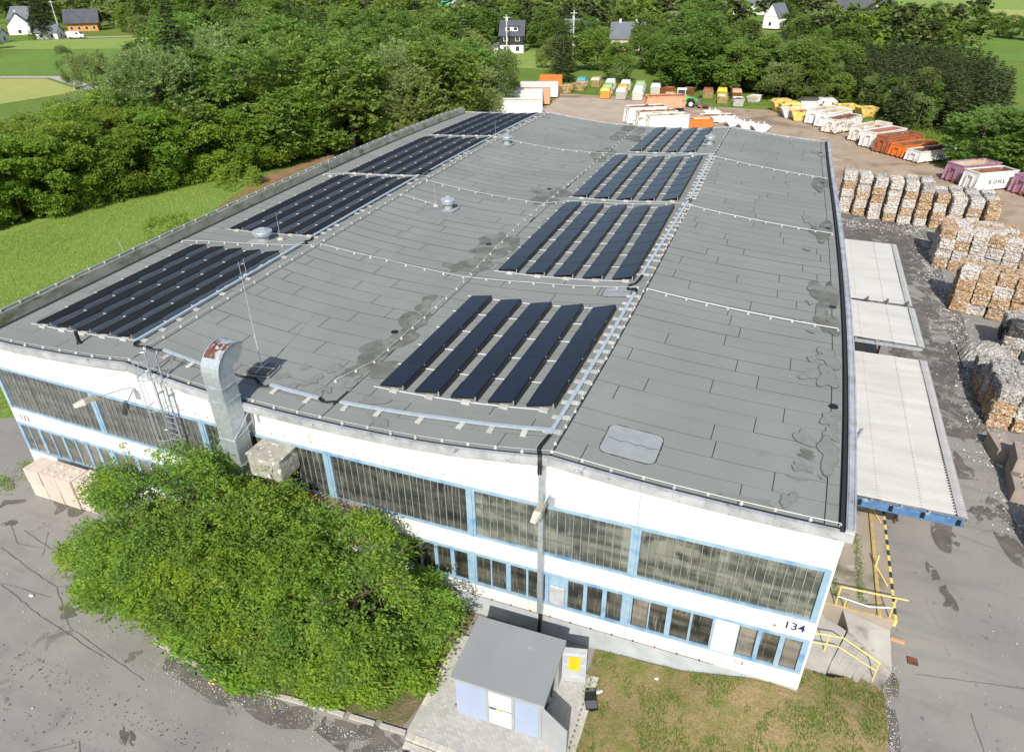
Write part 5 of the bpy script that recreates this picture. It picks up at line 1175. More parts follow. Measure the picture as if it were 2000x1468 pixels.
container('white container heaped with black foil, front one of the group behind the rear roof edge', 12.7, 89.2, 30, 6.3, 2.1, 2.2, M['cwhite'], 'insidepale', load=('scrapdark', 1.9), group=cg)
container('salmon-orange ribbed container beside the green loader', 9.0, 105.6, 25, 6.8, 2.4, 1.95, M['csalmon'], 'insiderust', load=('rust', 1.3), group=cg)
t = container('flat orange container with yellow and blue bags, just behind the rear roof edge', 15.0, 93.6, 22, 6.8, 2.2, 1.25, M['corange'], 'insidepale', load=('insidepale', .9), group=cg, marks=False)
M['blueplastic'] = mat('blue_plastic', (.03, .10, .42), .5)
for px, py, mm in ((2.4, .7, 'yellow'), (3.0, .8, 'kblack'), (3.6, .9, 'blueplastic'), (4.4, .9, 'yellow')): mk('bag', MB().lathe([(.3, 0), (.5, .12), (.4, .3), (.12, .4)], 10, (px, py, 1.0)), M[mm], t)
container('flat white container loaded with dark scrap, left of the white skips', 18.9, 100.6, 22, 5.4, 2.2, .95, M['cwhite'], 'insiderust', load=('scrapdark', .6), group=cg, marks=False)
# ---------------------------------------------------------------- skips
def skip(label, x, y, rz, m, L=3.0, Wd=1.65, H=1.35, lid=None, load=None, group='waste skips', low=None, inner='insiderust'):
    t = thing('skip', label, 'skip', (x, y, gz(x, y)), R_(rz), group); a = .62
    def shell(g_, z0, z1, lo, hi):
        return [(-L/2+lo+g_, -Wd/2+g_, z0), (L/2-lo-g_, -Wd/2+g_, z0), (L/2-lo-g_, Wd/2-g_, z0), (-L/2+lo+g_, Wd/2-g_, z0), (-L/2+hi+g_, -Wd/2+g_, z1), (L/2-hi-g_, -Wd/2+g_, z1), (L/2-hi-g_, Wd/2-g_, z1), (-L/2+hi+g_, Wd/2-g_, z1)]
    o = shell(0, .05, H, a, 0); i_ = shell(.05, .12, H, a, 0); mb = MB(); mb.v = o+i_
    mb.f = [(3, 2, 1, 0), (0, 1, 5, 4), (1, 2, 6, 5), (2, 3, 7, 6), (3, 0, 4, 7), (8, 9, 10, 11), (8, 12, 13, 9), (9, 13, 14, 10), (10, 14, 15, 11), (11, 15, 12, 8), (4, 5, 13, 12), (5, 6, 14, 13), (6, 7, 15, 14), (7, 4, 12, 15)]
    mk('body', mb, m, t)
    mb = MB(); r = .05
    mb.box(-L/2-.05, L/2+.05, -Wd/2-.06, -Wd/2-.001, H-.08, H+.03).box(-L/2-.05, L/2+.05, Wd/2+.001, Wd/2+.06, H-.08, H+.03); mk('rim', mb, m, t)
    for s in (-1, 1):
        mb = MB()
        for k in (-.55, 0, .55): mb.box(k-.04, k+.04, s*(Wd/2+.04)-.03, s*(Wd/2+.04)+.03, .2, H-.09)
        for k in (-.7, .7): mb.tube([(k, s*(Wd/2+.06), H*.72), (k, s*(Wd/2+.2), H*.72)], .045, 6)
        mk('side_frame', mb, m, t)
    if low: mk('lower_band', MB().box(-L/2+a-.02, L/2-a+.02, -Wd/2-.02, Wd/2+.02, .06, H*.42), M[low], t)
    if lid:
        mk('lid', MB().hexa([(-L/2, -Wd/2, H+.035), (L/2, -Wd/2, H+.035), (L/2, Wd/2, H+.035), (-L/2, Wd/2, H+.035), (-L/2+.5, -Wd/2+.05, H+.42), (L/2-.5, -Wd/2+.05, H+.42), (L/2-.5, Wd/2-.05, H+.42), (-L/2+.5, Wd/2-.05, H+.42)]), M[lid], t)
    elif load:
        mk('load', MB().grid(lambda s, q: (-L/2+.12+(L-.24)*s, -Wd/2+.08+(Wd-.16)*q, H-.35+.35*math.sin(math.pi*s)*math.sin(math.pi*q)+rng.uniform(0, .14)), 8, 5), M[load], t)
    return t
mg = 'skips parked along the far side of the yard'
skip('grey skip with a turquoise cover, leftmost of the far skips', -7.5, 125.0, 95, M['cgrey'], lid='cteal' if M.setdefault('cteal', cmat('teal_cover', (.10, .36, .38), rust=.72)) else None, group=mg)
skip('tan skip with a cream lid, second of the far skips', -4.9, 125.8, 95, M['ctan'], lid='insidepale', group=mg)
for i, (x, y, m, lid, low, lab) in enumerate([
    (-1.6, 124.2, 'cwhite', 'cwhite', None, 'white lidded skip at the back of the left stack column'), (-.6, 118.2, 'cgrey', 'cgreen', None, 'grey skip with green lid in the middle of the left column'), (.1, 113.6, 'cbinorange', 'cyellow', 'cbrown', 'amber skip with rusty brown lower half, front of the left column'),
    (1.5, 123.6, 'cwhite', 'cwhite', None, 'white lidded skip at the back of the second column'), (2.2, 118.4, 'cbinorange', 'cbinorange', None, 'amber skip in the middle of the second column'), (2.9, 113.9, 'cgrey', 'cwhite', 'cgrey', 'grey and white skip at the front of the second column'),
    (4.4, 123.4, 'cgrey', 'cgreen', None, 'grey skip with pale green lid at the back of the third column'), (5.2, 118.2, 'cgrey', 'cgrey', None, 'light grey skip in the middle of the third column'), (5.9, 113.8, 'cwhite', 'cwhite', 'cgrey', 'white skip with grey foot at the front of the third column'),
    (7.6, 121.6, 'cwhite', 'cwhite', 'cgrey', 'white skip with grey lower half standing alone right of the columns')]):
    skip(lab, x, y, 98, M[m], lid=lid, low=low, group=mg)
skip('rusty skip full of scrap left of the green loader', 9.8, 121.5, 70, M['crustorange'], load='rust', group=mg); skip('yellow-brown low skip in front of the scrap by the loader', 10.9, 118.2, 95, M['ctan'], load='ctan', H=1.0, group=mg)
skip('brown skip behind the cab of the green loader', 13.2, 124.0, 80, M['cbrown'], load='rust', group=mg); skip('brown skip behind the bucket of the green loader', 16.9, 124.2, 95, M['ctan'], lid='cbrown', group=mg)
skip('bright yellow skip right of the loader bucket', 19.3, 125.5, 95, M['cyellow'], lid='cyellow2' if M.setdefault('cyellow2', cmat('bright_yellow_lid', (.75, .55, .05), rust=.72)) else None, group=mg)
skip('rust-spotted yellow skip in front of the bright yellow one', 20.0, 120.0, 95, M['ctan'], load='cwhiterust', group=mg)
skip('skip with orange lid behind the grey one at the meadow edge', 21.9, 125.0, 100, M['cbrown'], lid='csalmon', group=mg); skip('pale grey skip at the meadow edge, load of dark earth', 22.9, 118.0, 100, M['cgrey'], load='rust', group=mg)
skip('white skip with red inside, rightmost of the far skips', 25.3, 122.8, 75, M['cwhite'], inner='red', load='csalmon', group=mg, H=1.1)
skip('tan skip lying at an angle behind the white containers on the left', -8.6, 117.0, 60, M['ctan'], load='ctan', group=mg); skip('second tan skip behind the first, left of the gravel', -7.0, 120.3, 62, M['ctan'], load='cbrown', group=mg)
yg = 'skips heaped beside the right-hand container row'
skip('yellow skip with sloping lid at the left of the heap', 30.2, 115.4, 25, M['cyellow'], L=3.4, Wd=1.9, H=1.5, lid='cyellow', group=yg); skip('yellow skip in the middle of the heap', 31.6, 112.6, 20, M['cyellow'], L=3.4, Wd=1.9, H=1.6, lid='cyellow', group=yg)
skip('grey skip squeezed behind the front yellow one', 31.9, 110.0, 15, M['cgrey'], L=3.2, Wd=1.8, H=1.4, load='insidepale', group=yg); skip('front yellow skip with rust-red load', 33.5, 107.9, 12, M['cyellow'], L=3.3, Wd=1.8, H=1.5, load='insiderust', group=yg)
skip('white skip with a black cover at the back of the heap', 34.6, 118.0, 15, M['cwhite'], L=3.4, Wd=2, H=1.5, lid='scrapdark', group=yg); skip('white and orange skip right of the black-covered one', 37.2, 118.4, 12, M['cwhiterust'], L=3.2, Wd=1.9, H=1.5, lid='cwhiterust', group=yg)
skip('yellow skip at the back beside the white containers', 40.3, 115.6, 20, M['cyellow'], L=3.2, Wd=1.9, H=1.5, load='ctan', group=yg); skip('second yellow skip at the back, nearest the meadow', 43.3, 114.0, 30, M['cyellow'], L=3.2, Wd=1.9, H=1.5, load='ctan', group=yg)
skip('flat white skip in front of the black-covered one', 35.0, 112.2, 12, M['cwhite'], L=4.2, Wd=2.4, H=1.2, load='cgrey', group=yg)
wg = 'white skips with lifting horns behind the rear roof edge'
for i, (x, y) in enumerate([(19.8, 107.0), (22.0, 102.6), (23.9, 100.2), (26.0, 98.6), (28.1, 97.4)]):
    t = skip(['farthest', 'second farthest', 'middle', 'second nearest', 'nearest'][i]+' of the five white skips with lifting horns behind the rear roof edge', x, y, 20, M['cwhite'], L=2.6, Wd=1.5, H=.8, load='cgrey', group=wg)
    for s in (-.45, .45): mk('lifting_horn', MB().hexa([(s-.12, -.08, .83), (s+.12, -.08, .83), (s+.12, .08, .83), (s-.12, .08, .83), (s-.02, -.08, 1.35), (s+.08, -.08, 1.35), (s+.08, .08, 1.35), (s-.02, .08, 1.35)]), M['cwhite'], t)
# ---------------------------------------------------------------- green wheel loader
M['lgreen'] = mat('loader_green', (.05, .50, .10), .45, (.04, .42, .09), 2)
M['lgrey'] = mat('bucket_steel', (.11, .09, .08), .6, (.2, .14, .10), 3)
M['cabglass'] = mat('cab_glass', (.05, .07, .08), .15)
t = thing('wheel_loader', 'green wheel loader with white cab and raised grey bucket by the far skips', 'wheel loader', (13.6, 113.9, GZ), R_(8))
mk('engine_cover', MB().hexa([(-2.3, -.9, .75), (-.4, -.95, .7), (-.4, .95, .7), (-2.3, .9, .75), (-2.2, -.8, 1.75), (-.4, -.85, 2.0), (-.4, .85, 2.0), (-2.2, .8, 1.75)]), M['lgreen'], t)
mk('front_frame', MB().hexa([(-.35, -.8, .6), (2.1, -.8, .6), (2.1, .8, .6), (-.35, .8, .6), (-.35, -.8, 1.8), (2.2, -.7, 1.4), (2.2, .7, 1.4), (-.35, .8, 1.8)]), M['lgreen'], t)
mk('boom', MB().beam((.3, -.35, 1.9), (3.0, -.35, 1.1), .3, .4).beam((.3, .35, 1.9), (3.0, .35, 1.1), .3, .4), M['lgreen'], t)
cb = mk('cab', MB().box(-.75, .75, -.72, .72, 1.9, 2.0).box(-.8, .8, -.76, .76, 2.95, 3.08), M['whiteplastic'], t)
for x, y in ((-.72, -.7), (.6, -.7), (-.72, .7), (.6, .7)): mk('cab_post', MB().beam((x, y, 2.0), (x*.95, y, 2.95), .09), M['whiteplastic'], cb)
mk('cab_glass', MB().box(-.66, .56, -.68, .68, 2.0, 2.95), M['cabglass'], cb)
wl = MB().tube([(0, -.26, 0), (0, .26, 0)], .74, 22).mesh('tyre', M['rubber']); wr = MB().tube([(0, -.28, 0), (0, .28, 0)], .36, 14).mesh('rim', M['cgrey'])
for x in (-1.45, 1.7):
    for s in (-1, 1): q = ob('tyre', wl, t, loc=(x, s*.98, .74)); ob('rim', wr, q)
mk('mudguard', MB().tube([(.8, -.98, 1.2), (1.2, -.98, 1.62), (2.0, -.98, 1.62), (2.5, -.98, 1.25)], .1, 5).tube([(.8, .98, 1.2), (1.2, .98, 1.62), (2.0, .98, 1.62), (2.5, .98, 1.25)], .1, 5), M['lgrey'], t)
P = [(2.9, .35), (3.7, .15), (4.6, .25), (4.75, .4), (3.8, .45), (3.35, .8), (3.15, 1.7), (3.5, 2.1), (3.3, 2.2), (2.85, 1.7)]
mb = MB(); n_ = len(P); mb.v = [(a, -1.3, b) for a, b in P]+[(a, 1.3, b) for a, b in P]; mb.f = [(i, (i+1) % n_, n_+(i+1) % n_, n_+i) for i in range(n_)]+[(0, 1, 4, 5, 6, 9), (n_, n_+9, n_+6, n_+5, n_+4, n_+1)]
mk('bucket', mb, M['lgrey'], t)
# ---------------------------------------------------------------- paper and cardboard bales
def balemat(name, cols, sc=9):
    m = bpy.data.materials.new(name); m.use_nodes = True; N, L = nt(m); b = N['Principled BSDF']; b.inputs['Roughness'].default_value = .9; b.inputs['Specular IOR Level'].default_value = .15
    tc = N.new('ShaderNodeTexCoord'); oi = N.new('ShaderNodeObjectInfo')
    off = N.new('ShaderNodeVectorMath'); off.operation = 'ADD'; sc_ = N.new('ShaderNodeVectorMath'); sc_.operation = 'SCALE'; sc_.inputs[3].default_value = 1
    cv = N.new('ShaderNodeCombineXYZ'); mu = N.new('ShaderNodeMath'); mu.operation = 'MULTIPLY'; mu.inputs[1].default_value = 37
    L.new(oi.outputs['Random'], mu.inputs[0]); L.new(mu.outputs[0], cv.inputs[0]); L.new(mu.outputs[0], cv.inputs[2]); L.new(tc.outputs['Object'], off.inputs[0]); L.new(cv.outputs[0], off.inputs[1])
    v = N.new('ShaderNodeTexVoronoi'); v.inputs['Scale'].default_value = sc; v.inputs['Randomness'].default_value = 1; L.new(off.outputs[0], v.inputs['Vector'])
    r = N.new('ShaderNodeValToRGB'); r.color_ramp.interpolation = 'CONSTANT'; e = r.color_ramp.elements
    e[0].position = 0; e[0].color = (*cols[0][1], 1); p = cols[0][0]
    for i, (w_, c) in enumerate(cols[1:]):
        q = e[1] if i == 0 else e.new(p); q.position = p; q.color = (*c, 1); p += w_
    dn = N.new('ShaderNodeTexNoise'); dn.inputs['Scale'].default_value = sc*.6; dn.inputs['Detail'].default_value = 3; L.new(off.outputs[0], dn.inputs['Vector']); dm_ = N.new('ShaderNodeVectorMath'); dm_.operation = 'MULTIPLY_ADD'; dm_.inputs[1].default_value = (.22, .22, .22); L.new(dn.outputs['Color'], dm_.inputs[0]); L.new(off.outputs[0], dm_.inputs[2]); L.new(dm_.outputs[0], v.inputs['Vector'])
    sp = N.new('ShaderNodeSeparateColor'); L.new(v.outputs['Color'], sp.inputs[0]); ln = N.new('ShaderNodeTexNoise'); ln.inputs['Scale'].default_value = 2.2; L.new(off.outputs[0], ln.inputs['Vector']); lr = N.new('ShaderNodeMapRange'); lr.inputs[1].default_value = .3; lr.inputs[2].default_value = .7; L.new(ln.outputs[0], lr.inputs[0]); mm = N.new('ShaderNodeMix'); mm.data_type = 'FLOAT'; mm.inputs[0].default_value = .45; L.new(sp.outputs[0], mm.inputs[2]); L.new(lr.outputs[0], mm.inputs[3]); L.new(mm.outputs[0], r.inputs[0])
    n = N.new('ShaderNodeTexNoise'); n.inputs['Scale'].default_value = 14; n.inputs['Detail'].default_value = 6; L.new(off.outputs[0], n.inputs['Vector'])
    mr = N.new('ShaderNodeMapRange'); mr.inputs[1].default_value = .35; mr.inputs[2].default_value = .65; mr.inputs[3].default_value = .48; mr.inputs[4].default_value = 1.12; L.new(n.outputs[0], mr.inputs[0])
    h = N.new('ShaderNodeHueSaturation'); L.new(mr.outputs[0], h.inputs['Value']); L.new(r.outputs[0], h.inputs['Color']); L.new(h.outputs[0], b.inputs['Base Color'])
    bp = N.new('ShaderNodeBump'); bp.inputs['Strength'].default_value = .8; bp.inputs['Distance'].default_value = .06; L.new(n.outputs[0], bp.inputs['Height']); L.new(bp.outputs[0], b.inputs['Normal'])
    return m
kraft, kraft2, wht, gry = (.42, .27, .13), (.33, .20, .10), (.66, .64, .60), (.36, .34, .32)
M['baleK'] = balemat('cardboard_bale', [(.16, kraft2), (.04, gry), (.14, (.50, .37, .24)), (.10, kraft), (.07, wht), (.14, kraft), (.015, (.4, .05, .04)), (.12, (.47, .33, .19)), (.10, (.55, .47, .37)), (.05, wht), (.08, kraft2)], 9)
M['baleW'] = balemat('mixed_paper_bale', [(.12, gry), (.12, (.54, .49, .43)), (.10, (.43, .31, .19)), (.12, wht), (.015, (.5, .10, .08)), (.14, (.56, .52, .46)), (.10, wht), (.015, (.18, .26, .40)), (.12, (.72, .71, .70)), (.07, (.44, .31, .18)), (.08, gry)], 15)
M['baleG'] = balemat('shredded_grey_bale', [(.34, gry), (.26, (.50, .48, .45)), (.2, (.24, .23, .215)), (.12, (.42, .32, .20)), (.08, wht)], 16)
M['baleD'] = balemat('shade_dark_bale', [(.5, (.06, .058, .055)), (.3, (.10, .095, .09)), (.1, (.3, .29, .28)), (.1, (.04, .04, .04))], 18)  # near-black colours put the shade on the dark pile into the bales
def balemesh(seed, m, sx=1.0, sy=1.12, sz=.8, loose=70):
    g_ = random.Random(seed); n = 7; V = {}; mb = MB()
    def vid(i, j, k):
        if (i, j, k) not in V:
            x, y, z = i/n-.5, j/n-.5, k/n; e = sum(c in (0, n) for c in (i, j, k)); rr = .022*(e-1)
            q = (x*(sx-2*rr)+g_.uniform(-.045, .045), y*(sy-2*rr)+g_.uniform(-.045, .045), z*(sz-rr)+(g_.uniform(-.03, .03) if k else 0))
            V[(i, j, k)] = len(mb.v); mb.v.append(q)
        return V[(i, j, k)]
    for a in range(n):
        for b in range(n):
            mb.f += [(vid(a, b, n), vid(a+1, b, n), vid(a+1, b+1, n), vid(a, b+1, n)), (vid(a, 0, b), vid(a+1, 0, b), vid(a+1, 0, b+1), vid(a, 0, b+1)), (vid(a, n, b+1), vid(a+1, n, b+1), vid(a+1, n, b), vid(a, n, b)),
                     (vid(0, a, b+1), vid(0, a+1, b+1), vid(0, a+1, b), vid(0, a, b)), (vid(n, a, b), vid(n, a+1, b), vid(n, a+1, b+1), vid(n, a, b+1))]
    for _ in range(loose):
        f_ = g_.randrange(3); s = g_.uniform(.03, .085); a, b = g_.uniform(-.46, .46), g_.uniform(.03, .97)
        c = Vector((a*sx, -.5*sy-.01, b*sz)) if f_ == 0 else (Vector(((a)*sx, (b-.5)*sy, sz+.01)) if f_ == 1 else Vector((g_.choice((-.5, .5))*sx*1.02, a*sy, b*sz)))
        d1 = Vector([g_.uniform(-1, 1) for _ in range(3)]).normalized()*s; d2 = d1.cross(Vector([g_.uniform(-1, 1) for _ in range(3)])).normalized()*s*.7
        mb.poly([c-d1-d2, c+d1-d2, c+d1+d2, c-d1+d2])
    return mb.mesh('bale', m)
BM = {k: [balemesh(10*i+j, M['bale'+k]) for j in range(4)] for i, k in enumerate('KWGD')}
ordn = ['first', 'second', 'third', 'fourth', 'fifth', 'sixth', 'seventh', 'eighth', 'ninth', 'tenth', 'eleventh', 'twelfth']
cname = dict(K='brown cardboard', W='white mixed-paper', G='grey shredded-paper', D='shade-dark paper')
def bale(x, y, z, k, label, group, sz=.8, rz=0, sx=1, sy=1):
    o = ob('bale', rng.choice(BM[k]), loc=(x+rng.uniform(-.05, .05), y+rng.uniform(-.09, .09), z), rz=rz+rng.uniform(-.07, .07), sc=(sx*rng.uniform(.96, 1.05), sy, sz/.8*rng.uniform(.98, 1.03))); tag(o, label, 'paper bale', group)
lev = ['bottom', 'second', 'third', 'fourth', 'top']
seqs = ['WWWKW', 'KWKWW', 'WWKKW', 'KWWWW', 'WKWKW', 'WKKKG', 'KKWKG', 'KKWWG', 'KWKWG', 'KKKKG']
fy = [59.4, 58.6, 57.9, 57.5, 57.2, 57.0, 56.7, 56.3, 56.0, 55.7]
for i in range(10):
    x = 38.75+1.33*i; nzv = 5 if i < 6 else 4; nd = [2, 2, 2, 2, 3, 3, 3, 4, 4, 4][i]
    for k in range(nzv):
        for j in range(nd):
            kk = seqs[i][k] if j == 0 else 'WG'[(i+j) % 2]
            lab = '%s bale, %s layer, %s, in the %s narrow stack from the left' % (cname[kk], lev[k] if k < nzv-1 else 'top', 'front' if j == 0 else '%s back' % ordn[j], ordn[i])
            bale(x, fy[i]+.56+j*1.16, GZ+k*.79, kk, lab, 'bales in the long row of narrow stacks', .79, 0, 1.06)
def block(name, x0, y0, nx, ny, nz, slope, kinds, px=1.08, py=1.16, h=.82, rz=0, topk=None, sname=''):
    for i in range(nx):
        for j in range(ny):
            for k in range(nz if not callable(nz) else nz(i, j)):
                N_ = nz if not callable(nz) else nz(i, j)
                if j > 0 and i > 0 and k < N_-1: continue
                kk = rng.choice(kinds) if not (topk and k == N_-1) else topk
                lab = '%s bale, %s, %s layer, %s from left, row %s' % (cname[kk], sname, lev[k] if k < N_-1 else 'top', ordn[i], 'one' if j == 0 else ['two', 'three', 'four', 'five'][j-1])
                bale(x0+.55+i*px, y0+.56+i*slope+j*py, GZ+k*h, kk, lab, 'bales in the '+name, h, rz, 1.08)
block('big white pile by the right road', 45.4, 46.0, 7, 3, 4, -.42, 'WWWK', rz=-.35, sname='big white pile by the road')
block('lower pile between the long row and the big white pile', 46.4, 50.5, 5, 2, 3, -.3, 'KWWW', rz=-.2, sname='low pile behind the white one')
block('brown cardboard pile', 45.5, 37.1, 6, 2, 4, -.38, 'KKKW', rz=-.3, sname='brown pile')
block('small brown pile at the right edge', 50.0, 41.3, 3, 1, 3, -.3, 'K', rz=-.2, sname='small brown pile at right')
block('dark grey pile in the shade at the right edge', 47.3, 30.2, 4, 2, 3, -.2, 'GDG', rz=-.1, sname='dark grey pile')
block('tan pile topped with grey shreds', 45.15, 21.3, 4, 5, lambda i, j: 3 if j < 3 else 2, -.1, 'KKW', rz=-.06, topk='G', sname='tan pile')
block('low pile at the lower right edge', 45.2, 10.6, 2, 2, 2, .1, 'KK', sname='lowest pile at right')
o = mk('paper_heap', MB().grid(lambda s, q: (45.0+3*s, 28.2+3.2*q, GZ+1.1*math.sin(math.pi*s)**.7*math.sin(math.pi*q)**.7+rng.uniform(0, .14)), 18, 18), M['baleG']); tag(o, 'loose grey heap of shredded paper between two piles at the right edge', 'paper heap', kind='stuff')
t = thing('grey_bin', 'tall grey steel bin standing behind the paper piles at the right edge', 'bin', (55.2, 54.2, GZ), R_(10))
mk('bin_body', MB().hexa([(-.9, -.8, 0), (.9, -.8, 0), (.9, .8, 0), (-.9, .8, 0), (-1, -.9, 2), (1, -.9, 2), (1, .9, 2), (-1, .9, 2)]), M['gear'], t); mk('bin_rim', MB().box(-1.05, 1.05, -.95, .95, 2.0, 2.1), M['greyink'], t)
# ---------------------------------------------------------------- low concrete walls behind the hall
t = thing('concrete_wall', 'long pale pink concrete block wall along the left eave near the rear', 'concrete wall', (-3.6, 42.6, 0), R_(92))
for i in range(11):
    for k in range(3): mk('concrete_block', MB().box(i*1.0-.49, i*1.0+.49, -.4, .4, k*.8, k*.8+.79), M['blockpink'], t) if k == 2 or i == 0 else None
mk('core', MB().box(-.45, 10.4, -.36, .36, 0, 1.58), M['blockpink'], t)
t = thing('concrete_wall', 'short pale concrete wall with a brick scar behind the middle of the left eave', 'concrete wall', (-7.0, 24.0, 0), R_(100))
for k in range(2): mk('concrete_block', MB().box(-.8, .8, -.35, .35, k*.8, k*.8+.79), M['blockpink'], t)
# ---------------------------------------------------------------- fence stakes on the grass bank
for (x, y, h, lab) in [(-17.9, 22.9, 1.7, 'third'), (-16.5, 18.3, 1.5, 'second'), (-15.2, 13.9, 1.2, 'leftmost, leaning'), (-19.6, 27.5, 1.5, 'farthest')]:
    o = ob('stake', MB().tube([(0, 0, -.1), (.02, .0, h)], .035, 6).mesh('stake', M['galv']), loc=(x, y, 0)); o.rotation_euler = (rng.uniform(-.08, .08), rng.uniform(-.25, .0), 0); tag(o, 'thin grey stake on the grass bank left of the hall, '+lab, 'stake', 'stakes on the grass bank')

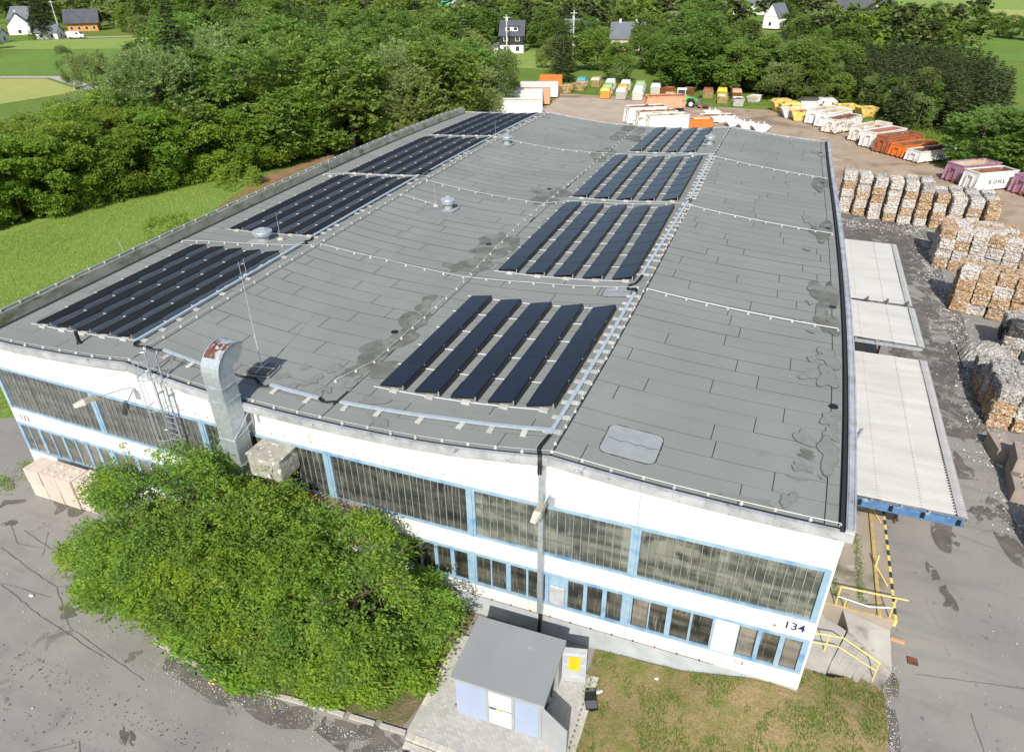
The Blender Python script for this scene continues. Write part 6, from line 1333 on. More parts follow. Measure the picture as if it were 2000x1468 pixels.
TREES = [('w',-19.7,87.2,10.5,0),('w',-39.4,45.4,8.7,0),('w',-35.2,36.4,9.7,0),('b',-62.3,73.3,9.8,0),('b',-55.9,62.5,9.6,0),('w',-36.6,87.2,10.8,0),('b',-40.7,55.3,10.3,0),('w',-42.1,34.7,8.4,0),('w',-41.6,70.3,8.9,0),('w',-48.9,60,10.3,0),('b',-58.4,78.4,8.9,0),('w',-47.3,52.6,8,0),('w',-31.4,113.9,8.8,0),('w',-59.4,99,8.1,0),('w',-14.3,68.3,10.7,0),('b',-44.6,87,9.2,0),('w',-37.6,62.6,10.6,0),('b',-30.2,30.1,10.8,0),('w',-29.4,66.3,8.4,0),('b',-26,49.8,10.5,0),('w',-25.4,39.7,10.4,0),('w',-23.8,75.6,9.2,0),('w',-32,45,10.4,0),('w',-35.3,76.4,8.3,0),('b',-41.3,80.6,7.8,0),('w',-28.8,58,9.5,0),('w',-31.7,106.7,8.1,0),('w',-15.6,52.8,10.7,0),('b',-56.8,109.3,7.9,0),('w',-43.9,64.4,8.4,0),('w',-34.1,95.9,9.7,0),('w',-48.7,92.5,8.6,0),('b',-13.2,75.2,10.6,0),('w',-50.4,68.8,10.4,0),('w',-63.4,66.7,8.3,0),('b',-18.3,58.7,10.7,0),('w',-40,93.9,9.9,0),('w',-54.3,56.1,8.5,0),('b',-68.9,90.5,8,0),('w',-20.5,100.8,8.3,0),('b',-28.4,82.2,9.3,0),('w',-23.5,68.8,10.3,0),('w',-26.1,25.2,10.8,0),('b',-41.5,102.8,9,0),('w',-62.1,91.7,8.6,0),('w',-33.9,52.3,9.7,0),('w',-45.4,45,8.7,0),('w',-28.9,101.1,8.7,0),('b',-23.5,61.9,9.9,0),('b',-43.5,121,7.8,0),('b',-47.9,76.7,8.1,0),('b',-18.5,46.6,10.6,0),('w',-75.6,90.9,7.8,0),('b',-26.6,110.2,9.1,0),('w',-33.7,122.3,8.1,0),('w',-69.8,81,7.9,0),('b',-16.7,81.3,9.2,0),('w',-40.4,111.3,8.6,0),('b',-57.6,68.7,9.5,0),('b',-50.9,47.3,8.3,0),('w',-51.8,82.3,8.3,0),('w',-48.5,39.9,7.8,0),('b',-25.3,91.9,10.1,0),('w',-23.7,32,10.8,0),('w',-55.2,87.7,8.5,0),('b',-36.5,30.1,9.7,0),('b',-19.7,94.1,8.7,0),('w',-50.1,113.2,8.3,0),('b',-48.5,100.2,9.1,0),('b',-29.7,72.2,8.5,0),('w',-12.8,86.8,8.4,0),('w',-76.3,80,8.4,0),('w',-49.1,107.1,8.3,0),('w',-60.9,85.2,8.5,0),('w',-54,73.9,8.4,0),('b',-70,72.9,7.8,0),('w',-35.3,101.7,8.4,0),('w',-50.4,125.9,7.8,0),('b',-42.5,68.7,12.5,1),('w',-24,87.5,12.4,1),('b',-49.9,83,13.1,1),('b',-63.7,83.8,12.3,1),('b',-44,144,11,1),('b',-83.4,90.7,10.1,1),('b',-31.1,113.9,9.9,1),('b',-88.9,122.7,10.5,1),('w',-50.8,91,12.7,1),('b',-36.2,53.5,13.4,1),('b',-80.1,123.7,10.2,1),('b',-68.5,131.8,10.4,1),('b',-32.1,104.5,12.3,1),('w',-72.7,94.2,13.5,1),('b',-44.8,123.2,10.5,1),('b',-73.5,146.5,10.6,1),('b',-49,64.5,11.7,1),('w',-59.2,67.7,12.6,1),('w',-72.2,110.5,11.5,1),('w',-48.6,104.5,11.3,1),('b',-28.2,76.2,13.4,1),('b',-63.3,75.1,10.4,1),('b',-41.7,87.9,13.8,1),('b',-42.1,79.8,11.5,1),('w',-19.7,71.4,13.4,1),('b',-72.2,123,10.7,1),('b',-61.5,103.5,9.9,1),('b',-75.2,85.7,9.9,1),('b',-25.5,99.4,10.8,1),('b',-81.4,102.9,11.1,1),('b',-53.8,111.6,11.9,1),('w',-58.8,130.3,10.1,1),('b',-18.6,80.4,13.4,1),('b',-79.9,112.2,11.3,1),('b',-55.9,139.5,10.7,1),('b',-37.2,128.9,11.1,1),('b',-88.2,109.1,13,1),('b',-59.4,119.2,10.5,1),('w',-45.4,57.8,12.1,1),('b',-37.8,97,11.6,1),('w',-52.9,75.7,13.6,1),('b',-61.8,92.3,13,1),('b',-32.5,83.9,11.7,1),('w',-95.7,135.2,10.6,1),('b',-47.5,135,11.3,1),('b',-43.3,112.1,9.9,1),('b',-29.3,62.8,13.1,1),('b',-20.9,62.8,13.7,1),('b',-61.5,158.5,9.9,1),('w',-30.8,123.6,10,1),('w',-61.4,149.4,10,1),('b',-45.9,152.1,10.3,1),('b',-33.6,69.2,13.8,1),('b',-82.7,135.3,10,1),('w',-34.2,45.9,13.8,1),('b',-28.6,54.5,13.7,1),('b',-51.5,126.9,9.8,1),('w',-37.5,61,13.7,1),('b',-72.5,154.9,9.9,1),('b',-16.9,91.3,11.7,1),('w',-69.2,102.5,12.9,1),('b',-54,151.8,10.5,1),('b',-83.6,146.4,9.9,1),('b',-37.6,119,9.9,1),('b',-46,97.1,10.9,1),('b',-31.3,92.1,13.4,1),('b',-39.8,104.5,11.6,1),('b',-89.1,130.8,10.6,1),('w',-64,138.8,10.6,1),('b',-36.7,138.1,10.4,1),('b',-55.7,98.3,12.8,1),('w',-70.5,78.9,10.7,1),('b',-70.9,165.5,9.9,1),('b',-62.2,111.2,10.7,1),('b',-24.3,109.4,12.1,1),('b',-12.1,72.8,13.8,1),('b',-89.5,100.6,11.3,1),('w',-74.5,137.7,10.8,1),('b',-52,159.6,9.9,1),('w',-97.8,144.6,9.9,1),('s',-191.8,208.6,14.4,2),('s',-84.4,100.2,16.7,2),('s',-217.2,175.5,14.1,2),('s',-259.5,208.7,12.4,2),('s',-69.6,85,16.1,2),('s',-43.2,58.5,16.8,2),('b',-206.3,195.7,16.7,2),('b',-183.2,201.8,12.5,2),('s',-219.1,199.8,17,2),('s',-250,201.8,16.7,2),('b',-207.1,207.2,16.1,2),('s',-227.7,184,16,2),('s',-54.6,70.5,17.2,2),('s',-232.8,206.5,12.4,2),('s',-77.1,92.6,16.3,2),('b',-94.8,139.6,13.5,2),('b',-185.8,201.7,13.1,2),('b',-177,212.9,12,2),('b',-128.2,187.8,12.9,2),('b',-135.1,198.8,12.6,2),('b',-82.2,97.2,14.3,2),('s',-86.1,120.1,14.6,2),('s',-71.3,107.1,13.9,2),('b',-139.6,209.3,10.8,2),('s',-97.6,153,13.3,2),('b',-173.5,196.3,12.9,2),('b',-155.4,213.9,12.8,2),('b',-81.9,132.4,11.5,2),('b',-92.8,108,13.6,2),('b',-192.7,213.2,12.4,2),('b',-60.9,100.6,14.2,2),('s',-213.3,209.4,13.1,2),('s',-200.8,203.7,11.3,2),('s',-148.3,193.7,14,2),('s',-116.7,180.9,12.5,2),('b',-161.3,198.7,11.5,2),('s',-72.8,118.2,14,2),('b',-47.7,87.2,14.8,2),('b',-67,85.3,14.9,2),('b',-81.8,110.1,14.8,2),('b',-149.8,205.1,11.5,2),('s',-70.6,95.7,14.4,2),('b',-139.3,188,11.2,2),('b',-62.6,191.8,10.3,3),('b',-1.4,210.6,11.1,3),('b',16.3,147.8,10.6,3),('b',4.1,174.1,9.9,3),('b',13.7,133.4,13.7,3),('b',-58.1,156.5,11.1,3),('b',2.7,187.1,10.8,3),('s',-10,170.2,11.3,3),('b',11.4,167.9,11.8,3),('b',-65.7,135,13.5,3),('b',-0.4,138,13.1,3),('b',-5.6,244.9,10,3),('s',-13.2,196.8,10.3,3),('b',-38.8,192.4,10.9,3),('s',7.6,197.1,12,3),('b',-0.8,149,12.5,3),('s',-62,178.3,9.9,3),('b',5.6,157.8,10,3),('s',-46.7,203.4,10,3),('s',7.8,143,12.8,3),('b',-95.2,179,11.1,3),('s',-106.9,197.2,9.9,3),('b',-90.6,188.3,10.4,3),('s',-43.9,150.9,12.3,3),('b',-80.5,173.3,11.5,3),('b',-19.8,210.4,10,3),('s',-73.7,164.9,11.6,3),('s',-18,143.7,11.6,3),('b',-4.4,161.6,10.6,3),('b',1.4,223.9,11.2,3),('b',-85.8,160.4,12.1,3),('s',21.1,158.4,11.5,3),('b',-78.7,152.9,11.9,3),('b',-51.9,181,11.3,3),('s',11.9,185.7,10.3,3),('b',-49.6,190.5,9.9,3),('b',-35.9,123.9,13.2,3),('b',-94.5,198.6,10.1,3),('s',-75.5,139.1,13,3),('s',22.5,139.4,11.9,3),('b',-54.8,124.6,13.3,3),('b',-3.5,200.5,9.8,3),('b',-92.5,169.2,11.1,3),('s',-40.8,213.9,9.8,3),('b',-63.3,202.9,10.4,3),('b',-59.4,142.9,11.8,3),('s',-65.9,150.2,12.2,3),('s',-7.8,235.4,10,3),('s',-13.2,130.7,10.6,3),('b',-58.9,220,10,3),('b',-36.2,135,12.9,3),('b',-52.5,135.9,12.4,3),('b',-46,163.4,11.2,3),('s',-33.8,201.2,10.5,3),('b',-6.4,178.7,10.3,3),('b',-45.5,122.4,13,3),('b',-108.3,187.4,10.9,3),('b',-32.9,228.8,9.9,3),('s',-32.4,183.8,10.7,3),('b',-118.2,197,10.1,3),('s',-68.7,126.1,13.8,3),('b',-14.2,184.6,10.4,3),('b',-59.2,167.3,10.6,3),('s',8.3,211.1,11.3,3),('b',18.8,174.2,10.5,3),('s',-77.6,182.3,10.5,3),('s',-28,114.4,13.7,3),('b',-48.2,219.9,10.3,3),('b',4.6,236,10.8,3),('s',-76.1,217.6,9.9,3),('b',-68.9,211.7,10.2,3),('b',-44.6,141.4,12,3),('s',-90,150.8,12.6,3),('b',21.4,134.4,9.4,4),('b',-2.9,133.9,7.8,4),('b',8.8,137.8,8,4),('b',34.6,126.6,8.2,4),('b',20.8,140,9.3,4),('w',21,156.6,8.3,4),('b',4.6,144.3,7.8,4),('w',25.2,146.9,8,4),('b',13.7,130.3,9.9,4),('b',26.1,132.3,8.2,4),('w',7,148.8,8.3,4),('b',29.2,151.4,8,4),('w',-0.7,138,9.1,4),('b',17,148,8.3,4),('b',20.9,145.6,9.3,4),('b',-2.4,155.1,8,4),('w',30.7,130.9,9.5,4),('w',14.8,138,9.2,4),('b',29,139.2,8.9,4),('b',14.7,142.7,8.8,4),('b',33.7,136.5,8.1,4),('b',15.9,160.4,8,4),('b',9.3,131.4,9.3,4),('b',9.5,145,7.9,4),('b',2.1,152,7.9,4),('b',23.6,152.3,8.6,4),('b',24.8,159.2,8.4,4),('b',1.6,134.3,9,4),('b',20.4,129.3,9.4,4),('w',12,155,8.2,4),('b',5.8,155.6,8,4),('w',29.3,125.3,8.6,4),('b',-22.5,145.2,8.6,4),('b',-2.1,146.2,7.9,4),('b',-13.1,122.3,7.8,4),('w',10.9,160.2,7.9,4),('b',11.6,150.1,8,4),('b',25,142.2,8.6,4),('b',-13.3,127.1,8.5,4),('b',-17.4,136,8.2,4),('b',24.8,137.7,9.5,4),('b',30.4,146.3,7.8,4),('b',19.8,163.7,7.8,4),('w',36.3,130.7,8,4),('b',0.8,158.1,7.8,4),('w',24.6,165.5,7.8,4),('w',32.9,141.5,7.8,4),('s',40.5,145.6,8.5,5),('s',60.6,125.7,8.4,5),('s',61.7,121,8.5,5),('s',59.7,139.9,6.5,5),('s',54,107.6,8.4,5),('s',54.7,128.6,7,5),('s',63.4,127.6,6.6,5),('s',47.3,126.2,6.5,5),('s',54.6,140.7,8.4,5),('s',49.7,115.8,8.2,5),('s',49.2,145.8,6.8,5),('s',58.6,173.6,6.7,5),('s',47.4,152.7,7.8,5),('s',47.7,118,8.5,5),('s',39.7,126,7.9,5),('s',55,149.4,8.7,5),('s',42.8,170.3,6.4,5),('s',42.2,142.4,8,5),('s',50.3,140.7,6.4,5),('s',53.4,145.9,6.7,5),('s',56.8,135.1,6.9,5),('s',51.8,133.6,8,5),('s',55.9,123.2,8.7,5),('s',61.4,117,8.2,5),('s',39.7,149.6,7,5),('s',44.4,139.8,8.2,5),('s',57.1,143.4,7.7,5),('s',52.8,110.8,8.1,5),('s',52.3,156.5,6.5,5),('s',52.9,125.6,8.8,5),('s',51.4,151.7,8,5),('s',55,115.9,8.6,5),('s',57.4,104.2,8.7,5),('s',65.7,147.7,6.6,5),('s',40.2,138.3,6.7,5),('s',58.3,151.7,7.7,5),('s',49.1,157,8.3,5),('s',61.5,131.6,8.9,5),('s',57.4,117.6,6.5,5),('s',38.6,134.9,7.2,5),('s',50.4,107.1,7.9,5),('s',42.6,155.7,7.6,5),('s',47.8,122.2,8.7,5),('s',58.6,120.7,8.7,5),('s',55.8,111.1,7,5),('s',57.3,155.1,7.8,5),('s',65.4,151.5,6.7,5),('s',55.2,178.2,6.6,5),('s',51.8,120.8,6.4,5),('s',40.4,132.6,7,5),('s',62.6,137,7,5),('s',65.5,132.4,6.6,5),('s',61.1,154.6,7.8,5),('s',58.8,147,7.7,5),('s',53.1,172.6,6.5,5),('s',48.3,136.5,7.9,5),('s',62.3,142.7,7.4,5),('s',59,111.6,7.6,5),('s',49.9,110,7.2,5),('s',47.3,171.5,6.5,5),('s',47.5,131.3,8.8,5),('s',51.7,113.6,8.9,5),('s',61.8,161.4,6.8,5),('s',63.1,165.2,6.9,5),('s',43.3,132.1,7.3,5),('s',55.2,152.6,7.5,5),('s',54.3,104.2,7.8,5),('s',55.6,160.2,6.5,5),('s',54.7,131.7,7.8,5),('s',58.6,107.6,8.4,5),('s',64.9,144.8,6.5,5),('s',43.4,127.2,7,5),('s',62.7,149.9,6.6,5),('s',38,129.9,7.5,5),('s',39.9,152.8,6.7,5),('s',51.8,129.7,7.4,5),('s',59.3,129.2,7.3,5),('s',56.9,126.3,8.3,5),('s',61.5,168.6,6.6,5),('s',59.1,160.2,7.1,5),('s',61.7,113.4,8.3,5),('s',61.6,157.6,6.5,5),('s',55,119.4,8.6,5),('s',45.8,146.4,6.9,5),('s',45.4,157.9,7.1,5),('s',49.7,162.7,6.8,5),('s',52.5,167.5,7.3,5),('s',47.1,108.1,8.9,5),('s',48.6,112.7,7.8,5),('s',58.7,181.4,6.4,5),('s',56.6,138.2,8.1,5),('s',58.7,164.2,6.5,5),('s',48.3,168.5,6.5,5),('s',43.8,166.8,6.5,5),('s',46.1,176.9,6.4,5),('s',47.9,149.1,6.8,5),('s',45.1,134.3,7.3,5),('s',56.7,166.4,6.4,5),('s',51.6,143.4,6.9,5),('s',41.3,160.5,7.3,5),('s',47,141.3,7,5),('s',50.8,123.6,8.4,5),('s',47.6,104.5,7.7,5),('s',58.7,169.7,6.9,5),('s',64.6,140.6,7.3,5),('s',63.9,124.3,6.8,5),('s',51.8,160.3,7,5),('s',50.8,170.4,6.9,5),('s',53.2,136.6,8.5,5),('s',46.4,164.6,6.6,5),('s',50.8,148.3,7.1,5),('s',41.3,129.5,8.1,5),('s',42.9,137.2,8.2,5),('s',42.4,147.8,7.1,5),('s',44.2,161.3,6.9,5),('s',50.7,179.6,6.5,5),('s',43.7,150.4,7.5,5),('s',45.3,124,6.5,5),('s',60.5,176.1,6.6,5),('s',59.4,136.8,8.7,5),('s',38.7,141.3,6.9,5),('s',52.3,117.8,7.5,5),('s',64,155.7,7.1,5),('s',54.7,163.2,7.6,5),('s',50.6,174.5,6.7,5),('s',55.8,171.5,6.4,5),('s',44.5,153.3,8,5),('s',58.2,132.1,6.5,5),('s',61.5,145.7,8.2,5),('s',41.3,164,6.5,5),('s',65.9,160.1,6.4,5),('s',63,173.3,6.4,5),('s',66,164.7,6.6,5),('s',52.5,177.2,6.6,5),('w',49.7,105.4,5.5,6),('b',47,116.2,6,6),('b',51.3,109.6,6.6,6),('b',50.6,124.8,5.4,6),('b',53,118.1,5.1,6),('w',52.5,113.5,5.6,6),('w',47.3,111.1,5.6,6),('w',44.3,124.4,5.2,6),('b',48.1,121.4,5.6,6),('b',39.4,124.4,5.4,6),('w',35.3,124.6,5.2,6),('b',44.1,128.9,5.2,6),('w',48.4,128.6,5.3,6),('b',53.7,122.3,5.5,6),('b',54,127.5,5.1,6),('b',36.1,197.4,7.5,7),('b',29.4,218.4,8.4,7),('b',34.3,161.3,8.4,7),('b',40.9,171.2,10.2,7),('b',32.7,149.3,9.2,7),('b',33,128.5,10.3,7),('b',47.6,194.7,9.5,7),('b',47.1,217.2,8.2,7),('s',30.4,180.4,10.2,7),('b',41.5,185.2,9.6,7),('b',26.2,264.2,7.8,7),('b',29.4,242.5,8,7),('s',28.4,278.8,7.9,7),('b',32.9,232.2,9.2,7),('b',39.4,137.7,9.9,7),('b',49.4,228.2,8.1,7),('b',30.8,207.2,9.3,7),('s',26.2,252.4,8.7,7),('s',44.5,155.7,10.1,7),('b',48,206.4,7.8,7),('b',24.4,167.3,7.8,7),('s',27.4,191.2,8.3,7),('b',25.8,138.7,9.9,7),('b',27.3,289.9,7.7,7)]
FARW = [(-381.4,384,13.5),(-297.2,289.1,13.5),(-303,251.5,13.7),(-335.1,287.1,14.7),(-400.2,367.5,13.6),(-413.4,429,15.2),(-600,541.9,14.4),(-287.3,261,13.8),(-404.3,317.3,16.1),(-634.9,532.2,14.1),(-244.4,257.7,13.3),(-489.5,377.8,13.2),(-801.4,606.4,13.9),(-291.7,234.5,13.1),(-430.2,456.2,14.1),(-395.7,393.8,13.4),(-339.9,259.7,16.6),(-275,225.5,13.9),(-204.4,220.6,13.2),(-452.7,400.4,13.1),(-271.6,257.6,14.4),(-758.3,606.6,14),(-275.5,286.5,15.6),(-282,271.2,13.5),(-223,216.5,12.6),(-382,342.2,13.1),(-612.3,510,13.1),(-390.7,406.4,12.8),(-236,237.7,16.2),(-357.9,286.5,12.4),(-295.5,278,12.5),(-420.4,437.1,13),(-302,268.6,15),(-372.2,332.2,16.1),(-266.8,272.7,16.3),(-370.3,301.2,13.9),(-314.9,269.2,13.8),(-408.2,346.5,15.4),(-272.9,238.4,15.9),(-477.6,384.3,13.1),(-809.2,620.9,13),(-416.6,331.9,14.4),(-827.8,658.2,13.1),(-379,358.5,13.5),(-523.9,539.4,14.1),(-398.3,342,15.1),(-352.1,276.1,13.5),(-349.8,315.7,13.8),(-355.8,330.2,16.5),(-467,397.6,15.1),(-311.3,298.6,15.6),(-574.2,437.5,13.5),(-580.5,471,14.1),(-246,231.8,12.7),(-309,233.7,13.1),(-463,382.1,12.5),(-314.4,319.4,12.4),(-501.9,477.5,15.2),(-284.7,294.1,15.4),(-496.6,467.6,13.3),(-627.6,517.2,13.5),(-621.6,541.1,13.1),(-454,441.2,13.9),(-650.5,533.9,13.5),(-453.2,474.9,13.4),(-351.4,353.5,15),(-558.3,509.9,14.8),(-287.4,246.4,13.7),(-653.7,512.6,13.9),(-300.4,320.8,15.2),(-429,352.1,17),(-333.3,323.6,13.6),(-538.8,447.5,13.3),(-241.5,216.4,15.5),(-501.6,416,12.8),(-252,247.5,13.8),(-661.4,498.6,13.3),(-329.3,342.5,12.5),(-210.6,231.4,15.9),(-514.9,459,12.5),(-375.9,289.5,16.2),(-434.5,421.3,13.6),(-362.9,359.2,14.5),(-439,342.4,12.7),(-637.7,555.5,13.5),(-538.1,416.4,13.1),(-328.5,311.3,14.8),(-331.7,271.6,12.9),(-231.1,224.7,12.7),(-495.5,398.7,15.3),(-315.1,251.9,17),(-413.7,376.8,13.8),(-288.1,309.5,16.5),(-603.4,491.9,13),(-808.7,656.1,13.4),(-668.7,559.2,13.6),(-517.1,447.1,14),(-453.3,451.8,12.8),(-391.3,350.2,14.4),(-444.7,467,14.9),(-596.6,472.7,13.2),(-496.5,516,13.3),(-520,483.4,13.9),(-435.4,410.9,15.6),(-504.1,387.8,13.8),(-364,323.5,14.4),(-484.6,403.5,14.7),(-816.3,612.4,12.4),(-433.6,368.6,15.4),(-436.6,391.3,15),(-579.1,496.7,13.7),(-322.8,333.4,13),(-892,672.9,12.8),(-346,340.5,13.8),(-518.5,390.3,13.7),(-598.5,514.5,13.2),(-447,365.4,15.3),(-395.5,323.8,13.7),(-321.7,297.5,12.8),(-316.4,280.1,12.4),(-568.4,449.2,12.6),(-347,296.7,15.5),(-385.9,309.3,16.2),(-358.4,369.8,15.1),(-262.8,235.1,12.4),(-220.3,227.2,14.2),(-702.4,616.7,13.4),(-446.8,350.1,12.5),(-592.8,568.2,12.8),(-489.2,496.9,13.5),(-331.9,300.3,15.2),(-636.2,479.4,13),(-554.2,494.3,13.3),(-707.4,603.9,12.9),(-300.6,240.9,13.7),(-499.5,487.9,13),(-409.7,402.2,16.1),(-653.8,581.2,13.4),(-680.1,521.6,13.3),(-596,456.7,15.5),(-309.7,332.7,12.8),(-710,589.8,13.6),(-299.3,307.1,16.8),(-463,419.4,12.6),(-380.3,373.6,13.3),(-633.1,599.3,12.7),(-542.1,518,14.6),(-357.4,304.4,12.8),(-535.6,430.6,14.1),(-573.2,531.7,14.4),(-568.8,494.1,13.2),(-682,556.2,13.7),(-760.9,587.8,12.5),(-417.1,359.3,14.4),(-474.3,366.1,14.8),(-713.7,559.9,12.9),(-223.9,242.5,13),(-420.3,317,13.9),(-343.8,328.3,13.5),(-531.8,479.1,13.1),(-648,497.3,15.2),(-481.9,420.8,12.3),(-466.3,357,13.8),(-406.6,328.6,13.6),(-508.2,440.3,12.4),(-535.9,488.8,12.9),(-504.5,427.6,14.3),(-699.5,570.6,13.2),(-368.2,312.8,13.9),(-675.8,652.4,12.7),(-613.3,474.2,13.5),(-624.8,489.3,13),(-682.1,531.9,15),(-253.4,275.5,16.7),(-361.4,384.8,15.3),(-671,541.3,12.3),(-429.8,330.4,15.5),(-671.9,619.2,12.3),(-425.8,398.2,12.8),(-396.7,377.8,14.1),(-697.4,554,14.1),(-509.4,494.2,14),(-322.3,243.8,15.7),(-586,438.8,14.5),(-519.7,421.9,13.4),(-528.2,450.2,14.3),(-563.7,477.4,12.4),(-374.4,393.7,13.1),(-488.5,430.8,13.1),(-419.6,347.2,14.8),(-663.2,529.9,13.1),(-448.8,417,12.6),(-533.2,400,14.9),(-564.6,545.9,13.9),(-481.2,440.2,13.4),(-724.1,549.6,12.8),(-259.3,259.2,15.3),(-390.2,335.3,16.8),(-486.9,462.8,12.6),(-472.3,425,14.7),(-734.5,657.6,12.9),(-550.4,462.6,12.3),(-548.9,433.7,13.6),(-608.9,549.5,12.6),(-768.2,577.2,14),(-555.1,523.3,12.3),(-506.3,524.1,12.5),(-439.3,433.5,12.8),(-713.9,537.3,13.5),(-562.9,574.8,12.5),(-715.8,570.9,12.7),(-525.6,515.2,13.1),(-527.5,461.3,14.6),(-543.6,543.2,13),(-535.9,504.3,12.4),(-538.6,466.3,14.3),(-398.9,301.7,14.6),(-555.2,415.6,13.6),(-553.4,451.5,15.1),(-791,667.9,12.4),(-422,414.9,13.7),(-684.2,630.6,13.2),(-381.2,322.7,13.1),(-641,610.5,13.5),(-737.6,637.1,13.4),(-703.9,641.3,12.8),(-839.2,697.9,12.4),(-379.9,405.8,12.7),(-614.4,580.3,12.9),(-769.6,601,13.3),(-972.5,737,12.5),(-549,504.1,14.1),(-636.9,630.5,12.5),(-464.2,470.8,14),(-363.3,342.6,14.5),(-440.3,449.2,12.8),(-500.6,500.1,12.6),(-678.9,602.4,12.7),(-689.4,647.9,12.7),(-405.3,384.9,13.9),(-484.6,364.3,12.8),(-466.8,451.7,13.2),(-528.3,496.7,13.1),(-405.4,415.3,15.1),(-324.9,258.7,14.7),(-531.2,525.2,13.1),(-574.6,521.3,12.5),(-509.8,402.1,13),(-339.7,309.2,15.3),(-517.8,409.6,15.2),(-594.5,499.2,13.5),(-584.6,527,14),(-682.6,542.9,13.1),(-560.9,437.3,16),(-623.3,504.1,12.8),(-528.7,411.2,13.1),(-499.6,448.1,12.9),(-729.6,597.6,12.7),(-501.1,376,15.4),(-511.9,512.2,14.6),(-775.2,638.4,13),(-770.2,669.7,12.8),(-449.2,379.9,14.6),(-679.2,509.1,12.4),(-343.4,360.3,14.5),(-369.5,368,14.7),(-594.7,592.5,12.3),(-623.9,471.3,15.2),(-236.9,249.5,12.3),(-607.4,458.3,14.2),(-599.9,611.3,12.7),(-506.6,535.3,14.1),(-364.9,275.2,15.8),(-457.9,350.7,14.3),(-700.9,523.7,14),(-581.3,556.7,12.4),(-430.5,381.8,14.2),(-473.2,488,14.8),(-701,581.6,14),(-858.9,654.7,13.5),(-405.2,356.5,15.2),(-832.2,628.8,12.6),(-335.4,352.7,12.8),(-765.2,644.5,13.4),(-474.5,411.9,15.6),(-831.6,689.3,12.6),(-586.3,602.7,12.8),(-769.6,628.3,12.8),(-671.2,586.7,12.6),(-349.9,265.5,14.6),(-614.3,603.6,13),(-611.7,534.7,13.9),(-545.3,477.4,13.5),(-490.9,415.1,14.5),(-667.4,509.1,15),(-913.1,696.8,13),(-659.1,610.5,13.4),(-642,569.2,14),(-918.8,705.9,12.6),(-648.9,544.8,12.6),(-609.4,570.6,12.6),(-808.7,678.8,12.5),(-478.1,469.5,13.3),(-782.1,616.3,13.1),(-886.8,682.9,12.4),(-728.8,576.1,12.5),(-261.9,282.1,13.1),(-851.4,680.2,13.1),(-806.3,692.4,12.6),(-754.2,564.5,12.4),(-619.9,636.5,12.9),(-487.7,481.5,12.7),(-206.1,261.9,11.6),(-273.2,290.6,10.7),(-175.8,235.8,10.7),(-243.7,276,11.9),(-218.5,235.9,11.8),(-210.7,247.6,10.7),(-208.2,237.1,11.1),(-210.7,223.7,13.7),(-234.1,233.1,10.7),(-250,245.9,11.9),(-198.6,242.8,11.2),(-227.2,259.9,11.5),(-227.1,249.3,11),(-238.6,243.9,11.2),(-188.6,245.9,12.2),(-245.8,290.4,10.8),(-196.7,227.2,12.1),(-161.8,225.9,12.1),(-281.3,304.7,10.9),(-146.6,219.9,11.1),(-281.3,281.3,10.9),(-303.7,299.4,10.7),(-241.9,258,11.4),(-192.3,264.9,10.7),(-252.9,265.6,11),(-217.9,265.3,11.5),(-226.4,221.5,11.7),(-265.3,265.6,12.3),(-263.1,286.3,11.8),(-308.9,317.1,11.1),(-160,236.9,11.7),(-173.4,223.1,13),(-316.4,328.3,10.7),(-289.8,297.9,11.4),(-317.8,311.1,11),(-334.3,324.1,10.8),(-175.9,246.2,11.1),(-226.8,288.1,10.7),(-165.9,215.4,11.2),(-227.4,276.5,11),(-284.5,315.7,10.7),(-290.3,287,11.7),(-236.9,268,10.8),(-184,225.4,11.8),(-298.8,314.9,10.9),(-253.5,299.5,10.7),(-261.3,255.6,12.5),(-179.9,257.5,10.8),(-260.9,275.3,11.3),(-275.6,267.8,12.4),(-271,301,10.8),(25.9,404.2,7.4),(21,326.4,9.5),(30.4,388.7,9.2),(33.1,287.2,10.3),(31.6,308.6,9.7),(29.3,443.6,8.3),(29.2,364.7,7.9),(60,314.3,8.7),(34.9,335.2,9.3),(25.7,345.3,8),(13.4,391.4,8.7),(6.8,370.2,7.9),(58.2,359.9,8),(46.8,409.4,8.6),(30.8,424,9),(19,378.6,9.7),(30.2,263.7,10.1),(18.7,416.1,8.1),(42.1,458.7,7.6),(18.2,301.3,10),(45.5,441.9,7.9),(38.9,352.6,8.7),(22.5,471.4,7.8),(15.6,445.4,7.5),(61,381.7,7.8),(14.5,355.6,9.9),(58.5,421.1,7.6),(22.1,457.5,7.4),(39.3,377.5,8.9),(55.6,300,9.4),(58.1,399.5,8.2),(37.9,320.7,8.9),(58,342,8.9),(43.9,396.1,9),(14.9,430.8,7.6),(44.2,427.3,8.1),(4.5,401.8,7.4)]

GAPT = [(-38.5, 148),(-33,152),(-27,146),(-21,150),(-16,147),(-11,150),(-34,196),(-24,186),(-20,176),(-8,182),(-4,176),(-2,196),(-6,160),(2,190),(-12,210),(-24,215),(-36,215),(-45,212),(-52,205),(4,205),(-58,196),(-62,215)]
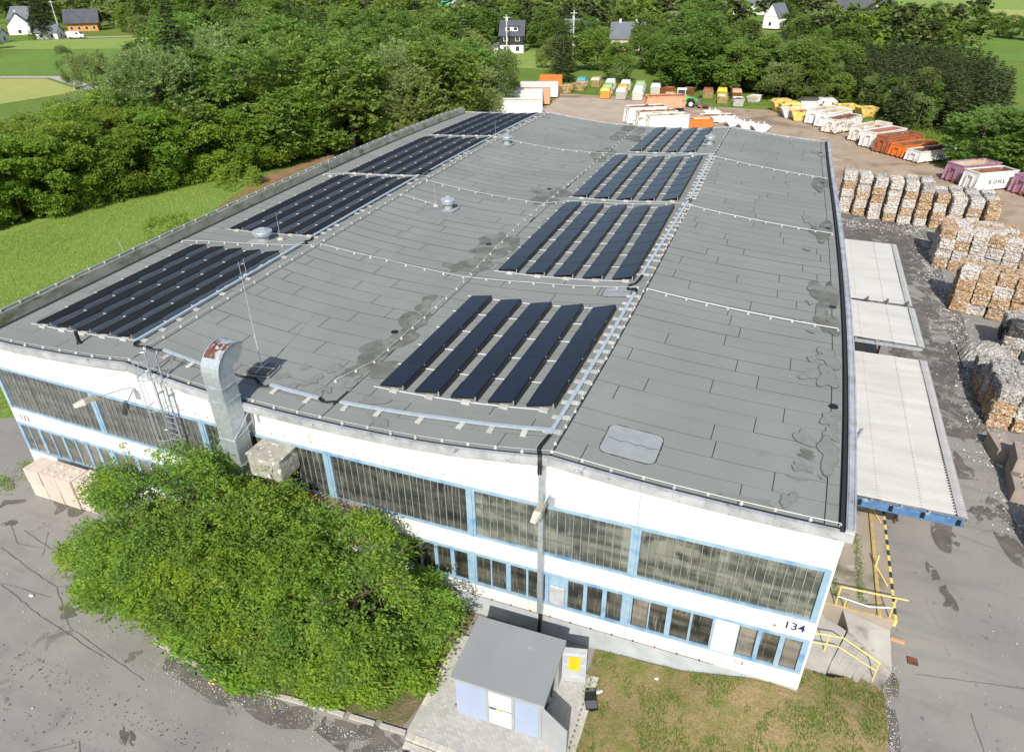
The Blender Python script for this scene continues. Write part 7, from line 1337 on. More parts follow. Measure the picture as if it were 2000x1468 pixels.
# ---------------------------------------------------------------- foliage
def leafmat(name, a, b_, tr=.35, var=.22):
    m = bpy.data.materials.new(name); m.use_nodes = True; N, L = nt(m); N.remove(N['Principled BSDF']); out = N['Material Output']
    df = N.new('ShaderNodeBsdfPrincipled'); df.inputs['Roughness'].default_value = .55; df.inputs['Specular IOR Level'].default_value = .25; tl = N.new('ShaderNodeBsdfTranslucent'); mx = N.new('ShaderNodeMixShader'); mx.inputs[0].default_value = tr
    ge = N.new('ShaderNodeNewGeometry'); oi = N.new('ShaderNodeObjectInfo'); q = N.new('ShaderNodeMix'); q.data_type = 'RGBA'; q.inputs[6].default_value = (*a, 1); q.inputs[7].default_value = (*b_, 1)
    L.new(ge.outputs['Random Per Island'], q.inputs[0])
    h = N.new('ShaderNodeHueSaturation'); r = N.new('ShaderNodeMapRange'); r.inputs[3].default_value = 1-var; r.inputs[4].default_value = 1+var; L.new(oi.outputs['Random'], r.inputs[0]); L.new(r.outputs[0], h.inputs['Value'])
    r2 = N.new('ShaderNodeMapRange'); r2.inputs[3].default_value = .485; r2.inputs[4].default_value = .515; mu = N.new('ShaderNodeMath'); mu.operation = 'FRACT'; m5 = N.new('ShaderNodeMath'); m5.operation = 'MULTIPLY'; m5.inputs[1].default_value = 7.3
    L.new(oi.outputs['Random'], m5.inputs[0]); L.new(m5.outputs[0], mu.inputs[0]); L.new(mu.outputs[0], r2.inputs[0]); L.new(r2.outputs[0], h.inputs['Hue'])
    L.new(q.outputs[2], h.inputs['Color']); L.new(h.outputs[0], df.inputs['Base Color']); h2 = N.new('ShaderNodeHueSaturation'); h2.inputs['Value'].default_value = 1.25; h2.inputs['Hue'].default_value = .485; L.new(h.outputs[0], h2.inputs['Color']); L.new(h2.outputs[0], tl.inputs['Color'])
    L.new(df.outputs[0], mx.inputs[1]); L.new(tl.outputs[0], mx.inputs[2]); L.new(mx.outputs[0], out.inputs[0]); return m
M['l_front'] = leafmat('bright_leaves', (.105, .23, .028), (.28, .41, .065), .52, .06)
def clumptint(m, sc, lo, hi):
    N, L = nt(m); hs = [n for n in N if n.bl_idname == 'ShaderNodeHueSaturation']; tc = N.new('ShaderNodeTexCoord'); n = N.new('ShaderNodeTexNoise'); n.inputs['Scale'].default_value = sc; n.inputs['Detail'].default_value = 2; L.new(tc.outputs['Object'], n.inputs['Vector'])
    r = N.new('ShaderNodeMapRange'); r.inputs[1].default_value = .35; r.inputs[2].default_value = .65; r.inputs[3].default_value = lo; r.inputs[4].default_value = hi; L.new(n.outputs[0], r.inputs[0]); L.new(r.outputs[0], hs[0].inputs['Saturation'])
    q = [x for x in N if x.bl_idname == 'ShaderNodeMix'][0]; a = N.new('ShaderNodeMath'); a.operation = 'MULTIPLY_ADD'; a.inputs[1].default_value = 1.2; ad = [l for l in L if l.to_socket == q.inputs[0]][0].from_socket
    b = N.new('ShaderNodeMath'); b.operation = 'MULTIPLY'; b.inputs[1].default_value = .55; L.new(ad, b.inputs[0]); r2 = N.new('ShaderNodeMapRange'); r2.inputs[1].default_value = .38; r2.inputs[2].default_value = .62; r2.inputs[3].default_value = -.05; r2.inputs[4].default_value = .5; L.new(n.outputs[0], r2.inputs[0])
    c = N.new('ShaderNodeMath'); c.operation = 'ADD'; L.new(b.outputs[0], c.inputs[0]); L.new(r2.outputs[0], c.inputs[1]); L.new(c.outputs[0], q.inputs[0])
clumptint(M['l_front'], .9, .92, 1.06)
M['l_beech'] = leafmat('hedge_leaves', (.165, .285, .036), (.30, .41, .065), .54, .13)
M['l_willow'] = leafmat('silvery_willow_leaves', (.21, .30, .085), (.35, .42, .16), .52, .12)
M['l_broad'] = leafmat('dark_broad_leaves', (.135, .235, .042), (.24, .34, .075), .52, .20)
M['l_birch'] = leafmat('birch_leaves', (.155, .22, .055), (.25, .31, .10), .5, .14)
M['l_spruce'] = leafmat('spruce_needles', (.052, .075, .022), (.090, .118, .038), .25, .2)
M['l_blue'] = leafmat('blue_spruce_needles', (.16, .22, .21), (.22, .28, .27), .12, .1)
M['l_purple'] = leafmat('purple_leaves', (.06, .03, .03), (.09, .05, .04), .2, .1)
def quadmesh(name, P, D, Sd, m):
    """rhombic leaves: centre P, half-length vectors D, half-width vectors Sd (numpy n x 3)"""
    n = len(P); V = np.empty((n, 4, 3), np.float32); V[:, 0] = P-D; V[:, 1] = P+Sd-D*.15; V[:, 2] = P+D; V[:, 3] = P-Sd-D*.15
    me = bpy.data.meshes.new(name); me.vertices.add(4*n); me.vertices.foreach_set('co', V.reshape(-1)); me.loops.add(4*n); me.loops.foreach_set('vertex_index', np.arange(4*n, dtype=np.int32))
    me.polygons.add(n); me.polygons.foreach_set('loop_start', np.arange(0, 4*n, 4, dtype=np.int32)); me.polygons.foreach_set('loop_total', np.full(n, 4, np.int32)); me.update(calc_edges=True); me.materials.append(m); return me
def unit(a): return a/np.maximum(np.linalg.norm(a, axis=-1, keepdims=True), 1e-6)
def crown(seed, m, H, R, base, lobes, sprays, per, leaf, flat=.5, droop=.15, spray=.9, lobr=.38, aspect=.5, name='crown', top=1.0, raw=False, far=.78, lat_=1., inner=.55):
    """crown of H x R: lobes on an ovoid, each carrying sprays of leaves fanned around a twig"""
    g = np.random.default_rng(seed); zc = (base+H)/2; hz = (H-base)/2
    a = g.uniform(0, 2*math.pi, lobes); u = g.uniform(-.85, 1, lobes); rr = np.sqrt(1-u*u*.92)*g.uniform(.45, far, lobes)
    LC = np.stack([R*rr*np.cos(a), R*rr*np.sin(a), zc+hz*u*.72*top], 1); LR = R*lobr*g.uniform(.7, 1.25, lobes)
    k = g.integers(0, lobes, sprays); d = unit(g.normal(size=(sprays, 3))+np.array([0, 0, .35])); out = unit(LC[k]-np.array([0, 0, zc-hz*.25])); flip = (d*out).sum(1) < -.25; d[flip] *= -1
    S0 = LC[k]+d*LR[k][:, None]*g.uniform(inner, 1.08, sprays)[:, None]*np.array([1, 1, .85])
    dr = unit(np.stack([S0[:, 0], S0[:, 1], np.zeros(sprays)], 1)+g.normal(size=(sprays, 3))*.55+d*.5); dr[:, 2] = dr[:, 2]*(1-flat)-droop+g.normal(size=sprays)*.12; dr = unit(dr)
    n = sprays*per; j = np.repeat(np.arange(sprays), per); t = g.uniform(0, 1, n)*spray; side = g.choice([-1, 1], n); upv = unit(np.array([0, 0, 1.])+g.normal(size=(n, 3))*.42*(1.25-flat)); lat = unit(np.cross(dr[j], upv))
    P = S0[j]+dr[j]*t[:, None]+lat*(lat_*side*g.uniform(.05, .34, n)*spray*(1-.45*t/spray))[:, None]+g.normal(size=(n, 3))*spray*.05; P[:, 2] -= (t**2)*droop*.8
    D = unit(dr[j]+lat*side[:, None]*.9+g.normal(size=(n, 3))*.35); s = leaf*g.uniform(.6, 1.25, n); W_ = unit(np.cross(D, unit(upv+g.normal(size=(n, 3))*.5)))
    P[:, 2] = np.maximum(P[:, 2], .12)
    if raw: return P, D*s[:, None], W_*(s*aspect)[:, None]
    return quadmesh(name, P, D*s[:, None], W_*(s*aspect)[:, None], m)
def spruce(seed, m, H, R, tiers, per, leaf):
    g = np.random.default_rng(seed); P = []; D = []; Wd = []
    for i in range(tiers):
        z = H*(.06+.93*(i/tiers)); r = R*(1-i/tiers)**.85+.12; nb = max(5, int(11*(1-i/tiers)+4))
        for b in range(nb):
            a = g.uniform(0, 6.28); k = per; t = np.sqrt(g.uniform(.02, 1, k)); dirv = np.array([math.cos(a), math.sin(a), -.30+.15*g.random()]); lat = np.array([-math.sin(a), math.cos(a), 0]); rr = r*g.uniform(.75, 1.12)
            P.append(np.array([0, 0, z])+dirv*(t*rr)[:, None]+lat*(g.uniform(-.22, .22, k)*rr*(1.1-t*.7))[:, None]+np.array([0, 0, 1])*(.16*rr*t**3)[:, None]+g.normal(size=(k, 3))*.03)
            dd = unit(dirv+lat*g.uniform(-.8, .8, k)[:, None]+g.normal(size=(k, 3))*.2); D.append(dd*leaf*g.uniform(.6, 1.2, k)[:, None]); Wd.append(unit(np.cross(dd, np.array([0, 0, 1.])+g.normal(size=(k, 3))*.35))*leaf*.42)
    return quadmesh('crown', np.concatenate(P), np.concatenate(D), np.concatenate(Wd), m)
def trunkmesh(seed, H, r, m, limbs=6, base=.3, R=2.5, multi=1, lean=.0):
    g = random.Random(seed); mb = MB()
    for k in range(multi):
        a = g.uniform(0, 6.28); o = .35*(multi > 1); x0, y0 = o*math.cos(a), o*math.sin(a); dx, dy = g.uniform(-1, 1)*(.10+lean)*H, g.uniform(-1, 1)*(.10+lean)*H
        P = [(x0+dx*t+.06*g.uniform(-1, 1), y0+dy*t+.06*g.uniform(-1, 1), H*.86*t-.15) for t in (0, .2, .4, .6, .8, 1)]
        mb.tube(P, [r*(1.15-.95*t) for t in (0, .2, .4, .6, .8, 1)], 7)
        for i in range(limbs):
            t = g.uniform(base, .85); q = [x0+dx*t, y0+dy*t, H*.86*t]; a = g.uniform(0, 6.28); l = R*g.uniform(.5, .9)*(1-.4*t)
            mb.tube([tuple(q), (q[0]+math.cos(a)*l*.5, q[1]+math.sin(a)*l*.5, q[2]+l*.35), (q[0]+math.cos(a)*l, q[1]+math.sin(a)*l, q[2]+l*.6)], [r*.38, r*.22, r*.06], 5)
    return mb.mesh('trunk', m)
PROTO = {}
def proto(kind, i, crown_me, trunk_me):
    PROTO.setdefault(kind, []).append((crown_me, trunk_me))
for i in range(4):
    proto('beech', i, crown(20+i, M['l_beech'], 10, 3.2, -1.2, 30, 1300, 15, .155, flat=.75, droop=.12, spray=1.1, lobr=.36), trunkmesh(20+i, 10, .16, M['bark']))
for i in range(3):
    proto('w', i, crown(40+i, M['l_willow'], 10, 3.7, .3, 26, 1100, 12, .17, flat=.15, droop=-.28, spray=.75, lobr=.40, aspect=.38), trunkmesh(40+i, 10, .16, M['bark'], 6))
for i in range(4):
    proto('b', i, crown(50+i, M['l_broad'], 10, 3.6, -.2, 26, 1100, 12, .19, flat=.4, droop=.05, spray=.8, lobr=.38), trunkmesh(50+i, 10, .18, M['bark'], 6))
for i in range(3):
    proto('k', i, crown(60+i, M['l_birch'], 10, 2.4, 1.2, 22, 800, 11, .15, flat=.1, droop=.5, spray=.9, lobr=.42, aspect=.4), trunkmesh(60+i, 10, .11, M['birchbark'], 7, R=1.6))
for i in range(3):
    proto('s', i, spruce(70+i, M['l_spruce'], 10, 3.0, 26, 14, .24), trunkmesh(70+i, 10, .13, M['bark'], 0))
proto('blue', 0, spruce(75, M['l_blue'], 10, 3.0, 18, 12, .35), trunkmesh(75, 10, .15, M['bark'], 0))
names = dict(beech='beech_tree', w='willow_tree', b='broadleaf_tree', k='birch_tree', s='spruce_tree', blue='blue_spruce')
cats = dict(beech='tree', w='tree', b='tree', k='tree', s='tree', blue='tree')
VIEWS = [(-43.5, 181, 4.0), (-47.5, 178, 1.5), (-15.5, 199, .5), (-207, 180, 3.0), (-236, 209, 7.0), (-217, 178, 4), (8, 362, 5), (53, 372, 8)]
def blocks(x, y, h, r):
    dx, dy = x-CAMV[0], y-CAMV[1]; dt = math.hypot(dx, dy)
    for hx, hy, hw in VIEWS:
        ax, ay = hx-CAMV[0], hy-CAMV[1]; dh = math.hypot(ax, ay)
        if dt < dh-2 and abs(math.atan2(dx, dy)-math.atan2(ax, ay)) < (hw/dh+r/dt)*.93 and h-.9 > 21.2-20.2*dt/dh: return True
    return False
def tree(kind, x, y, h, label, group=None, wide=1., v=None, z=None):
    if y > 100 and blocks(x, y, h, h*.33*wide): return None
    cm, tm = PROTO[kind][rng.randrange(len(PROTO[kind])) if v is None else v]; s = h/10.
    t = thing(names[kind], label, cats[kind], (x, y, (gz(x, y) if z is None else z)-.08), rng.uniform(0, 6.28), group); t.scale = (s*wide*rng.uniform(.9, 1.1), s*wide*rng.uniform(.9, 1.1), s)
    ob('crown', cm, t); ob('trunk', tm, t); return t
# hedge-like row of beeches along the left of the hall
HL = [(-37.5, 10), (-36.0, 17), (-35.0, 24.2), (-33.5, 28.6), (-32.5, 34), (-30, 40.9), (-27, 47.5), (-23.2, 54.4), (-21.8, 64.8), (-19.5, 76), (-15.5, 84)]
def along(L_, step):
    out = []; acc = 0
    for a, b in zip(L_[:-1], L_[1:]):
        l = math.dist(a, b); s = acc
        while s < l: out.append((lerp(a[0], b[0], s/l), lerp(a[1], b[1], s/l))); s += step
        acc = s-l
    return out
for r, (off, hh_, lab) in enumerate([(2.6, 8.4, 'beech in the front row of the hedge left of the hall'), (6.6, 9.6, 'beech in the second row of the hedge left of the hall'), (11, 9.8, 'beech standing behind the hedge left of the hall')]):
    for (x, y) in along(HL, 3.0 if r == 0 else 4.0):
        tree('beech', x-off+rng.uniform(-.7, .7), y+rng.uniform(-.6, .6)-.1*off, hh_*rng.uniform(.88, 1.1), lab, 'beech hedge left of the hall', 1.0)
kindlab = dict(w='silvery green willow', b='dark green broadleaf tree', k='loose grey-green birch', s='dark spruce')
zlab = ['in the thicket beyond the beech hedge', 'in the wood behind the willows', 'in the wood by the far left houses', 'in the far wood before the town', 'in the belt behind the skips', 'in the spruce belt beyond the meadow', 'in the belt right of the yard', 'between the gardens at the upper right']
for k, x, y, h, z in TREES:
    if z == 0 and x > -38+.0*y and y < 60 and x > -42: continue
    if z == 4 and x < -4 and y < 150: continue
    if z in (7, 3) and x > 44: continue
    tree(k, x, y, h, kindlab[k]+' '+zlab[z], kindlab[k]+'s '+zlab[z], 1.0 if k != 'b' else 1.05)
# trees that can be told apart
tree('b', 54.5, 83.5, 7.6, 'huge bushy tree at the right edge overhanging the white container', None, 1.75, 0)
tree('b', 60.5, 80.0, 7.2, 'wide bushy tree cut off by the right edge beside the huge one', None, 1.6, 1)
tree('w', 57.5, 91.0, 7.4, 'yellow-green round tree behind the huge bushy tree', None, 1.5, 0)
tree('b', 65, 90, 8.0, 'broad tree at the right edge behind the yellow-green one', None, 1.4, 2)
tree('k', 51.5, 118.0, 7.6, 'slim birch with a white trunk at the end of the meadow', None, 1.0, 0)
tree('b', 30.5, 131, 9.6, 'tall rounded tree in the middle of the belt above the yellow skips', None, 1.35, 3)
tree('b', 35.0, 133, 8.6, 'round yellowish tree at the right end of the belt above the yellow skips', None, 1.3, 1)
tree('w', -1.5, 133.0, 5.5, 'light green bush at the left end of the belt behind the skips', None, 1.2, 1)
tree('k', -14.5, 98.0, 10.5, 'tall weeping birch left of the KÜHL board', None, 1.35, 1); tree('b', -17.5, 106, 8.2, 'round shrubby tree behind the white container at the yard corner', None, 1.1, 0)
tree('b', -22.0, 90.0, 10.0, 'leafy maple with several bare stems beside the far end of the hedge', None, 1.1, 2); tree('k', -25, 99, 11, 'second weeping birch behind the leafy maple', None, 1.2, 2)
tree('w', -24.5, 150.0, 5.0, 'small pale willow bush on the meadow below the black house', None, 1.0, 2); tree('b', -33, 163, 8.5, 'forked tree with pale trunks right of the black house', None, 1.25, 1)
tree('b', -28, 171, 9.5, 'round yellow-green tree in front of the cream house', None, 1.2, 3); tree('w', -37, 158, 4, 'little bush on the meadow in front of the black house', None, 1, 0)
for x, y in GAPT: tree(rng.choice('bbwk'), x, y, 8.5*rng.uniform(.85, 1.1), 'leafy tree around the two cream houses behind the skips', 'trees around the cream houses', 1.15)
# upper left gardens
tree('s', -216, 149, 12, 'tall dark spruce in front of the far left houses', None, 1.5, 0); tree('b', -232, 150, 8, 'dark tree with a bare trunk at the left edge', None, 1.3, 1); tree('w', -203, 146, 6, 'round green bush left of the small white garage', None, 1.4, 1)
tree('b', -178, 124, 4.5, 'low thorn bush on the field edge at the left', None, 1.8, 0); tree('b', -193, 134, 5.0, 'dark reddish bush beside the field edge', None, 1.7, 2); tree('b', -168, 112, 4.0, 'low grey bush at the left edge of the field', None, 1.8, 3)
tree('blue', -181, 190, 8.5, 'silver-blue spruce beside the white van', None, 1.1, 0); tree('b', -172, 197, 15, 'big dark oak behind the field by the van', None, 1.2, 1); tree('s', -160, 199, 18, 'tall brownish pine right of the big oak', None, 1.4, 1); tree('w', -190, 192, 7, 'bright green bush beside the white van', None, 1.5, 1)
tree('s', -228, 196, 14, 'dark spruce behind the orange house', None, 1.3, 2); tree('b', -150, 190, 11, 'dark tree at the right end of the far pale meadow', None, 1.3, 0)
tree('k', -105, 92, 8.5, 'slim young tree sticking out above the hedge at the left track', None, .8, 0); tree('w', -97, 90, 9.5, 'yellow-green lime tree at the end of the track', None, 1.0, 0)
# hedgerow between the far fields at upper right
for i, (x, y) in enumerate(along([(48, 300), (58, 312), (78, 288), (97, 250), (120, 205), (150, 175)], 4.2)):
    tree('b', x+rng.uniform(-1, 1), y+6+rng.uniform(-2, 2), rng.uniform(6, 9), 'dark green tree in the hedgerow between the two far right fields', 'hedgerow between the far right fields', 1.2)
# far wood as one mass
Ps, Ds, Ws = [], [], []
base = [crown(90+i, None, 10, 3.6, .5, 12, 60, 5, .75, flat=.4, spray=1.3, lobr=.45, raw=True) for i in range(4)]
fw_ = list(FARW)
for _ in range(5200):
    y = rng.uniform(206, 1000); x = CAMV[0]+(y+17)*math.tan(rng.uniform(-1.02, .18))
    if y > 250 and x > 28 and y < 720: continue
    if x < -70 and y < 250: continue
    if abs(math.atan2(x-CAMV[0], y+17)-math.atan2(-43.5-CAMV[0], 198)) < .03 and y < 195: continue
    if rng.random() < (y-232)/1600: continue
    be = math.atan2(x-CAMV[0], y+17); ds = math.hypot(x-CAMV[0], y+17)
    if any(abs(be-math.atan2(a-CAMV[0], c+17)) < (w_+5)/math.hypot(a-CAMV[0], c+17) and ds < math.hypot(a-CAMV[0], c+17)+w_ and ds > math.hypot(a-CAMV[0], c+17)*kk for a, c, w_, kk in ((8, 362, 4, .7), (-2, 352, 1, .8), (53, 372, 8, .7), (49, 352, 5, .7), (-236, 404, 15, .9), (-170, 400, 6, .86), (-150, 372, 4, .8), (-118, 395, 11, .92), (-47.5, 408, 4, .8), (-35.5, 384, 3, .8), (-58, 412, 7, .9), (20.5, 285, 5, .7))): continue
    if any(abs(x-a)*1.0 < w_ and c-26 < y < c+9 for a, c, w_ in ((-236, 404, 19), (-170, 400, 8), (-150, 372, 6), (-118, 395, 13), (-47.5, 408, 6), (-35.5, 384, 5), (-58, 412, 8), (8, 362, 13), (-2, 352, 10), (-4, 222, 7), (20.5, 285, 6), (-206, 352, 3))): continue
    fw_.append((x, y, rng.uniform(6, 12.5)))
for (x, y, h) in fw_:
    P, D, Sd = base[rng.randrange(4)]; s = h/10; a = rng.uniform(0, 6.28); Rm = np.array([[math.cos(a), -math.sin(a), 0], [math.sin(a), math.cos(a), 0], [0, 0, 1]]); k = 1.15 if y < 350 else 1.6
    Ps.append((P@Rm.T)*np.array([s*k, s*k, s])+np.array([x, y, -.5])); Ds.append((D@Rm.T)*s*k); Ws.append((Sd@Rm.T)*s*k)
fme = quadmesh('far_wood', np.concatenate(Ps), np.concatenate(Ds), np.concatenate(Ws), M['l_broad'])
for k_ in ('l_willow', 'l_spruce', 'l_birch', 'l_beech'): fme.materials.append(M[k_])
mi = np.repeat(np.random.default_rng(3).choice([0, 0, 1, 2, 2, 3, 4], len(Ps)), [len(p) for p in Ps]).astype(np.int32); fme.polygons.foreach_set('material_index', mi)
o = ob('far_wood', fme); tag(o, 'far-off wooded slopes behind the houses along the top of the photo', 'wood', kind='stuff')
# ---------------------------------------------------------------- the trees in front of the wall
def fronttree(label, x, y, H, R, seed, n, lobes=34, base=.3, wide=(1, 1), stems=3):
    x += .35; y += .32; z = gz(x, y); t = thing('hornbeam_tree', label, 'tree', (x, y, z), 0, None)
    g0 = crown(seed, M['l_front'], H, R, base, int(lobes*.95), int(n*.52), 24, .076, flat=.5, droop=.10, spray=.78, lobr=.225, aspect=.50, far=1.0, inner=.8)
    sh = crown(seed+7, None, H*1.02, R*1.02, base, 24, int(n*.07), 46, .062, flat=.5, droop=.0, spray=1.25, lobr=.27, aspect=.5, far=.85, lat_=.42, raw=True)
    c = ob('crown', g0, t); c.scale = (wide[0], wide[1], 1); c2 = ob('shoots', quadmesh('shoots', *sh, M['l_front']), t); c2.scale = c.scale
    o = ob('trunk', trunkmesh(seed, H, .10, M['bark'], 14, .15, R*1.05, stems, .12), t); return t
fronttree('large bushy tree before the front wall, left one hiding the duct foot', 13.35, -3.65, 6.9, 3.5, 301, 3700, 44, -.6, (1.0, .8))
fronttree('bushy tree before the front wall, middle one below the rusty lean-to', 15.8, -3.8, 6.3, 3.2, 302, 3400, 40, -.6, (1.05, .85))
fronttree('bushy tree before the front wall, right one beside the transformer hut', 19.8, -3.2, 5.6, 3.2, 303, 3300, 40, -.6, (1.05, .85))
fronttree('low leafy shrub under the right tree next to the paving', 21.3, -3.0, 2.6, 1.9, 304, 1000, 16, -.4, (1.1, .9), 2)
fronttree('low leafy shrub hanging over the kerb under the middle tree', 16.6, -4.9, 2.4, 1.8, 305, 1100, 14, -.6, (1.7, .8), 2)
fronttree('low leafy shrub at the kerb below the right tree', 19.3, -4.75, 2.2, 1.6, 306, 1000, 13, -.6, (1.4, .8), 2)
fronttree('leafy young tree between the middle and the right front tree', 18.6, -2.6, 4.9, 2.0, 308, 1500, 16, -.2, (1.1, .8))
fronttree('low leafy shrub at the left foot of the left tree', 11.0, -4.0, 3.4, 2.1, 307, 1400, 14, -.6, (1.3, .9), 2)
# bushes on the grass bank by the left wall
def bush(label, x, y, h, r, m='l_beech', z=0, n=240, leaf=.10, name='bush'):
    g0 = crown(int(abs(x*31+y*17)), M[m], h, r, -.2*h, 10, n, 12, leaf, flat=.4, spray=min(.5, r*.7), lobr=.45)
    o = ob(name, g0, loc=(x, y, z-.05)); return tag(o, label, 'bush')
bush('leafy bramble bush by the bare soil left of the hall', -13.8, 24.8, 2.0, 2.6, n=500); bush('bright bramble patch beside the leafy bramble bush', -11.6, 20.2, 1.3, 2.2, 'l_front', n=380); bush('nettle clump on the bank near the left parapet', -8.6, 14.5, .9, 1.6, 'l_front', n=200)
bush('dark weed clump at the foot of the bank near the hall', -6.2, 9.6, .8, 1.5, n=200); bush('low bush in front of the beech hedge', -17.8, 27.8, 1.8, 2.4, 'l_front', n=350); bush('shrub at the foot of the beech hedge, middle', -24.5, 44.5, 2.2, 2.4, n=350)
bush('little sapling growing beside the gutter on the far canopy', 36.75, 25.9, .5, .42, 'l_front', 3.15, 34, .06, 'sapling')
bush('tuft of weeds on the dock behind the railing', 37.3, 4.55, .25, .25, 'l_front', .2, 12, .022, 'weed_tuft'); bush('weeds at the lower end of the stair side wall', 39.0, 2.3, .25, .25, 'l_front', -.9, 12, .022, 'weed_tuft'); bush('small weeds between stair ramp and side wall', 38.1, 2.95, .2, .22, 'l_front', -.35, 10, .022, 'weed_tuft')
bush('weeds at the left corner of the hall by the concrete blocks', .4, -.9, .4, .7, 'l_front', 0, 70, .05, 'weed_tuft')
def patchy(name, label, P, m, lo, hi, zf=gz, wdt=.012, cat='grass'):
    n = len(P); A = np.array(P); g = np.random.default_rng(5); Z = np.array([zf(x, y) for x, y in P]); h = g.uniform(lo, hi, n); an = g.uniform(0, 6.28, n)
    D = np.stack([g.normal(size=n)*.35, g.normal(size=n)*.35, np.ones(n)], 1)*h[:, None]/2; c = np.stack([A[:, 0], A[:, 1], Z], 1)+D; W_ = np.stack([np.cos(an), np.sin(an), np.zeros(n)], 1)*wdt
    o = ob(name, quadmesh(name, c, D, W_, m)); return tag(o, label, cat, kind='stuff')
M['l_dry'] = leafmat('dry_grass_blades', (.36, .265, .14), (.27, .215, .09), .3, .05); M['l_grass'] = leafmat('green_grass_blades', (.12, .22, .028), (.19, .28, .05), .35, .05)
def inv(x, y):   # inside the verge outline
    c = False; n = len(verge_pts)
    for i in range(n):
        (x1, y1), (x2, y2) = verge_pts[i], verge_pts[i-1]
        if (y1 > y) != (y2 > y) and x < (x2-x1)*(y-y1)/(y2-y1)+x1: c = not c
    return c
from mathutils import noise as mn
vp = [(rng.uniform(28.9, 38.7), rng.uniform(-9.5, 1.8)) for _ in range(75000)]; vp = [p for p in vp if inv(*p)]
green = [p for p in vp if mn.noise(Vector((p[0]*.9, p[1]*.9, 3)))+.5*mn.noise(Vector((p[0]*2.3, p[1]*2.3, 8)))+.10*(p[0]-33)/5 > .03]; gs = set(green)
patchy('grass_tufts', 'short green weeds and grass patches on the dry verge', green, M['l_grass'], .03, .13, vz, .011)
patchy('dry_grass', 'dry straw-coloured grass covering the verge', [p for p in vp if p not in gs], M['l_dry'], .02, .07, vz, .007)
pp = [(rng.uniform(7, 24), rng.uniform(-5.6, -.2)) for _ in range(9000)]; patchy('undergrowth', 'thin weeds on the soil under the front trees', [p for p in pp if mn.noise(Vector((p[0], p[1], 1))) > .05], M['l_grass'], .03, .12)
wd = []
for cx in (37.0, 37.9):
    for _ in range(900): yy = rng.uniform(4.6, 8.6); wd.append((cx+rng.gauss(0, .09)+.03*math.sin(yy*3), yy))
patchy('dock_weeds', 'two dark strips of moss and weeds on the loading dock', wd, M['l_grass'], .02, .10, lambda x, y: .2, .012, 'weeds')
gp = []
for _ in range(85000):
    x, y = rng.uniform(-34, -6), rng.uniform(2, 46)
    if x < (-8.2-(y-8)*.95 if y < 15.5 else (-15.3-(y-15.5)*.40 if y < 27.5 else (-17.4 if y < 36.5 else -17.6-(y-36.5)*.45))): gp.append((x, y))
patchy('bank_grass', 'long meadow grass on the bank left of the hall', gp, leafmat('bank_grass_blades', (.18, .30, .045), (.29, .345, .09), .35, .05), .08, .26, gz, .016)
gp = [(rng.uniform(34, 62), rng.uniform(84, 128)) for _ in range(22000)]; gp = [p for p in gp if p[0] > 46+(104-p[1])*.42+2 or p[1] > 112+.0*p[0]]
patchy('meadow_grass', 'tall meadow grass behind the right-hand container row', gp, M['l_grass'], .2, .6, gz, .06)
gp = [(rng.uniform(-12, 34), rng.uniform(112, 128)) for _ in range(14000)]; patchy('yard_edge_grass', 'grass around the far skips', [p for p in gp if mn.noise(Vector((p[0]*.3, p[1]*.3, 0)))+(p[1]-119)*.12 > 0], M['l_grass'], .1, .35, gz, .05)

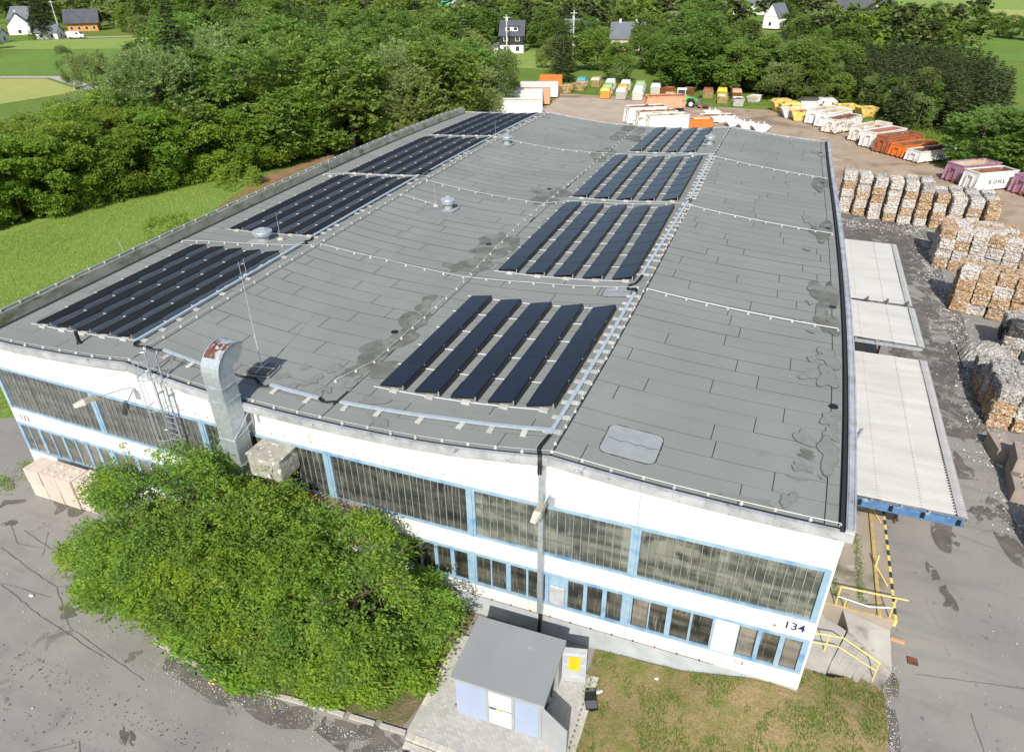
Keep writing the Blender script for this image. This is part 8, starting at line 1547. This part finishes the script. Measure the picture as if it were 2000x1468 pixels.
# ---------------------------------------------------------------- houses far behind
M['slate'] = mat('slate_roof', (.085, .09, .10), .6, (.065, .07, .08), .4)
M['slate2'] = mat('grey_roof', (.15, .16, .18), .6, (.12, .13, .15), .4)
M['hwhite'] = mat('white_house_render', (.78, .77, .74), .85)
M['hcream'] = mat('cream_house_render', (.62, .50, .36), .85)
M['horange'] = mat('orange_house_render', (.74, .27, .07), .85)
M['hblack'] = mat('dark_slate_cladding', (.035, .03, .03), .7)
M['hwin'] = mat('house_window_glass', (.04, .05, .06), .15)
def house(label, x, y, rz, L, Wd, wh, rh, wall, roof, upper=None, dormer=False, chim=1, wins=(3, 2), name='house', over=.35, z=-.5, fl=2.7):
    t = thing(name, label, 'house', (x, y, z), R_(rz)); h0 = wh/2 if upper else wh
    mk('wall', MB().box(-L/2, L/2, -Wd/2, Wd/2, 0, h0), wall, t)
    if upper: mk('upper_wall', MB().box(-L/2-.04, L/2+.04, -Wd/2-.04, Wd/2+.04, h0+.003, wh), upper, t)
    gm = upper or wall
    for s in (-1, 1): mk('gable', MB().hexa([(s*L/2-.1, -Wd/2, wh), (s*L/2, -Wd/2, wh), (s*L/2, Wd/2, wh), (s*L/2-.1, Wd/2, wh), (s*L/2-.1, -.05, wh+rh-.1), (s*L/2, -.05, wh+rh-.1), (s*L/2, .05, wh+rh-.1), (s*L/2-.1, .05, wh+rh-.1)]), gm, t)
    k = rh/(Wd/2)
    rf = None
    for s in (-1, 1):
        e = Wd/2+over; q = mk('roof', MB().hexa([(-L/2-over, s*e, wh-over*k), (L/2+over, s*e, wh-over*k), (L/2+over, 0, wh+rh), (-L/2-over, 0, wh+rh), (-L/2-over, s*e, wh-over*k+.18), (L/2+over, s*e, wh-over*k+.18), (L/2+over, 0, wh+rh+.18), (-L/2-over, 0, wh+rh+.18)]), roof, t); rf = rf or q
    for c in range(chim): mk('chimney', MB().box(-L/4+c*L/2-.35, -L/4+c*L/2+.3, -.3, .3, wh+rh-.6, wh+rh+.9), M['cgrey'], t)
    for fl_ in range(wins[1]):
        zz = .9+fl_*fl
        if zz+1.3 > wh+.2: break
        for i in range(wins[0]):
            xx = -L/2+L*(i+.5)/wins[0]
            for s in (-1, 1):
                f = mk('window', MB().box(xx-.6, xx+.6, s*(Wd/2+.06)-.03, s*(Wd/2+.06)+.03, zz, zz+1.3), M['hwhite'], t); mk('pane', MB().box(xx-.5, xx+.5, s*(Wd/2+.1)-.012, s*(Wd/2+.1)+.012, zz+.1, zz+1.2), M['hwin'], f)
        for s in (-1, 1):
            f = mk('window', MB().box(s*(L/2+.06)-.03, s*(L/2+.06)+.03, -.6, .6, zz, zz+1.3), M['hwhite'], t); mk('pane', MB().box(s*(L/2+.1)-.012, s*(L/2+.1)+.012, -.5, .5, zz+.1, zz+1.2), M['hwin'], f)
    if dormer:
        dm = mk('dormer', MB().box(-1.7, 1.7, -Wd/2+.5, -Wd/2+2.4, wh+rh*.28, wh+rh*.28+1.1), M['hwhite'], t); mk('dormer_roof', MB().box(-1.9, 1.9, -Wd/2+.3, -Wd/2+3.0, wh+rh*.28+1.11, wh+rh*.28+1.3), roof, dm)
        for xx in (-1, 1): mk('pane', MB().box(xx-.5, xx+.5, -Wd/2+.46, -Wd/2+.498, wh+rh*.28+.25, wh+rh*.28+.9), M['hwin'], dm)
    return t
h = house('black and white house with a steep dark roof and dormer beyond the meadow', -43.5, 181, 15, 6.4, 7, 4.9, 3.2, M['hwhite'], M['slate'], M['hblack'], True, 1, (2, 2), fl=2.5)
t = thing('annex', 'low white annex with a grey roof left of the black and white house', 'annex', (-48.6, 178.5, -.5), R_(15)); mk('wall', MB().box(-1.9, 1.7, -2, 2, 0, 2), M['hwhite'], t); mk('roof', MB().hexa([(-2.1, -2.3, 2.0), (1.8, -2.3, 2.0), (1.8, 2.3, 2.6), (-2.1, 2.3, 2.6), (-2.1, -2.3, 2.15), (1.8, -2.3, 2.15), (1.8, 2.3, 2.75), (-2.1, 2.3, 2.75)]), M['slate2'], t); mk('window', MB().box(-.6, .4, -2.04, -2.001, .6, 1.5), M['hwin'], t)
house('cream house with a grey roof half hidden by a round tree', -29.5, 200, 20, 9, 7, 4.5, 3.0, M['hcream'], M['slate2'], None, False, 1, (3, 2))
house('cream house with a dark roof and two small chimneys in the middle', -14.5, 195, 8, 9, 8, 3.6, 3.6, M['hcream'], M['slate2'], None, False, 2, (3, 1))
house('orange house with a wide dark roof at the upper left', -236, 209, 40, 10.5, 9, 4.0, 3.8, M['horange'], M['slate'], None, False, 0, (4, 1), over=1)
house('white-gabled house in front of the orange house', -246, 189, -40, 7.5, 7, 4.0, 3.6, M['hwhite'], M['slate2'], None, False, 1, (4, 2))
house('small white shed with a grey roof beside the driveway', -217, 178, 30, 7, 6, 2.6, 2.2, M['hwhite'], M['slate2'], None, False, 0, (2, 1))
house('tiny white garden house at the foot of the tall spruce', -223, 163, 20, 4.6, 4.5, 2.8, 1.6, M['hwhite'], M['slate'], None, False, 0, (1, 1))
house('cream house with a slate gable at the left edge', -262, 172, -20, 11, 9, 6, 4.5, M['hcream'], M['slate2'], None, False, 1, (3, 2))
house('grey-roofed house behind the white-gabled one', -256, 200, 10, 9, 8, 5, 4, M['slate2'], M['slate2'], None, False, 0, (2, 1))
house('white house with steep grey roof at the top right of centre', 8, 362, 35, 13, 9, 5.5, 5, M['hwhite'], M['slate2'], None, False, 1, (4, 2))
house('small grey-roofed wing beside the white house at the top', -2, 352, 35, 8, 7, 4, 4, M['hwhite'], M['slate2'], None, False, 0, (2, 1))
house('long dark barn with a grey roof on the far right', 53, 372, 8, 24, 12, 4.5, 6, M['hwhite'], M['slate'], None, False, 0, (6, 1))
house('smaller dark-roofed farmhouse in front of the long barn', 49, 352, 8, 15, 9, 3.5, 4.5, M['hwhite'], M['slate'], None, False, 1, (4, 1))
house('small slate-roofed gable between the trees right of centre', 20.5, 285, 60, 7, 6, 4, 4, M['hwhite'], M['slate2'], None, False, 0, (2, 1))
house('white cottage peeping from the trees behind the spruce belt', 33, 240, 20, 7, 6, 3.5, 3, M['hwhite'], M['slate2'], None, False, 0, (2, 1))
house('pale house fragment in the trees above the green loader', -4, 222, 30, 8, 7, 4.5, 4, M['hcream'], M['slate2'], None, False, 0, (2, 1))
# industry at the top edge
M['teal'] = mat('turquoise_tank', (.12, .50, .55), .5); M['skyblue'] = mat('blue_silo', (.06, .26, .58), .5); M['sorange'] = mat('orange_silo', (.68, .34, .12), .6)
t = thing('white_hall', 'long white industrial hall at the top edge left of centre', 'industrial hall', (-236, 404, -.5), R_(18)); mk('wall', MB().box(-16, 16, -8, 8, 0, 6), M['hwhite'], t); mk('roof', MB().box(-16.3, 16.3, -8.3, 8.3, 6.01, 6.5), M['slate2'], t)
for i in range(5): mk('door', MB().box(-13+i*6, -11+i*6, -8.06, -8.001, 0, 3), M['slate'], t)
t = thing('turquoise_tank', 'turquoise round tank at the top edge', 'tank', (-170, 400, -.5)); mk('shell', MB().lathe([(6, 0), (6, 5), (3, 6.6), (.3, 7)], 20), M['teal'], t); mk('roof_rail', MB().tube([(6*math.cos(a/3), 6*math.sin(a/3), 5.5) for a in range(20)], .12, 4), M['alu'], t)
t = thing('grey_silo', 'pale grey-blue silo right of the turquoise tank', 'silo', (-150, 372, -.5)); mk('shell', MB().lathe([(3.6, 0), (3.6, 7), (2, 8.5), (.3, 9)], 18), mat('pale_silo', (.45, .55, .55), .5), t); mk('ladder', MB().box(3.6, 3.8, -.3, .3, 0, 8), M['alu'], t)
t = thing('orange_white_hall', 'white hall with an orange stripe at the top edge', 'industrial hall', (-118, 395, -.5), R_(18)); mk('wall', MB().box(-11, 11, -7, 7, 0, 7), M['hwhite'], t); mk('stripe', MB().box(-11.05, 11.05, -7.06, -7.001, 3, 4.6), M['horange'], t)
t = thing('blue_silo', 'bright blue silo at the top edge right of centre', 'silo', (-47.5, 408, -.5)); mk('shell', MB().lathe([(1.2, 0), (3.0, 3), (3.0, 10), (1.5, 11.5)], 18), M['skyblue'], t); mk('leg', MB().beam((2.6, 0, 0), (2.6, 0, 4), .4).beam((-2.6, 0, 0), (-2.6, 0, 4), .4), M['hwhite'], t)
t = thing('orange_silo', 'tall orange silo beside the blue one at the top edge', 'silo', (-35.5, 384, -.5)); mk('shell', MB().lathe([(1.9, 0), (1.9, 11), (.8, 12)], 16), M['sorange'], t); mk('ladder', MB().box(1.9, 2.1, -.2, .2, 0, 11), M['hwhite'], t)
t = thing('silo_building', 'white building left of the blue silo', 'industrial hall', (-58, 412, -.5), R_(10)); mk('wall', MB().box(-6, 6, -5, 5, 0, 8), M['hwhite'], t); mk('roof', MB().box(-6.2, 6.2, -5.2, 5.2, 8.01, 8.5), M['slate2'], t)
t = thing('red_crane_mast', 'orange mast among the far trees at the top left', 'mast', (-206, 352, -.5)); mk('mast', MB().box(-.8, .8, -.8, .8, 0, 14), M['horange'], t); mk('mast_head', MB().box(-1.2, 1.2, -1.2, 1.2, 14.01, 15), M['hwhite'], t)
# utility poles, van, cars
def pole(label, x, y, h):
    t = thing('utility_pole', label, 'utility pole', (x, y, -.5), .2, 'concrete utility poles'); mk('pole_shaft', MB().tube([(0, 0, 0), (0, 0, h)], [.22, .13], 8), M['cgrey'], t); mk('crossarm', MB().box(-.9, .9, -.06, .06, h-.7, h-.55), M['cgrey'], t)
pole('white utility pole beside the small white shed at the upper left', -223, 187, 12); pole('utility pole in front of the black and white house', -42.6, 174, 10); pole('pale utility pole between the two cream houses', -25.3, 178, 11)
def car(label, x, y, rz, m, van=False):
    t = thing('van' if van else 'parked_car', label, 'van' if van else 'car', (x, y, gz(x, y)), R_(rz)); L, h = (5.4, 2.2) if van else (4.3, 1.45)
    P = [(-L/2, .45), (-L/2, h*.95), (-L/2+.2, h), (L*.22, h), (L*.36, h*.62), (L/2, h*.5), (L/2, .4)] if van else [(-L/2, .35), (-L/2, .85), (-L*.4, .95), (-L*.28, h), (L*.12, h), (L*.28, .95), (L/2, .8), (L/2, .35)]
    n = len(P); mb = MB(); mb.v = [(a, -.9, b) for a, b in P]+[(a, .9, b) for a, b in P]; mb.f = [(i, (i+1) % n, n+(i+1) % n, n+i) for i in range(n)]+[tuple(range(n-1, -1, -1)), tuple(range(n, 2*n))]; mk('body', mb, m, t)
    mk('window', MB().box(L*.05, L*.2, -.92, -.905, h*.6, h*.9).box(L*.05, L*.2, .905, .92, h*.6, h*.9).hexa([(L*.235, -.8, h*.93), (L*.35, -.8, h*.64), (L*.36, -.8, h*.66), (L*.245, -.8, h*.95), (L*.235, .8, h*.93), (L*.35, .8, h*.64), (L*.36, .8, h*.66), (L*.245, .8, h*.95)]), M['hwin'], t)
    for a in (-.32, .32):
        for s in (-1, 1): mk('wheel', MB().tube([(a*L, s*.82, .33), (a*L, s*.95, .33)], .33, 12), M['rubber'], t)
car('white delivery van parked at the far end of the pale meadow', -207, 180, 30, M['hwhite'], True); car('light car parked left of the white van by the shed', -217, 186, 30, M['cgrey']); car('dark car parked at the right of the far drive', -172, 200, 20, M['slate2'])
sheet('gravel_drive', [(-214, 178), (-206, 182), (-190, 192), (-160, 200), (-160, 203), (-192, 196), (-210, 186)], -.005, M['paledirt'], step=8)
# ---------------------------------------------------------------- tell look-alikes apart by their place, counted from the left of the view
ones = ['', 'first', 'second', 'third', 'fourth', 'fifth', 'sixth', 'seventh', 'eighth', 'ninth', 'tenth', 'eleventh', 'twelfth', 'thirteenth', 'fourteenth', 'fifteenth', 'sixteenth', 'seventeenth', 'eighteenth', 'nineteenth']
tens = {2: 'twent', 3: 'thirt', 4: 'fort', 5: 'fift', 6: 'sixt', 7: 'sevent', 8: 'eight', 9: 'ninet'}
def ordw(n):
    if n < 20: return ones[n]
    if n == 100: return 'hundredth'
    if n >= 100: return 'hundred-and-'+(ordw(n-100) if n > 100 else 'zeroth')
    return tens[n//10]+'ieth' if n % 10 == 0 else tens[n//10]+'y-'+ones[n % 10]
from collections import defaultdict
lab_ = defaultdict(list)
for o in C.objects:
    if o.parent is None and o.get('category') and o.get('group'): lab_[o['label']].append(o)
for l, os_ in lab_.items():
    if len(os_) < 2: continue
    os_.sort(key=lambda o: math.atan2(o.location.x-CAMV[0], o.location.y-CAMV[1]))
    for i, o in enumerate(os_): o['label'] = ordw(i+1)+' from the left: '+l
